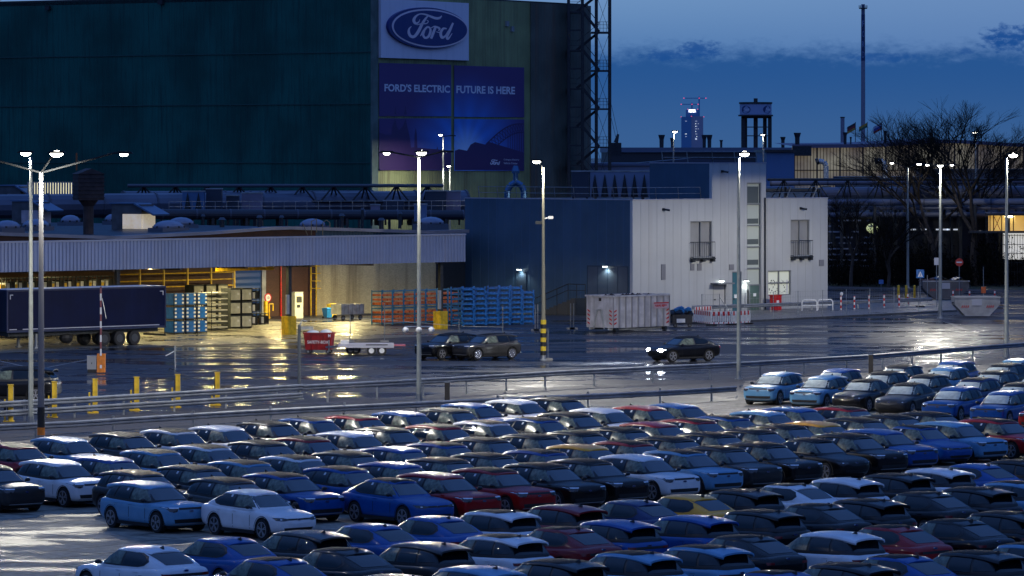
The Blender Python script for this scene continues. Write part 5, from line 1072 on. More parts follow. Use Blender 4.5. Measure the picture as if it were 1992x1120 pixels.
mb = MB(); mb.box(-.35, .35, -.3, .3, 0, .25); mb.build('foot', t, black_rub)
sign(1866, 585, 502, 'round red no-entry sign before the dark bushes', 'round', .36, 0, red); sign(1714, 565, 544, 'small blue board on a short post by the dark bushes', 'sq', .45, .4, blue_p)
t, zt = sign(1822, 600, 501, 'pale rectangular sign partly behind the three-headed lamp post', 'sq', .42, .62, M('sign_pale', (.42, .44, .5), .5)); sign(1804, 590, 535, 'plain wooden stake beside the crossing sign', 'sq', .06, .6, concrete)
g = gp(1913, 590); t = thing('orange_beacon', 'orange marker box on a slim pole by the far bushes', 'beacon', g.to_tuple()); mb = MB(); mb.tube((0, 0, 0), (0, 0, 3.2), .03); mb.build('pole', t, galv); mb = MB(); mb.box(-.2, .2, -.12, .12, .9, 1.45); mb.build('box', t, M('beacon_orange', (.55, .10, .02), .5))
g = gp(1637, 603); t = thing('path_light', 'small round-topped path light at the building corner', 'path light', g.to_tuple()); mb = MB(); mb.tube((0, 0, 0), (0, 0, 1.3), .04); mb.build('post', t, galv); mb = MB(); mb.ell((0, 0, 1.35), .14, .14, .16, 10, 5); mb.build('globe', t, white_p)
# skips
def skip(px0, px1, py, top, label, m, dep=1.7, kind='open'):
    a, b = gp(px0, py), gp(px1, py); w_ = (b - a).length; h = (py - top) / F * a.y; t = thing('skip', label, 'skip', ((a.x + b.x) / 2, a.y, 0), R(4), 'waste skips on the right'); x0, x1 = w_ / 2, w_ / 2 * .52
    mb = MB(); P = lambda x, y, z: (x, y, z); o1 = [(-x1, 0, .1), (x1, 0, .1), (x0, 0, h * .62), (x0, 0, h), (-x0, 0, h), (-x0, 0, h * .62)]
    mb.prism([(p[0], p[2]) for p in o1], 'y', 0, .06); mb.prism([(p[0], p[2]) for p in o1], 'y', dep - .06, dep)
    for (q, r_) in ((0, 5), (1, 2), (2, 3), (4, 5)):
        (xa, _, za), (xb, _, zb_) = o1[q], o1[r_]; mb.add([(xa, .06, za), (xb, .06, zb_), (xb, dep - .06, zb_), (xa, dep - .06, za)], [(0, 1, 2, 3)])
    mb.box(-x1, x1, .06, dep - .06, .1, .14); mb.build('body', t, m); mb = MB(); mb.box(-x0 - .04, x0 + .04, -.05, .0, h - .08, h + .02); mb.box(-x0 - .04, x0 + .04, dep, dep + .05, h - .08, h + .02); mb.build('rim', t, M('skip_rim', (.42, .42, .42), .5))
    mb = MB(); mb.box(-.45, .35, -.03, -.002, h * .58, h * .9); mb.build('plate', t, M('plate_pale', (.45, .45, .48), .5)); mb = MB()
    for s_ in (-1, 1):
        for k in range(4): xx = s_ * (x0 * .55) + k * .16 - .3; mb.prism([(xx, h * .46), (xx + .08, h * .46), (xx + .16, h * .58), (xx + .08, h * .58)], 'y', -.015, -.003)
    mb.build('warning_stripes', t, wr); mb = MB()
    for s_ in (-1, 1): mb.tube((s_ * (x0 + .02), .3, h * .7), (s_ * (x0 + .18), .3, h * .7), .06)
    mb.build('lifting_pin', t, dark_steel); return t, w_, h
skip(1857, 1946, 617, 577, 'pale grey open skip with a white plate and striped corners', M('skip_grey', (.36, .35, .33), .5, noise=(1.5, .2)))
t, w_, h = skip(1795, 1886, 583, 546, 'dark covered skip behind the lamp post with a blue tarpaulin', M('skip_dark', (.09, .09, .10), .5, noise=(1.5, .2)), 2.2); mb = MB(); rows_ = []
for i in range(13):
    x = -.2 * w_ + .72 * w_ * i / 12; rows_.append([(x, y, h + .25 + .18 * math.sin(i * .9) - .25 * abs(i - 4) / 8) for y in (-.2, .6, 1.4, 2.3)])
mb.grid(rows_); mb.build('tarpaulin', t, M('tarp_blue', (.02, .09, .20), .25)); mb = MB(); random.seed(4)
for k in range(18): mb.ell((random.uniform(-w_ * .5, -.05 * w_), random.uniform(.2, 2), h + random.uniform(-.1, .1)), .3, .3, .2, 6, 3)
mb.build('rubbish', t, M('rubbish_mix', (.10, .05, .04), .7, noise=(4, .6)))
# ------------------------------------------------------------------ right background
def far_box(name, label, cat, px0, px1, py0, D, dep, m, z0=0, roofm=None, top_h=.3):
    a, b = pt(px0, py0, D), pt(px1, py0, D); t = thing(name, label, cat, ((a.x + b.x) / 2, D, 0)); w_ = (b.x - a.x) / 2; mb = MB(); mb.box(-w_, w_, 0, dep, z0, a.z); mb.build('wall', t, m); mb = MB(); mb.box(-w_ - .2, w_ + .2, -.3, dep + .3, a.z, a.z + top_h); mb.build('roof', t, roofm or roof_dk); return t, w_, a.z
t, w_, z = far_box('far_workshop', 'long low dark workshop roofline under the skyscraper', 'workshop', 1186, 1560, 296, 640, 60, M('far_wall_dark', (.03, .035, .045), .6), roofm=M('far_roof', (.10, .14, .22), .5), top_h=.7)
t, w_, z = far_box('far_hall', 'pale grey-blue low hall with a flat roof behind the cooler', 'hall', 1150, 1398, 322, 520, 30, M('far_wall_pale', (.20, .24, .36), .5, noise=(.1, .15)), roofm=M('far_roof_pale', (.12, .16, .26), .5))
mb = MB(); xa = pt(1190, 320, 520).x; xs = [(1190, 322), (1350, 308), (1470, 314), (1490, 322)]; c_ = (pt(1150, 322, 520).x + pt(1398, 322, 520).x) / 2
mb.prism([(pt(px, py, 520).x - c_, pt(px, py, 520).z) for px, py in xs], 'y', 8, 28); mb.build('gable_roof', t, M('gable_dark', (.04, .05, .08), .5))
far_box('blue_block', 'plain blue clad block between the stair tower and the glass hall', 'building', 1491, 1545, 296, 500, 22, M('block_blue', (.05, .15, .34), .5, noise=(.1, .2)))
# glass hall
DG = 560.0; t = thing('glass_hall', 'long hall with glowing translucent yellowish walls at the right', 'industrial hall', (pt(1545, 300, DG).x, DG, 0)); ox = pt(1545, 300, DG).x
def gz(px):  # roofline row
    return 284 - 9 * math.exp(-((px - 1845) / 110.0) ** 2) - (px < 1580) * 0
glow = bpy.data.materials.new('translucent_glow'); glow.use_nodes = True; nt = glow.node_tree; b = nt.nodes['Principled BSDF']; b.inputs['Base Color'].default_value = (.35, .30, .2, 1); b.inputs['Roughness'].default_value = .5
tcn = N('ShaderNodeTexCoord'); nn = N('ShaderNodeTexNoise'); L(tcn.outputs['Object'], nn.inputs[0]); nn.inputs['Scale'].default_value = .22; nn.inputs['Detail'].default_value = 3; st_ = maprange(nn.outputs[0], .3, .7, .05, .19); L(mixc(maprange(nn.outputs[0], .35, .65), (.80, .58, .38), (.88, .80, .56)), b.inputs['Emission Color']); L(st_, b.inputs['Emission Strength'])
pxs = list(range(1541, 2061, 20)); mb = MB(); mb.prism([(pt(1541, 400, DG).x - ox, 0), (pt(2061, 400, DG).x - ox, 0)] + [(pt(px, gz(px), DG).x - ox, pt(px, gz(px), DG).z) for px in reversed(pxs)], 'y', .3, .5); mb.build('translucent_wall', t, glow)
mb = MB()
for a, b_ in zip(pxs, pxs[1:]):
    p, q = pt(a, gz(a), DG), pt(b_, gz(b_), DG); mb.add([(p.x - ox, -.3, p.z), (q.x - ox, -.3, q.z), (q.x - ox, 40, q.z + .5), (p.x - ox, 40, p.z + .5)], [(0, 1, 2, 3)]); mb.bar((p.x - ox, -.2, p.z), (q.x - ox, -.2, q.z), .3, .45)
mb.build('roof', t, M('hall_roof', (.14, .12, .18), .5)); mb = MB(); mb2 = MB(); x = 0.0
wtot = pt(2060, 300, DG).x - ox
while x < wtot:
    px = CX + (x + ox) / DG * F; zt = pt(px, gz(px), DG).z - .15; k = round(x / .42)
    if k % 7 == 0: mb.box(x - .1, x + .1, .1, .28, 0, zt)
    else: mb2.box(x - .035, x + .035, .2, .29, 6, zt)
    x += .42
for zz in (9.7, 10.9): mb.box(0, wtot, .12, .26, zz, zz + .12)
mb.build('column', t, M('mullion_brown', (.05, .03, .025), .6)); mb2.build('mullion', t, M('mullion_thin', (.08, .05, .035), .6))
mb = MB(); x0 = pt(1541, 300, DG).x - ox; x1 = pt(1578, 300, DG).x - ox; mb.box(x0, x1, -.5, -.3, pt(0, 303, DG).z, pt(0, 284, DG).z); mb.build('dark_gable', t, dark_steel)
# goosenecks, low roofs and pipes in front of the glass hall
def gooseneck(px, py0, py1, D, label):
    a = pt(px, py1, D); h = (py1 - py0) / F * D; t = thing('vent_pipe', label, 'vent pipe', a.to_tuple(), 0, 'bent vent pipes before the glass hall'); mb = MB(); mb.path([(0, 0, 0), (0, 0, h - .5), (-.25, 0, h - .1), (-.8, 0, h)], .28, 10); mb.build('pipe', t, M('vent_zinc', (.30, .36, .42), .35, .4)); mb = MB(); mb.tube((-.8, 0, h), (-1.1, 0, h - .1), .36, n=10); mb.build('cowl', t, dark_steel); mb = MB(); mb.box(-.5, .5, -.5, .5, -1.5, 0); mb.build('curb', t, dark_steel)
gooseneck(1607, 313, 362, 470, 'bent vent pipe left one before the glowing wall'); gooseneck(1722, 312, 350, 470, 'bent vent pipe right one before the glowing wall')
far_box('low_roof_block', 'dark stepped roof block below the glowing wall', 'roof block', 1640, 1800, 349, 480, 12, M('low_block', (.03, .07, .13), .5)); far_box('low_roof_block', 'dark roof block at the far right below the glowing wall', 'roof block', 1798, 2040, 334, 485, 10, M('low_block2', (.03, .05, .09), .5)); far_box('low_roof_block', 'narrow dark block directly right of the stair tower', 'roof block', 1490, 1700, 372, 470, 12, M('low_block3', (.04, .08, .16), .5))
truss('pipe_bridge', 'steel truss pipe bridge crossing on the right in front of the glass hall', 1494, 2060, 349, 387, 440, 432, 9, r=.09)
pipe_run('overhead_pipe', 'thick pale pipe inside the right truss bridge', 1600, 376, 2060, 373, 441, 434, .62, M('pipe_pale_blue', (.13, .15, .22), .4)); pipe_run('overhead_pipe', 'upper thin pale pipe along the right truss bridge', 1500, 356, 2060, 352, 446, 440, .28, M('pipe_pale_blue', (.13, .15, .22), .4))
for i, (y, r_, D_) in enumerate(((393, .32, 436), (404, .2, 436.5), (417, .24, 437))): pipe_run('overhead_pipe', 'pipe below the right truss bridge, %s from above' % ordinal(i + 1), 1605, y + 1, 2060, y - 1, D_, D_ - 6, r_, M('pipe_pale_blue', (.13, .15, .22), .4), sup=7)
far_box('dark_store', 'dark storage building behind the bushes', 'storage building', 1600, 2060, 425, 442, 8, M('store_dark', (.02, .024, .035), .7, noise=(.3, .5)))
# pale racks seen through the bushes
t = thing('pipe_rack', 'rack of pale pipe ends glimpsed through the bushes by the white building', 'rack', (pt(1612, 440, 436).x, 436, 0)); mb = MB(); random.seed(8)
for r_ in range(9):
    zz = pt(0, 430 + r_ * 11, 436).z; x = 0
    while x < 4.2: 
        w2 = random.uniform(.2, .7)
        if random.random() < .6: mb.box(x, x + w2, -.1, .1, zz, zz + .14)
        x += w2 + .15
mb.build('rack_load', t, M('rack_pale', (.22, .26, .34), .5)); mb = MB()
for x in (0, 1.4, 2.8, 4.2): mb.box(x, x + .08, .1, .2, 0, 6.5)
mb.build('upright', t, dark_steel)
# lit openings
em_w = M('lit_opening_white', (.9, .9, .85), .5, emit=((1, .98, .92), .55)); em_y = M('lit_opening_yellow', (.9, .7, .3), .5, emit=((1, .55, .10), .5)); em_g = M('lit_opening_green', (.8, .9, .5), .5, emit=((.80, .90, .45), .55)); em_l = M('lit_strip', (.8, .85, 1), .5, emit=((.8, .88, 1), .5))
t = thing('lit_porch', 'open yellow-lit porch structure at the right edge above the bushes', 'porch', (pt(1925, 450, 430).x, 430, 0)); z0, z1 = pt(0, 449, 430).z, pt(0, 419, 430).z; mb = MB(); mb.box(0, 5, .9, 1, z0, z1); mb.build('back_wall', t, em_y); mb = MB()
for x in (0, .35, 1.15, 2.3, 3.5, 4.9): mb.box(x, x + .1, 0, .1, z0, z1)
mb.bar((.4, .05, z0), (1.1, .05, z1), .06, .06); mb.bar((.4, .05, z1), (1.1, .05, z0), .06, .06); mb.build('frame', t, M('porch_frame', (.3, .16, .02), .5)); mb = MB(); mb.box(-2, 5, -.6, 1.2, z0 - .2, z0); mb.box(-.3, 5, -.3, 1.2, z1, z1 + .2); mb.build('deck', t, dark_steel)
mb = MB(); mb.ell((2.0, .4, z1 - .12), .5, .2, .1, 10, 4); mb.build('lamp', t, M('porch_lamp', (1, 1, .9), .4, emit=((1, .9, .6), 8), sampling=False)); mb = MB(); mb.box(1.4, 5, .6, .7, pt(0, 505, 430).z, pt(0, 453, 430).z); mb.build('lit_bay', t, em_w); mb = MB()
for k in range(14): mb.box(1.4 + k * .27, 1.44 + k * .27, .3, .4, 0, z0 - .3)
for k in range(6): mb.box(1.2, 5, .25, .29, .5 + k * .9, .56 + k * .9)
mb.build('grid', t, dark_steel)
t = thing('round_lamp_glow', 'greenish glowing round lamp seen between bare branches', 'lamp', pt(1697, 444, 438).to_tuple()); mb = MB(); mb.ell((0, 0, 0), .62, .4, .5, 12, 6); mb.build('globe', t, em_g); mb = MB(); mb.box(-.2, .2, .3, .9, -6, -.4); mb.build('bracket', t, dark_steel)
t = thing('light_strip', 'row of pale strip lights behind the branches', 'strip light', pt(1815, 446, 438).to_tuple())
for i, x in enumerate((-2.4, -1.2, .3, 1.4)): mb = MB(); mb.box(x, x + (.7 if i < 2 else 1.2), 0, .1, -.08, .06); mb.build('tube', t, em_l)
mb = MB(); mb.box(-2.6, 2.8, .1, .3, -7, .1); mb.build('mounting', t, dark_steel)
# ------------------------------------------------------------------ skyline
def vent_cap(px, py0, py1, wpx, D, label, flare=True):
    a = pt(px, py1, D); h = (py1 - py0) / F * D; r = wpx / 2 / F * D; t = thing('roof_vent', label, 'roof vent', a.to_tuple(), 0, 'dark vents on the far roofs'); mb = MB(); mb.tube((0, 0, -.6), (0, 0, h * .7), r * .7, r * .8, n=10); mb.build('stack', t, dark_steel); mb = MB(); mb.tube((0, 0, h * .65), (0, 0, h), r * .8, r * (1.25 if flare else .9), n=10); mb.build('cap', t, dark_steel)
for q in ((1287, 262, 288, 11, 642, 'flared dark roof vent left of the far lamp post'), (1308, 268, 290, 8, 643, 'slim dark roof vent just behind the far lamp post'), (1370, 262, 288, 9, 644, 'dark roof vent right of the skyscraper'), (1380, 262, 290, 10, 642, 'flared dark roof vent between skyscraper and water tower'), (1403, 272, 284, 6, 650, 'tiny roof vent left of the water tower'), (1523, 266, 284, 9, 640, 'round dark roof vent right of the water tower'), (1551, 258, 284, 12, 566, 'large dark roof vent at the start of the glass hall'), (1644, 257, 276, 8, 572, 'square dark vent left of the chimney foot'), (1722, 254, 272, 7, 572, 'dark vent right of the flags'), (1655, 266, 278, 4, 574, 'very thin vent beside the chimney foot')): vent_cap(*q)
D_ = 900.0; a = pt(1470, 300, D_); t = thing('water_tower', 'water tower with a pale drum bearing blue ovals on dark legs', 'water tower', (a.x, D_, 0)); zz = lambda py: H - (py - Y0) * D_ / F; s_ = D_ / F
mb = MB(); mb.tube((0, 0, zz(223)), (0, 0, zz(202)), 31 * s_, n=40); mb.build('tank', t, M('tank_pale', (.30, .38, .58), .5)); mb = MB(); mb.tube((0, 0, zz(202)), (0, 0, zz(198.5)), 32.5 * s_, n=40); mb.tube((0, 0, zz(226)), (0, 0, zz(223)), 34 * s_, n=40); mb.tube((0, 0, zz(198.5)), (0, 0, zz(191)), 4 * s_, n=10); mb.build('rim', t, dark_steel)
mb = MB()
for a0 in (-115, -62, 5):
    pass
for ang in (-90 - 42, -90 + 44):
    pts = []
    for k in range(24):
        th_ = 2 * math.pi * k / 24; al = R(ang) + .27 * math.cos(th_) * 1.3; pts.append((31.3 * s_ * math.cos(al), 31.3 * s_ * math.sin(al), zz(213) + 7.5 * s_ * math.sin(th_)))
    mb.add(pts, [tuple(range(24))])
mb.build('oval_emblem', t, M('tank_oval', (.01, .04, .16), .5)); mb = MB()
for ang in (-90 - 42, -90 + 44):
    for k, (u, v, w2) in enumerate(((-.6, 1, .10), (-.2, -1, .16), (.15, -1.4, .12), (.5, -.8, .14))):
        al = R(ang) + .27 * u; al2 = al + w2; mb.add([(31.6 * s_ * math.cos(x), 31.6 * s_ * math.sin(x), zz(213) + y * s_) for x, y in ((al, v - 1.5), (al2, v - 1.5), (al2 + .03, v + 2.5), (al + .03, v + 2.5))], [(0, 1, 2, 3)])
mb.build('oval_script', t, M('tank_white', (.5, .55, .7), .5))
for px, y in ((1445, -1), (1451, 2.2), (1497, -1), (1489, 2.2)): mb = MB(); x = (px - 1470) * s_; mb.box(x - .38, x + .38, y - .3, y + .3, 0, zz(226)); mb.build('leg', t, dark_steel)
mb = MB(); mb.tube((0, 0, 0), (0, 0, zz(226)), 4.3 * s_, n=12); mb.build('riser', t, M('riser_brown', (.06, .04, .035), .6)); mb = MB()
for py in (247, 264): mb.box(-25 * s_, 27 * s_, -.9, -.7, zz(py) - .1, zz(py) + .1)
mb.box(-27 * s_, 29 * s_, -1.3, -1, zz(226), zz(230)); mb.build('brace', t, dark_steel)
D_ = 880.0; a = pt(1679, 300, D_); t = thing('chimney', 'very tall slender steel chimney with a dark blue upper section', 'chimney', (a.x, D_, 0)); zz = lambda py: H - (py - Y0) * D_ / F; s_ = D_ / F; mb = MB(); mb.tube((0, 0, 0), (0, 0, zz(118)), 4.6 * s_, 4.0 * s_, n=16); mb.build('lower_shaft', t, M('chimney_silver', (.22, .24, .32), .45, .3)); mb = MB(); mb.tube((0, 0, zz(118)), (0, 0, zz(28)), 4.1 * s_, 3.8 * s_, n=16); mb.build('upper_shaft', t, M('chimney_blue', (.015, .04, .13), .5)); mb = MB(); mb.tube((0, 0, zz(28)), (0, 0, zz(8)), 3.6 * s_, n=16); mb.build('tip', t, M('chimney_tip', (.10, .13, .22), .5)); mb = MB()
mb.tube((0, 0, zz(17)), (0, 0, zz(15)), 8 * s_, n=16)
for k in range(8): al = k * math.pi / 4; mb.tube((8 * s_ * math.cos(al), 8 * s_ * math.sin(al), zz(15)), (8 * s_ * math.cos(al), 8 * s_ * math.sin(al), zz(10)), .06, n=4)
mb.build('platform', t, dark_steel); mb = MB()
for i, ch in enumerate('FORD'): lettering(mb, ch, lambda u, v, i=i: ((-2.4 + 4.8 * u) * s_, -4.15 * s_, zz(52 + i * 20) + v * 12 * s_))
mb.build('lettering', t, M('chimney_letter', (.16, .24, .42), .5))
D_ = 900.0; a = pt(1639, 300, D_); t = thing('small_chimney', 'short pale chimney left of the tall one', 'chimney', (a.x, D_, 0)); mb = MB(); mb.tube((0, 0, 0), (0, 0, pt(0, 229, D_).z), .42, n=12); mb.build('shaft', t, M('chimney_silver', (.22, .24, .32), .45, .3)); mb = MB(); mb.tube((0, 0, pt(0, 229, D_).z), (0, 0, pt(0, 227, D_).z), .5, n=12); mb.build('rim', t, dark_steel)
def flag(px, py0, label, cols):
    D_ = 700.0; a = pt(px, 280, D_); t = thing('flagpole', label, 'flag', (a.x, D_, 0), 0, 'flags beside the chimney'); zt = pt(0, py0, D_).z; mb = MB(); mb.tube((0, 0, 0), (0, 0, zt), .06); mb.build('pole', t, dark_steel)
    mb = MB()
    for k, m_ in enumerate(cols):
        mb.mat(m_); p0 = k * .38; pts_ = [[(-i * .22, .04 * math.sin(i * 1.4), zt - .1 - p0 - q - i * .12) for q in (0, .38)] for i in range(7)]; mb.grid(pts_)
    mb.build('cloth', t)
fm = [M('flag_black', (.02, .02, .03), .6), M('flag_red', (.25, .03, .03), .6), M('flag_gold', (.40, .25, .04), .6)]
flag(1664, 237, 'black red gold flag left of the chimney', fm); flag(1715, 237, 'blue and white flag right of the chimney', [M('flag_white', (.3, .35, .5), .6), M('flag_blue', (.03, .06, .25), .6), M('flag_red', (.25, .03, .03), .6)]); flag(1687, 237, 'green and yellow flag directly right of the chimney shaft', [M('flag_gold', (.4, .25, .04), .6), M('flag_green', (.03, .12, .07), .6)])
D_ = 6000.0; a = pt(1347, 300, D_); zz = lambda py: H - (py - Y0) * D_ / F; s_ = D_ / F; t = thing('skyscraper', 'distant blue-grey skyscraper with a bright white lit sign on top', 'skyscraper', (a.x, D_, 0)); tw = M('tower_blue_haze', (.02, .07, .22), .6, emit=((.01, .05, .2), .35)); tw2 = M('tower_grey_haze', (.08, .10, .2), .6, emit=((.03, .06, .18), .35))  # slab materials glow faintly blue in place of distant air
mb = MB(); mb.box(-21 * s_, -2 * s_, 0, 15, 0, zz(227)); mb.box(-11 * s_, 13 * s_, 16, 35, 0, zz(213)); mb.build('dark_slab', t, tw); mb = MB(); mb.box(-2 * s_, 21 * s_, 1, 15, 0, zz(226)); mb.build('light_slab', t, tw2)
mb = MB(); lettering(mb, 'AXA', lambda u, v: ((-7 + 15 * u) * s_, 14.0, zz(218) + v * 5.5 * s_), bold=.05); mb.box(-6.5 * s_, 6.5 * s_, 14.2, 14.6, zz(218), zz(212.4)); mb.build('lit_sign', t, M('sign_white_lit', (1, 1, 1), .5, emit=((.9, .9, 1), 1.6)))
mb = MB(); random.seed(12)
for k in range(26): x = random.choice((-14, -12, 4, 6, 6, 8, 11)) * s_; y = random.choice(range(236, 276, 5)); mb.box(x, x + .9 * s_, -.2, .9, zz(y), zz(y) + 1.2 * s_)
mb.box(5.5 * s_, 8.5 * s_, -.3, .9, zz(271.5), zz(268.5)); mb.build('lit_window', t, M('far_window', (.8, .8, .7), .5, emit=((.6, .7, .9), .7)))
rl_ = M('obstruction_red', (1, .1, .2), .5, emit=((1, .12, .3), .8)); mb = MB()
for px, py in ((1325, 227), (1345, 226), (1369, 227), (1339, 212), (1358, 212)): mb.ell(((px - 1347) * s_, -.5 if py > 220 else 15, zz(py)), 1.1 * s_, 1, .8 * s_, 6, 3)
mb.build('obstruction_lamp', t, rl_)
def crane(px, pyj, x0, x1, pyb, label):
    a = pt(px, 300, D_ + 40); t = thing('tower_crane', label, 'crane', (a.x, D_ + 40, 0), 0, 'distant tower cranes'); mb = MB(); mb.box(-.9, .9, -.9, .9, 0, zz(pyj - 3)); mb.build('mast', t, tw); mb = MB(); mb.box((x0 - px) * s_, (x1 - px) * s_, -.5, .5, zz(pyj) - .5, zz(pyj) + .5); mb.build('jib', t, tw); mb = MB()
    for x in (x0, px, x1): mb.ell(((x - px) * s_, -2, zz(pyj)), 1.4 * s_, 1, 1.0 * s_, 6, 3)
    mb.build('obstruction_lamp', t, rl_)
crane(1360, 190, 1330, 1373, 213, 'distant crane with the higher jib and red lamps above the skyscraper'); crane(1346, 202, 1325, 1358, 213, 'distant crane with the lower jib and red lamps above the skyscraper')
t = thing('antenna_mast', 'small guyed device on the far roof beside the stair tower', 'roof device', pt(1198, 285, 560).to_tuple()); mb = MB(); mb.box(-.7, .7, -.5, .5, -1.2, .5); mb.tube((0, 0, .5), (.3, 0, 1.6), .3, .15, n=8); mb.build('body', t, dark_steel); mb = MB(); mb.tube((0, 0, 1.2), (-.9, 0, 5), .03, n=3); mb.tube((.3, 0, 1.4), (-.6, 0, 5.5), .03, n=3); mb.build('cable', t, dark_steel)
# ------------------------------------------------------------------ trees and bushes
bark = M('bark_dark', (.045, .035, .028), .8, noise=(3, .3)); twig = M('twig_brown', (.022, .018, .014), .85, spec=.15)
def tree(px, py, top, spread, label, seed, levels=6, cat='tree', lean=0, D=None, first=.22, twigs=1.0):
    random.seed(seed); D = D or F * H / (py - Y0); h = (py - top) / F * D; x = (px - CX) / F * D; t = thing('bare_tree', label, cat, (x, D, 0)); tm, cm_, lf = MB(), MB(), MB()
    def br(p, d, L_, r, lv):
        mb = tm if lv >= levels - 1 else cm_; q = p
        for k in range(2): e = q + (d + Vector([random.uniform(-.13, .13) for _ in range(3)])) * L_ / 2; mb.tube(q, e, r * (1 - .18 * k), r * (.82 - .18 * k), n=6 if r > .08 else 3, cap=False); q = e
        if lv == 0:
            for _ in range(2): a = q + Vector([random.uniform(-.18, .18) for _ in range(3)]); v = Vector([random.uniform(-.12, .12) for _ in range(3)]); lf.add([a, a + v, a + v + Vector((.05, 0, .07)), a + Vector((.04, 0, .06))], [(0, 1, 2, 3)])
            return
        n_ = random.choice((3, 3, 3, 4)) if lv > 1 else random.choice((3, 4))
        for k in range(n_):
            al = random.uniform(0, 2 * math.pi); sp_ = random.uniform(.35, .85) * spread; v = (d + Vector((math.cos(al) * sp_, math.sin(al) * sp_, random.uniform(-.15, .25)))).normalized(); st_p = p.lerp(q, random.uniform(.55, 1.0)) if k else q
            br(st_p, v, L_ * random.uniform(.66, .86), r * .62, lv - 1)
    br(Vector((0, 0, 0)), Vector((lean, 0, 1)), h * first, h * .013, levels)
    zs = sorted(v[2] for v in cm_.v)[int(len(cm_.v) * .985)]; k = h / zs
    for m_ in (tm, cm_, lf): m_.v = [(v[0] * k * 1.15, v[1] * k * 1.15, v[2] * k) for v in m_.v]
    tm.build('trunk', t, bark); c = cm_.build('crown', t, twig)
    return t
tree(1900, 556, 214, .82, 'large bare tree with the highest crown before the glass hall', 31, 7, first=.24, lean=.0)
tree(1822, 556, 232, .85, 'bare tree left of the largest one, behind the lamp post arms', 44, 7, first=.24, lean=-.04)
tree(1655, 560, 360, .9, 'small bare tree nearest the white building corner', 5, 6); tree(1728, 560, 400, .9, 'small bare tree before the greenish round lamp', 6, 5)
random.seed(21); mb = MB(); t0 = gp(1612, 557)
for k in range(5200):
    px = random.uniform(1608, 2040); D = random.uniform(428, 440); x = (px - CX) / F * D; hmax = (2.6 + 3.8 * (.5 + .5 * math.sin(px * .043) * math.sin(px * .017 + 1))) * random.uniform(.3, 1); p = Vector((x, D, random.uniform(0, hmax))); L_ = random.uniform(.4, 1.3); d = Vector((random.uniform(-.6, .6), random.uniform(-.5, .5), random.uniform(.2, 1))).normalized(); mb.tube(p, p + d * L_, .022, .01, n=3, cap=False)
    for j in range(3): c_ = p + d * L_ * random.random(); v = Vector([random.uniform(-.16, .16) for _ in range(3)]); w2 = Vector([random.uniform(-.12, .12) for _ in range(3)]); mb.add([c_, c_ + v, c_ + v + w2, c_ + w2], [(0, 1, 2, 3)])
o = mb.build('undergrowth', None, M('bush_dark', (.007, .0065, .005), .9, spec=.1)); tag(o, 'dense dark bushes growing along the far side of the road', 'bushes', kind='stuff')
mb = MB(); a, b = gp(1608, 556), gp(2080, 566); mb.add([(a.x, a.y, .02), (b.x, b.y - 1, .02), (b.x, b.y + 14, .02), (a.x, a.y + 14, .02)], [(0, 1, 2, 3)]); tag(mb.build('verge', None, M('verge_green', (.02, .03, .012), .8, noise=(1, .4))), kind='structure')
mb = MB(); a, b = gp(1608, 560), gp(2080, 570); mb.bar((a.x, a.y, .08), (b.x, b.y, .08), .2, .16); tag(mb.build('far_kerb', None, M('far_kerb_stone', (.16, .15, .15), .5)), kind='structure')
# ------------------------------------------------------------------ cars
paint = M('car_paint', (.5, .5, .5), .28, .0, objcol=True, coat=.45, drops=.012, noise=(2.5, .10), spec=.22)
roofp = M('roof_panel_gloss', (.010, .0095, .009), .55, .0, coat=.04, drops=.02, spec=.10)
cglass = M('car_glass', (.004, .006, .008), .05, spec=.5, noise=(3, .3))
cglass.node_tree.nodes['Principled BSDF'].inputs['IOR'].default_value = 1.55
wglass = M('windscreen_glass', (.004, .010, .016), .05, noise=(3, .3))
wglass.node_tree.nodes['Principled BSDF'].inputs['IOR'].default_value = 2.1
fog = M('misted_glass', (.10, .12, .085), .22, spec=.6, noise=(5, .55))
trimb = M('black_trim', (.012, .012, .013), .45, noise=(6, .2)); tyre_m = M('tyre_rubber', (.010, .010, .011), .75); rim_m = M('alloy_dark', (.34, .34, .36), .35, .5); rim_b = M('alloy_bright', (.55, .55, .58), .25, .8)
lampg = M('headlamp_glass', (.02, .022, .025), .08, spec=.9); drl = M('headlamp_bezel', (.8, .8, .82), .2, .3); chrome = M('badge_chrome', (.5, .52, .56), .2, .9); tail_r = M('tail_lamp_red', (.16, .008, .008), .2)
tagw = M('windscreen_tag', (.75, .75, .74), .6); under = M('underbody', (.006, .006, .007), .8)
def smooth_eval(mb, name, lv=1, cuts=()):
    me = mb.mesh(name); o = bpy.data.objects.new(name, me); col.objects.link(o)
    m = o.modifiers.new('s', 'SUBSURF'); m.levels = lv; m.render_levels = lv
    extra = []
    for (x, y, r) in cuts:
        c = MB(); c.tube((x, y - .22, r[1]), (x, y + .22, r[1]), r[0], n=28); co_ = c.build('cut'); extra.append(co_); b = o.modifiers.new('b', 'BOOLEAN'); b.operation = 'DIFFERENCE'; b.object = co_; b.solver = 'EXACT'
    bpy.context.view_layer.update(); dg = bpy.context.evaluated_depsgraph_get(); me2 = bpy.data.meshes.new_from_object(o.evaluated_get(dg)); me2.name = name
    for q in extra + [o]: bpy.data.objects.remove(q)
    for p in me2.polygons: p.use_smooth = True
    try: me2.set_sharp_from_angle(angle=R(38))
    except Exception: pass
    return me2
def lerp_tab(tab, x):
    if x <= tab[0][0]: return tab[0][1]
    for (a, b), (c_, d) in zip(tab, tab[1:]):
        if x <= c_: t = (x - a) / (c_ - a); t = t * t * (3 - 2 * t); return b + (d - b) * t
    return tab[-1][1]
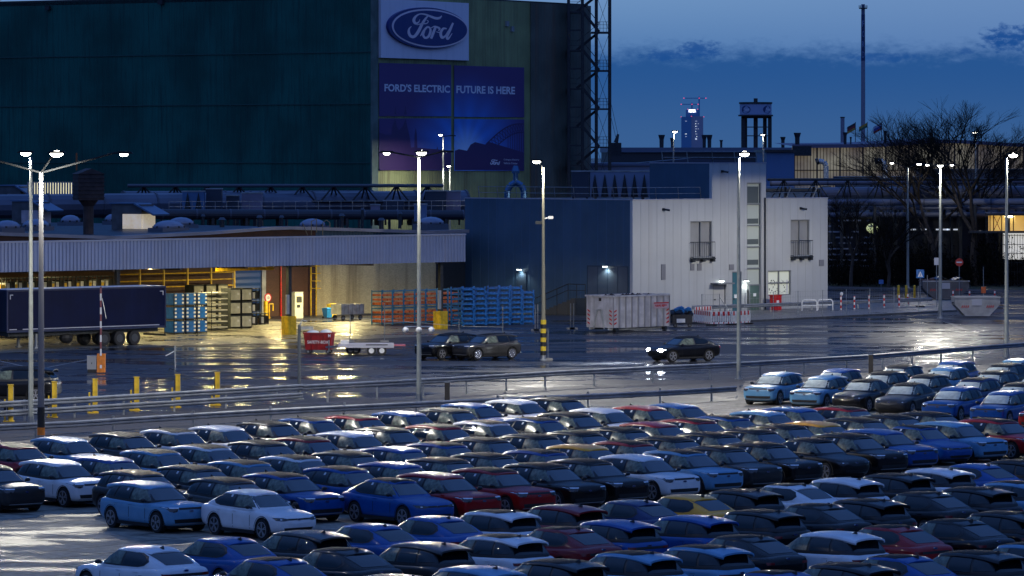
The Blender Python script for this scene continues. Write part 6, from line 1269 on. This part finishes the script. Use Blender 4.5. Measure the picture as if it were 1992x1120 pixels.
def car_proto(kind):
    E = kind == 'E'
    st_ = [(-2.235, .70, .50, .84, .86), (-2.20, .84, .36, .98, 1.01), (-2.08, .90, .26, 1.05, 1.08), (-1.75, .925, .22, 1.07, 1.10), (-1.2, .935, .20, 1.06, 1.10), (-.4, .935, .19, 1.03, 1.08), (.4, .935, .19, 1.01, 1.06), (.95, .93, .19, 1.00, 1.06), (1.4, .925, .20, 1.00, 1.06), (1.8, .915, .22, .98, 1.035), (2.03, .89, .25, .955, 1.00), (2.15, .84, .28, .92, .955), (2.215, .75, .36, .84, .865)] if E else \
          [(-2.32, .72, .48, .90, .93), (-2.28, .85, .36, 1.01, 1.05), (-2.12, .91, .27, 1.05, 1.10), (-1.75, .935, .22, 1.06, 1.14), (-1.2, .94, .20, 1.03, 1.10), (-.4, .94, .19, 1.00, 1.06), (.4, .94, .19, .98, 1.04), (.95, .935, .19, .97, 1.04), (1.4, .93, .20, .95, 1.02), (1.8, .915, .22, .91, .965), (2.08, .87, .27, .85, .895), (2.22, .78, .32, .79, .82), (2.30, .62, .42, .68, .71)]
    hw = [(s_[0], s_[1]) for s_ in st_]; mb = MB(); rows_ = []
    for (x, w_, zb, zs, zc) in st_:
        half = [(0, zb), (w_ * .80, zb), (w_ * .95, zb + .07), (w_ * 1.0, zb + .24), (w_ * .985, (zb + zs) / 2 + .04), (w_ * .995, zs - .17), (w_ * .955, zs - .05), (w_ * .86, zs), (w_ * .5, zs * .45 + zc * .55), (0, zc)]
        ring = [(x, y, z) for y, z in half] + [(x, -y, z) for y, z in half[-2:0:-1]]; rows_.append(ring)
    mb.grid(rows_, close=True); n_ = len(rows_[0]); mb.add(rows_[0], [tuple(range(n_))]); mb.add(rows_[-1], [tuple(range(n_))])
    # weld the caps
    vs, idx, mp_ = [], {}, []
    for v in mb.v:
        k = (round(v[0], 5), round(v[1], 5), round(v[2], 5))
        if k not in idx: idx[k] = len(vs); vs.append(v)
        mp_.append(idx[k])
    mb.v = vs; mb.f = [tuple(mp_[i] for i in f) for f in mb.f]
    mb.mats = [paint]; WX = (1.40, -1.37) if E else (1.42, -1.35); WR = .365
    cuts = [(x, s_ * .88, (.415, .37)) for x in WX for s_ in (-1, 1)]
    body_me = smooth_eval(mb, 'body', 1, cuts)
    if len(body_me.materials) == 0: body_me.materials.append(paint)
    bbvh = BVHTree.FromPolygons([v.co.copy() for v in body_me.vertices], [tuple(p.vertices) for p in body_me.polygons])
    # cabin: outline at each height
    zr0 = .96
    if E: xf = [(.96, 1.12), (1.06, 1.02), (1.55, .26)]; xr = [(.96, -2.15), (1.10, -2.13), (1.52, -1.72)]; wy = [(.96, .87), (1.05, .865), (1.30, .775), (1.50, .62)]; ztop = 1.50
    else: xf = [(.94, 1.12), (1.04, 1.00), (1.52, .22)]; xr = [(.94, -2.25), (1.08, -2.14), (1.30, -1.62), (1.52, -1.02)]; wy = [(.94, .87), (1.03, .86), (1.28, .765), (1.49, .605)]; ztop = 1.49
    def lin(tab, x):
        for (a, b), (c_, d) in zip(tab, tab[1:]):
            if x <= c_ or (c_, d) == tab[-1]: return b + (d - b) * (x - a) / (c_ - a)
    def outline(z, n_=40):
        a, b, w_ = lin(xr, z), lin(xf, z), lin(wy, z); xc, hl = (a + b) / 2, (b - a) / 2; pts = []
        for k in range(n_):
            t = 2 * math.pi * k / n_; c_, s_ = math.cos(t), math.sin(t); e = 2 / 5.5
            pts.append((xc + hl * math.copysign(abs(c_) ** e, c_), w_ * math.copysign(abs(s_) ** e, s_), z))
        return pts
    zs_ = [zr0, 1.02, 1.1, 1.18, 1.26, 1.34, 1.42, 1.46, ztop]; mb = MB(); rr = [outline(z) for z in zs_]; mb.grid(rr, close=True); mb.add(rr[-1], [tuple(range(40))]); cab = mb.mesh('cabin', True)
    cab.materials.append(trimb if E else paint)
    try: cab.set_sharp_from_angle(angle=R(50))
    except Exception: pass
    cbvh = BVHTree.FromPolygons([v.co.copy() for v in cab.vertices], [tuple(p.vertices) for p in cab.polygons])
    def decal(bvh, low, top_, axis, off=.006, m=4, sgn=1):
        """two polylines (a,b) of the same length, projected along the axis on the skin"""
        mb = MB(); rows = []
        for j in range(m + 1):
            r_ = []
            for (p, q) in zip(low, top_):
                a_ = p[0] + (q[0] - p[0]) * j / m; b_ = p[1] + (q[1] - p[1]) * j / m
                o_, d_ = {'y': (Vector((a_, 3 * sgn, b_)), Vector((0, -sgn, 0))), 'x': (Vector((4 * sgn, a_, b_)), Vector((-sgn, 0, 0))), 'z': (Vector((a_, b_, 4)), Vector((0, 0, -1)))}[axis]
                h = bvh.ray_cast(o_, d_); 
                if h[0] is None: h = bvh.find_nearest(o_ + d_ * 2.1)
                r_.append(h[0] + (h[1] if h[1].dot(d_) < 0 else -h[1]) * off)
            rows.append(r_)
        mb.grid(rows); return mb
    def dens(pl, k=4): return [(a[0] + (b[0] - a[0]) * i / k, a[1] + (b[1] - a[1]) * i / k) for a, b in zip(pl, pl[1:]) for i in range(k)] + [pl[-1]]
    root = thing('parked_suv' if E else 'parked_coupe_suv', '', 'car'); 
    def P(name, me_or_mb, m=None, par=None, smooth=True):
        me = me_or_mb if not isinstance(me_or_mb, MB) else None
        if me is None:
            if m: me_or_mb.mats = [m]; me_or_mb.m = [0] * len(me_or_mb.f)
            me = me_or_mb.mesh(name, smooth)
        o = bpy.data.objects.new(name, me); col.objects.link(o); o.parent = par or root; return o
    P('body', body_me); P('cabin', cab)
    # roof
    if E: rt = [(.44, 1.495), (.30, 1.545), (.0, 1.595), (-.5, 1.63), (-1.1, 1.625), (-1.6, 1.585), (-2.08, 1.515)]; rw = [(.44, .50), (.34, .62), (.1, .665), (-1.0, .68), (-1.7, .665), (-2.0, .65), (-2.08, .62)]
    else: rt = [(.40, 1.480), (.26, 1.525), (.0, 1.555), (-.5, 1.58), (-.9, 1.565), (-1.25, 1.50), (-1.30, 1.47)]; rw = [(.40, .46), (.30, .60), (.1, .645), (-.7, .655), (-1.1, .63), (-1.30, .55)]
    n_ = 18; xs = [rt[0][0] + (rt[-1][0] - rt[0][0]) * i / n_ for i in range(n_ + 1)]
    def tab_d(tab, x):
        for (a, b), (c_, d) in zip(tab, tab[1:]):
            if x >= c_ - 1e-9: return b + (d - b) * (x - a) / (c_ - a)
        return tab[-1][1]
    us = [-1, -.97, -.86, -.6, -.3, 0, .3, .6, .86, .97, 1]; mb = MB(); T = []
    for x in xs: T.append([(x, tab_d(rw, x) * u, tab_d(rt, x) - .055 * u * u - (.075 if abs(u) == 1 else .02 if abs(u) > .9 else 0)) for u in us])
    mb.grid(T); B = [[(p[0], p[1] * .96, min(p[2], tab_d(rt, p[0])) - .05) for p in r_] for r_ in T]; mb.grid([[p for p in r_] for r_ in B])
    for a, b in ((T[0], B[0]), (T[-1], B[-1]), ([r_[0] for r_ in T], [r_[0] for r_ in B]), ([r_[-1] for r_ in T], [r_[-1] for r_ in B])): mb.grid([a, b])
    roof = P('roof', mb, paint); rbvh = BVHTree.FromPolygons([Vector(v) for v in mb.v], mb.f)
    # darker panoramic panel for the two-tone cars
    xe = -1.42 if E else -.98
    xx = [.36 + (xe - .36) * i / 12 for i in range(13)]
    low = [(x, -.585 * min(1, (x - xe) / .2 + .6)) for x in xx]; hi = [(x, .585 * min(1, (x - xe) / .2 + .6)) for x in xx]
    panel = P('roof_panel', decal(rbvh, low, hi, 'z', .008, 8), roofp)
    mb = MB(); xa = -1.38 if E else -1.05; z0 = tab_d(rt, xa); mb.add([(xa + .12, -.012, z0 - .01), (xa + .12, .012, z0 - .01), (xa - .14, .03, z0 - .03), (xa - .14, -.03, z0 - .03), (xa - .13, -.008, z0 + .085), (xa - .13, .008, z0 + .085)], [(0, 1, 5, 4), (1, 2, 5), (2, 3, 4, 5), (3, 0, 4), (0, 3, 2, 1)]); P('antenna', mb, trimb, smooth=False)
    # glass
    zb_, zt_ = (1.075, 1.475) if E else (1.06, 1.455)
    P('windscreen', decal(cbvh, dens([(-.74, zb_), (.74, zb_)], 10), dens([(-.60, zt_ + .01), (.60, zt_ + .01)], 10), 'x', .008, 5, 1), wglass)
    if E: P('rear_window', decal(cbvh, dens([(-.66, 1.12), (.66, 1.12)], 8), dens([(-.54, 1.45), (.54, 1.45)], 8), 'x', .008, 4, -1), cglass)
    else: P('rear_window', decal(cbvh, dens([(-.50, 1.13), (.50, 1.13)], 8), dens([(-.60, 1.45), (.60, 1.45)], 8), 'x', .010, 5, -1), cglass)
    for s_ in (-1, 1):
        if E:
            W_ = [([(-.22, 1.07), (.86, 1.06)], [(-.22, 1.455), (.32, 1.45)]), ([(-1.18, 1.09), (-.32, 1.07)], [(-1.10, 1.455), (-.32, 1.455)]), ([(-1.98, 1.17), (-1.28, 1.12)], [(-1.72, 1.37), (-1.20, 1.445)])]
        else:
            sur = decal(cbvh, dens([(-1.52, 1.20), (-1.38, 1.09), (-1.1, 1.04), (.0, 1.02), (.95, 1.02)], 4), dens([(-1.52, 1.22), (-1.36, 1.35), (-1.05, 1.44), (-.3, 1.47), (.28, 1.465)], 4), 'y', .006, 6, s_); P('window_surround', sur, trimb)
            W_ = [([(-.24, 1.06), (.82, 1.06)], [(-.24, 1.44), (.30, 1.435)]), ([(-1.42, 1.20), (-1.28, 1.11), (-1.0, 1.08), (-.34, 1.06)], [(-1.42, 1.24), (-1.24, 1.35), (-.98, 1.415), (-.34, 1.44)])]
        for i, (lo_, hi_) in enumerate(W_): P('side_window', decal(cbvh, dens(lo_, 5), dens(hi_, 5), 'y', .012, 4, s_), fog if i == 0 else cglass)
    mb = MB(); mb.box(-.50, -.42, -.90, -.89, 0, 0)
    tg = decal(cbvh, [(-.62, 1.34), (-.52, 1.34)], [(-.62, 1.42), (-.52, 1.42)], 'y', .02, 1, -1); 
    for v in decal(cbvh, [(-.62, 1.34), (-.52, 1.34)], [(-.62, 1.42), (-.52, 1.42)], 'y', .02, 1, 1).v: pass
    P('paper_tag', tg, tagw, smooth=False)
    # wheels, arches
    for x in WX:
        for s_ in (-1, 1):
            mb = MB(); y = s_ * (.80); a, b = Vector((x, y - .12, WR)), Vector((x, y + .12, WR)); mb.tube(a + Vector((0, .02, 0)), b - Vector((0, .02, 0)), WR, n=24); mb.tube(a, b, WR * .94, n=24); wo_ = P('wheel', mb, tyre_m, smooth=False)
            mb = MB(); yo = y + s_ * .121; mb.tube((x, y, WR), (x, yo + s_ * .004, WR), WR * .70, n=20)
            rm = P('rim', mb, trimb, par=wo_, smooth=False); mb = MB()
            for k in range(5):
                for d_ in (-.16, .16):
                    al = k * 2 * math.pi / 5 + .3; mb.bar((x + .05 * math.cos(al), yo + s_ * .012, WR + .05 * math.sin(al)), (x + WR * .70 * math.cos(al + d_), yo + s_ * .012, WR + WR * .70 * math.sin(al + d_)), .02, .034)
            for k in range(20): a0, a1 = k * math.pi / 10, (k + 1) * math.pi / 10; mb.bar((x + WR * .69 * math.cos(a0), yo + s_ * .01, WR + WR * .69 * math.sin(a0)), (x + WR * .69 * math.cos(a1), yo + s_ * .01, WR + WR * .69 * math.sin(a1)), .02, .022)
            mb.tube((x, yo, WR), (x, yo + s_ * .02, WR), .055, n=10); P('spokes', mb, rim_m, smooth=False, par=wo_)
            mb = MB(); rows = []
            for k in range(17):
                al = math.pi * (-.08 + 1.16 * k / 16); r_ = []
                for rr_ in (.405, .455):
                    X_, Z_ = x + rr_ * math.cos(al), .37 + rr_ * math.sin(al); h = bbvh.ray_cast(Vector((X_, 3 * s_, max(.2, Z_))), Vector((0, -s_, 0))); yy_ = abs(h[0].y) if h[0] is not None and abs(h[0].y) > .7 else .90; r_.append((X_, s_ * (max(.86, yy_) + .008), Z_))
                rows.append([(r_[0][0], s_ * .70, r_[0][2])] + r_)
            mb.grid(rows); P('wheel_arch', mb, trimb)
    mb = MB(); mb.box(-1.9, 1.9, -.72, .72, .16, .3)
    for s_ in (-1, 1): mb.box(WX[1] + .42, WX[0] - .42, s_ * .90, s_ * .952, .20, .31)
    P('sill', mb, under, smooth=False)
    # front
    if E:
        for s_ in (-1, 1):
            f = P('headlight', decal(bbvh, dens([(s_ * .58, .77), (s_ * .70, .74), (s_ * .84, .77)], 4), dens([(s_ * .50, .895), (s_ * .70, .895), (s_ * .885, .905)], 4), 'x', .012, 3, 1), lampg); P('lamp_bezel', decal(bbvh, dens([(s_ * .52, .865), (s_ * .86, .865)], 5), dens([(s_ * .50, .895), (s_ * .88, .90)], 5), 'x', .02, 1, 1), drl, par=f)
        P('front_band', decal(bbvh, dens([(-.5, .825), (.5, .825)], 10), dens([(-.50, .89), (.50, .89)], 10), 'x', .008, 2, 1), trimb)
        P('air_intake', decal(bbvh, dens([(-.66, .37), (.66, .37)], 10), dens([(-.70, .50), (.70, .50)], 10), 'x', .010, 2, 1), trimb)
        P('bumper_lip', decal(bbvh, dens([(-.72, .325), (.72, .325)], 10), dens([(-.70, .35), (.70, .35)], 10), 'x', .014, 1, 1), M('bumper_silver', (.35, .36, .38), .4, .4))
        zb2 = .77
    else:
        for s_ in (-1, 1):
            f = P('headlight', decal(bbvh, dens([(s_ * .44, .70), (s_ * .60, .68), (s_ * .82, .70)], 4), dens([(s_ * .42, .745), (s_ * .6, .78), (s_ * .86, .79)], 4), 'x', .012, 3, 1), lampg); P('lamp_bezel', decal(bbvh, dens([(s_ * .66, .715), (s_ * .72, .715)], 2), dens([(s_ * .66, .745), (s_ * .72, .745)], 2), 'x', .02, 1, 1), drl, par=f)
        P('front_band', decal(bbvh, dens([(-.45, .70), (.45, .70)], 10), dens([(-.45, .755), (.45, .755)], 10), 'x', .008, 2, 1), trimb); P('air_intake', decal(bbvh, dens([(-.55, .36), (.55, .36)], 10), dens([(-.60, .45), (.60, .45)], 10), 'x', .010, 2, 1), trimb); zb2 = .725
    def badge(sgn, z):
        pts = [(.085 * math.cos(2 * math.pi * k / 14), .034 * math.sin(2 * math.pi * k / 14)) for k in range(14)]; h = bbvh.ray_cast(Vector((4 * sgn, 0, z)), Vector((-sgn, 0, 0)))[0].x
        mb = MB(); mb.prism([(y, z + q) for y, q in pts], 'x', h, h + sgn * .03); f = P('badge', mb, chrome, smooth=False); mb = MB(); mb.prism([(y * .8, z + q * .72) for y, q in pts], 'x', h + sgn * .03, h + sgn * .034); P('badge_field', mb, M('badge_navy', (.01, .02, .10), .3), par=f, smooth=False)
    badge(1, zb2); badge(-1, .93 if E else .985)
    # rear
    P('tail_band', decal(bbvh, dens([(-.80, .82), (.80, .82)], 12), dens([(-.80, .90), (.80, .90)], 12), 'x', .010, 2, -1), trimb)
    for s_ in (-1, 1): P('tail_light', decal(bbvh, dens([(s_ * .56, .83), (s_ * .82, .83)], 4), dens([(s_ * .56, .90), (s_ * .83, .91)], 4), 'x', .016, 2, -1), tail_r)
    P('rear_bumper', decal(bbvh, dens([(-.70, .37), (.70, .37)], 10), dens([(-.76, .54), (.76, .54)], 10), 'x', .010, 2, -1), trimb)
    for s_ in (-1, 1):
        mb = MB(); mb.ell((.72, s_ * .99, 1.09), .09, .11, .07, 10, 5); mb.bar((.74, s_ * .86, 1.04), (.72, s_ * .96, 1.08), .05, .05); P('mirror', mb, trimb)
        for x in (-.18, -1.1): mb = MB(); yy_ = abs(bbvh.ray_cast(Vector((x, 3, .90)), Vector((0, -1, 0)))[0].y); mb.box(x - .11, x + .11, s_ * (yy_ - .01), s_ * (yy_ + .016), .885, .915); P('door_handle', mb, paint, smooth=False)
        mb = MB()
        for x in (.72, -.27, -1.15 if E else -1.12):
            for k in range(6):
                za, zb3 = .36 + k * .11, .36 + (k + 1) * .11; q = []
                for z in (za, zb3): h = bbvh.ray_cast(Vector((x, 3 * s_, z)), Vector((0, -s_, 0)))[0]; q.append((x, h.y + s_ * .002, z))
                mb.add([(q[0][0] - .012, q[0][1], q[0][2]), (q[0][0] + .012, q[0][1], q[0][2]), (q[1][0] + .012, q[1][1], q[1][2]), (q[1][0] - .012, q[1][1], q[1][2])], [(0, 1, 2, 3)])
        P('door_gap', mb, under, smooth=False)
    return root
protoE, protoC = car_proto('E'), car_proto('C')
COL = {'white': (.78, .78, .78), 'light blue': (.13, .32, .50), 'blue': (.004, .075, .30), 'navy': (.008, .02, .10), 'grey': (.036, .035, .034), 'black': (.004, .004, .005), 'red': (.34, .006, .008), 'dark red': (.20, .006, .010), 'yellow': (1.0, .42, .02)}
FS = {}
def fogscreen(me):
    if me.name not in FS: FS[me.name] = me.copy(); FS[me.name].materials[0] = fog2
    return FS[me.name]
fog2 = M('misted_windscreen', (.62, .64, .50), .3, spec=.8, noise=(1.6, .4))
def place(kind, px, py, hd, anchor, body, panel, label, group, zoff=1.6, xoff=0, rimb=False, name=None):
    """the pixel sees the anchor point (local x, height) of the car"""
    D = F * (H - anchor[1]) / (py - Y0); X_ = (px - CX) / F * D; c_, s_ = math.cos(hd), math.sin(hd)
    x, y = X_ - anchor[0] * c_ + xoff, D - anchor[0] * s_
    pr = protoE if kind == 'E' else protoC
    c = copy_tree(pr); c.location = (x, y, 0); c.rotation_euler = (0, 0, hd); c['label'] = label; c['category'] = 'car'
    if group: c['group'] = group
    if name: c.name = name
    misted = group and 'left towards' in group
    for ch in list(c.children):
        n_ = ch.name.split('.')[0]
        if n_ in ('body', 'cabin', 'roof', 'door_handle'): ch.color = (*COL[body], 1)
        if misted and n_ == 'windscreen': ch.data = fogscreen(ch.data)
        if n_ == 'roof_panel' and not panel: bpy.data.objects.remove(ch)
        elif rimb and n_ == 'wheel':
            for g_ in ch.children:
                if g_.name.startswith(('spokes', 'rim')): g_.data = g_.data.copy(); g_.data.materials[0] = rim_b
    return c
cars = []
HA, HB, HC = R(-51), R(-117), R(130)
rowsA = {
 'back row by guardrail': [(16, 861, 'red', 1), (116, 849, 'light blue', 0), (229, 840, 'grey', 1), (328, 833, 'white', 1), (422, 827, 'white', 0), (515, 818, 'grey', 1), (596, 811, 'blue', 1), (685, 806, 'red', 1), (777, 799, 'blue', 0), (866, 793, 'grey', 1), (910, 783, 'blue', 0), (996, 776, 'white', 0), (1078, 772, 'black', 1)],
 'second row from guardrail': [(98, 893, 'white', 0), (201, 887, 'blue', 0), (293, 873, 'light blue', 1), (392, 864, 'white', 1), (502, 856, 'grey', 1), (587, 848, 'red', 1), (672, 838, 'white', 0), (744, 830, 'grey', 1), (845, 824, 'red', 1), (938, 817, 'white', 1), (1035, 811, 'blue', 1), (1100, 801, 'black', 1), (1162, 793, 'white', 0), (1245, 788, 'red', 0), (1308, 784, 'blue', 0)],
 'middle row of left block': [(-36, 902, 'grey', 1), (256, 914, 'grey', 1), (369, 904, 'grey', 1), (466, 894, 'light blue', 1), (566, 884.5, 'white', 1), (668, 876.5, 'grey', 1), (764, 868, 'blue', 0), (851, 859, 'blue', 1), (935, 850, 'grey', 1), (1031, 843, 'black', 1), (1117, 837, 'black', 1), (1200, 830, 'black', 1), (1263, 820, 'red', 0), (1340, 813, 'red', 1), (1405, 807.5, 'blue', 1), (1476, 798, 'light blue', 0), (1538, 791, 'blue', 0), (1635, 789.6, 'red', 1)],
 'fourth row from guardrail': [(277, 936, 'light blue', 0), (432, 928, 'grey', 1), (541, 918, 'blue', 1), (656, 906.6, 'blue', 1), (760, 898, 'blue', 0), (853, 889, 'grey', 1), (940, 880, 'grey', 1), (1046, 874, 'blue', 1), (1125, 863.5, 'yellow', 0), (1213, 856, 'red', 1), (1295, 848, 'black', 1), (1379, 840, 'black', 1), (1456, 833, 'black', 1), (1515, 824, 'black', 1), (1585, 818, 'yellow', 0), (1660, 811, 'black', 1), (1727, 805, 'black', 1), (1800, 800, 'black', 1)],
 'front row facing reversed cars': [(480, 950, 'white', 0, 'C'), (750, 929, 'blue', 1, 'C'), (838, 917.7, 'red', 0), (945, 908.6, 'red', 1), (1045, 899.6, 'black', 1), (1130, 891.6, 'black', 1), (1226, 882.5, 'white', 0), (1315, 874, 'light blue', 1), (1392, 866.5, 'grey', 1), (1472, 859, 'black', 1), (1568, 851, 'black', 1, 'C'), (1640, 842, 'black', 1), (1700, 833.6, 'blue', 0), (1770, 827, 'blue', 1, 'C'), (1838, 819, 'light blue', 0), (1925, 813, 'red', 1)]}
def desc(body, panel, kind): return '%s %s%s' % (body, 'coupe SUV' if kind == 'C' else 'SUV', (' with dark roof' if panel else ' with %s roof' % body) if body not in ('black', 'grey') else '')
for row, lst in rowsA.items():
    for i, q in enumerate(lst):
        px, py, body, pan = q[:4]; k = q[4] if len(q) > 4 else 'E'
        c = place(k, px, py, HA, (-.60, 1.635) if k == 'E' else (-.45, 1.585), body, pan, '%s, %s from left, %s' % (desc(body, pan, k), ordinal(i + 1), row), 'cars facing right towards the camera', xoff=.52 - .6 * math.cos(HA) if k == 'E' else .40 - .45 * math.cos(HA)); cars.append((c, k))
rowsB = {
 'front row of right block': [(1520, 722.7, 'light blue', 0), (1610, 729.5, 'light blue', 0), (1690, 736, 'black', 1, 'C'), (1773, 743.5, 'grey', 1, 'C'), (1868, 751, 'blue', 0), (1962, 759, 'blue', 0), (2057, 768, 'red', 0)],
 'second row of right block': [(1637, 716, 'blue', 0), (1727, 721, 'black', 1), (1808, 727.5, 'black', 1), (1905, 733.7, 'navy', 1), (1990, 743, 'black', 1)],
 'third row of right block': [(1758, 708.5, 'grey', 1), (1847, 713, 'light blue', 0), (1943, 720, 'black', 1), (2030, 727, 'blue', 0)],
 'last row of right block': [(1862, 701, 'blue', 0), (1960, 705.5, 'black', 1), (1985, 696.5, 'light blue', 0)]}
for row, lst in rowsB.items():
    for i, q in enumerate(lst):
        px, py, body, pan = q[:4]; k = q[4] if len(q) > 4 else 'E'
        c = place(k, px, py, HB, (-.60, 1.635) if k == 'E' else (-.45, 1.585), body, pan, '%s, %s from left, %s' % (desc(body, pan, k), ordinal(i + 1), row), 'cars facing left towards the camera', xoff=-(.37 + .6 * math.cos(HB))); cars.append((c, k))
rowsC = {
 'farthest row of reversed cars': [(313, 1066, 'white', 0, 'C'), (464, 1049, 'blue', 0, 'C'), (627, 1036, 'grey', 0), (746, 1022.5, 'blue', 0, 'C'), (870, 1007.5, 'blue', 0, 'C'), (997, 996, 'white', 1), (1127, 985, 'dark red', 0), (1255, 976, 'navy', 0, 'C'), (1363.6, 965.3, 'yellow', 0, 'C'), (1472, 955, 'black', 1), (1562, 944, 'white', 1, 'C'), (1668.6, 933, 'white', 0), (1769, 924, 'black', 1), (1848, 914, 'white', 0), (1920, 905, 'blue', 0, 'C'), (2010, 897, 'black', 1)],
 'second row of reversed cars': [(561, 1089, 'blue', 1, 'C'), (691, 1070, 'black', 1, 'C'), (861, 1059, 'grey', 0), (1007, 1044, 'white', 1), (1122, 1028.6, 'dark red', 1, 'C'), (1228, 1015.5, 'blue', 0), (1380, 1006.5, 'blue', 0), (1511, 995.5, 'black', 1), (1613, 983.4, 'black', 1, 'C'), (1716, 974, 'black', 1), (1823, 960, 'black', 1, 'C'), (1926, 951, 'black', 1), (2006, 939, 'light blue', 1)],
 'third row of reversed cars': [(800, 1123, 'grey', 0), (961, 1106, 'light blue', 0), (1122, 1093, 'black', 1), (1265, 1077, 'light blue', 1), (1405, 1065, 'light blue', 1), (1477, 1045, 'black', 1, 'C'), (1661, 1038, 'white', 0), (1763, 1025.6, 'red', 1, 'C'), (1886, 1013.5, 'black', 1, 'C'), (1988, 998.5, 'black', 1)],
 'nearest row of reversed cars': [(1543, 1115, 'blue', 1, 'C'), (1687, 1100, 'black', 1), (1780, 1084, 'blue', 1, 'C'), (1937, 1076, 'black', 1), (2050, 1060, 'light blue', 1)]}
for row, lst in rowsC.items():
    for i, q in enumerate(lst):
        px, py, body, pan = q[:4]; k = q[4] if len(q) > 4 else 'E'
        c = place(k, px, py, HC, (-1.38, 1.60) if k == 'E' else (-1.05, 1.54), body, pan, '%s, %s from left, %s' % (desc(body, pan, k), ordinal(i + 1), row), 'cars facing away from the camera'); cars.append((c, k))
# cars outside the rows
def lone(kind, px, py, hd, body, label, name, sc_=1, rimb=False):
    g = gp(px, py); c = place(kind, px, py, hd, (0, 0), body, 1, label, None, rimb=rimb, name=name); c.scale = (sc_,) * 3; return c
lone('E', 870, 697, R(-133), 'black', 'black SUV parked behind the bright-wheeled one near the trailer', 'parked_suv')
lone('E', 946, 698, R(-141), 'grey', 'dark grey SUV with shiny silver wheels beside the lamp post', 'parked_suv', rimb=True)
drv = lone('C', 1329, 702, R(-147), 'black', 'black car driving across the wet asphalt with its headlights on', 'driving_car')
hl_m = M('headlight_on', (1, 1, 1), .3, emit=((.85, .92, 1), 45), sampling=False); tl_m = M('tail_light_on', (.6, .02, .05), .3, emit=((1, .05, .12), 1.5))
for ch in drv.children:
    if ch.name.startswith('headlight'):
        ch.data = ch.data.copy(); ch.data.materials[0] = hl_m
    if ch.name.startswith('tail_light'): ch.data = ch.data.copy(); ch.data.materials[0] = tl_m
for s_ in (-1, 1):
    mb = MB(); mb.ell((2.18, s_ * .66, .74), .12, .22, .11, 12, 6); mb.build('headlight_bulb', drv, hl_m)
    ld = bpy.data.lights.new('beam', 'SPOT'); ld.energy = 9000; ld.spot_size = R(60); ld.spot_blend = .6; ld.shadow_soft_size = .08; ld.color = (.85, .92, 1); lo = bpy.data.objects.new('beam', ld); col.objects.link(lo); lo.parent = drv; lo.location = (2.32, s_ * .66, .72); lo.rotation_euler = (0, R(-86), 0)
lone('E', 20, 782, R(174), 'black', 'big black SUV at the left edge behind the yellow bollards', 'parked_suv', 1.16)
for p in (protoE, protoC):
    for ch in list(p.children_recursive): bpy.data.objects.remove(ch)
    bpy.data.objects.remove(p)
# keep neighbours from touching: push overlapping cars apart a little
def corners(c, k):
    hl = 2.24 if k == 'E' else 2.33; a = c.rotation_euler.z; u = Vector((math.cos(a), math.sin(a))); n_ = Vector((-u.y, u.x)); o = Vector(c.location[:2]); return o, u, n_, hl, .96
for it in range(60):
    moved = 0
    for i in range(len(cars)):
        for j in range(i + 1, len(cars)):
            o1, u1, n1_, h1, w1 = corners(*cars[i]); o2, u2, n2_, h2, w2 = corners(*cars[j]); d = o2 - o1
            if d.length > 5.2: continue
            best = None
            for ax in (u1, n1_, u2, n2_):
                e1 = h1 * abs(ax.dot(u1)) + w1 * abs(ax.dot(n1_)); e2 = h2 * abs(ax.dot(u2)) + w2 * abs(ax.dot(n2_)); pen = e1 + e2 + .04 - abs(d.dot(ax))
                if best is None or pen < best[0]: best = (pen, ax)
            if best[0] > 0:
                v = best[1] * (best[0] / 2 + .005) * (1 if d.dot(best[1]) > 0 else -1); moved += 1
                v = Vector((v.x * .5, v.y * 1.3)) if abs(v.y) > abs(v.x) * .5 else v
                cars[i][0].location -= v.to_3d(); cars[j][0].location += v.to_3d()
    if not moved: break
print('car overlap passes', it, 'left', moved, 'cars', len(cars))
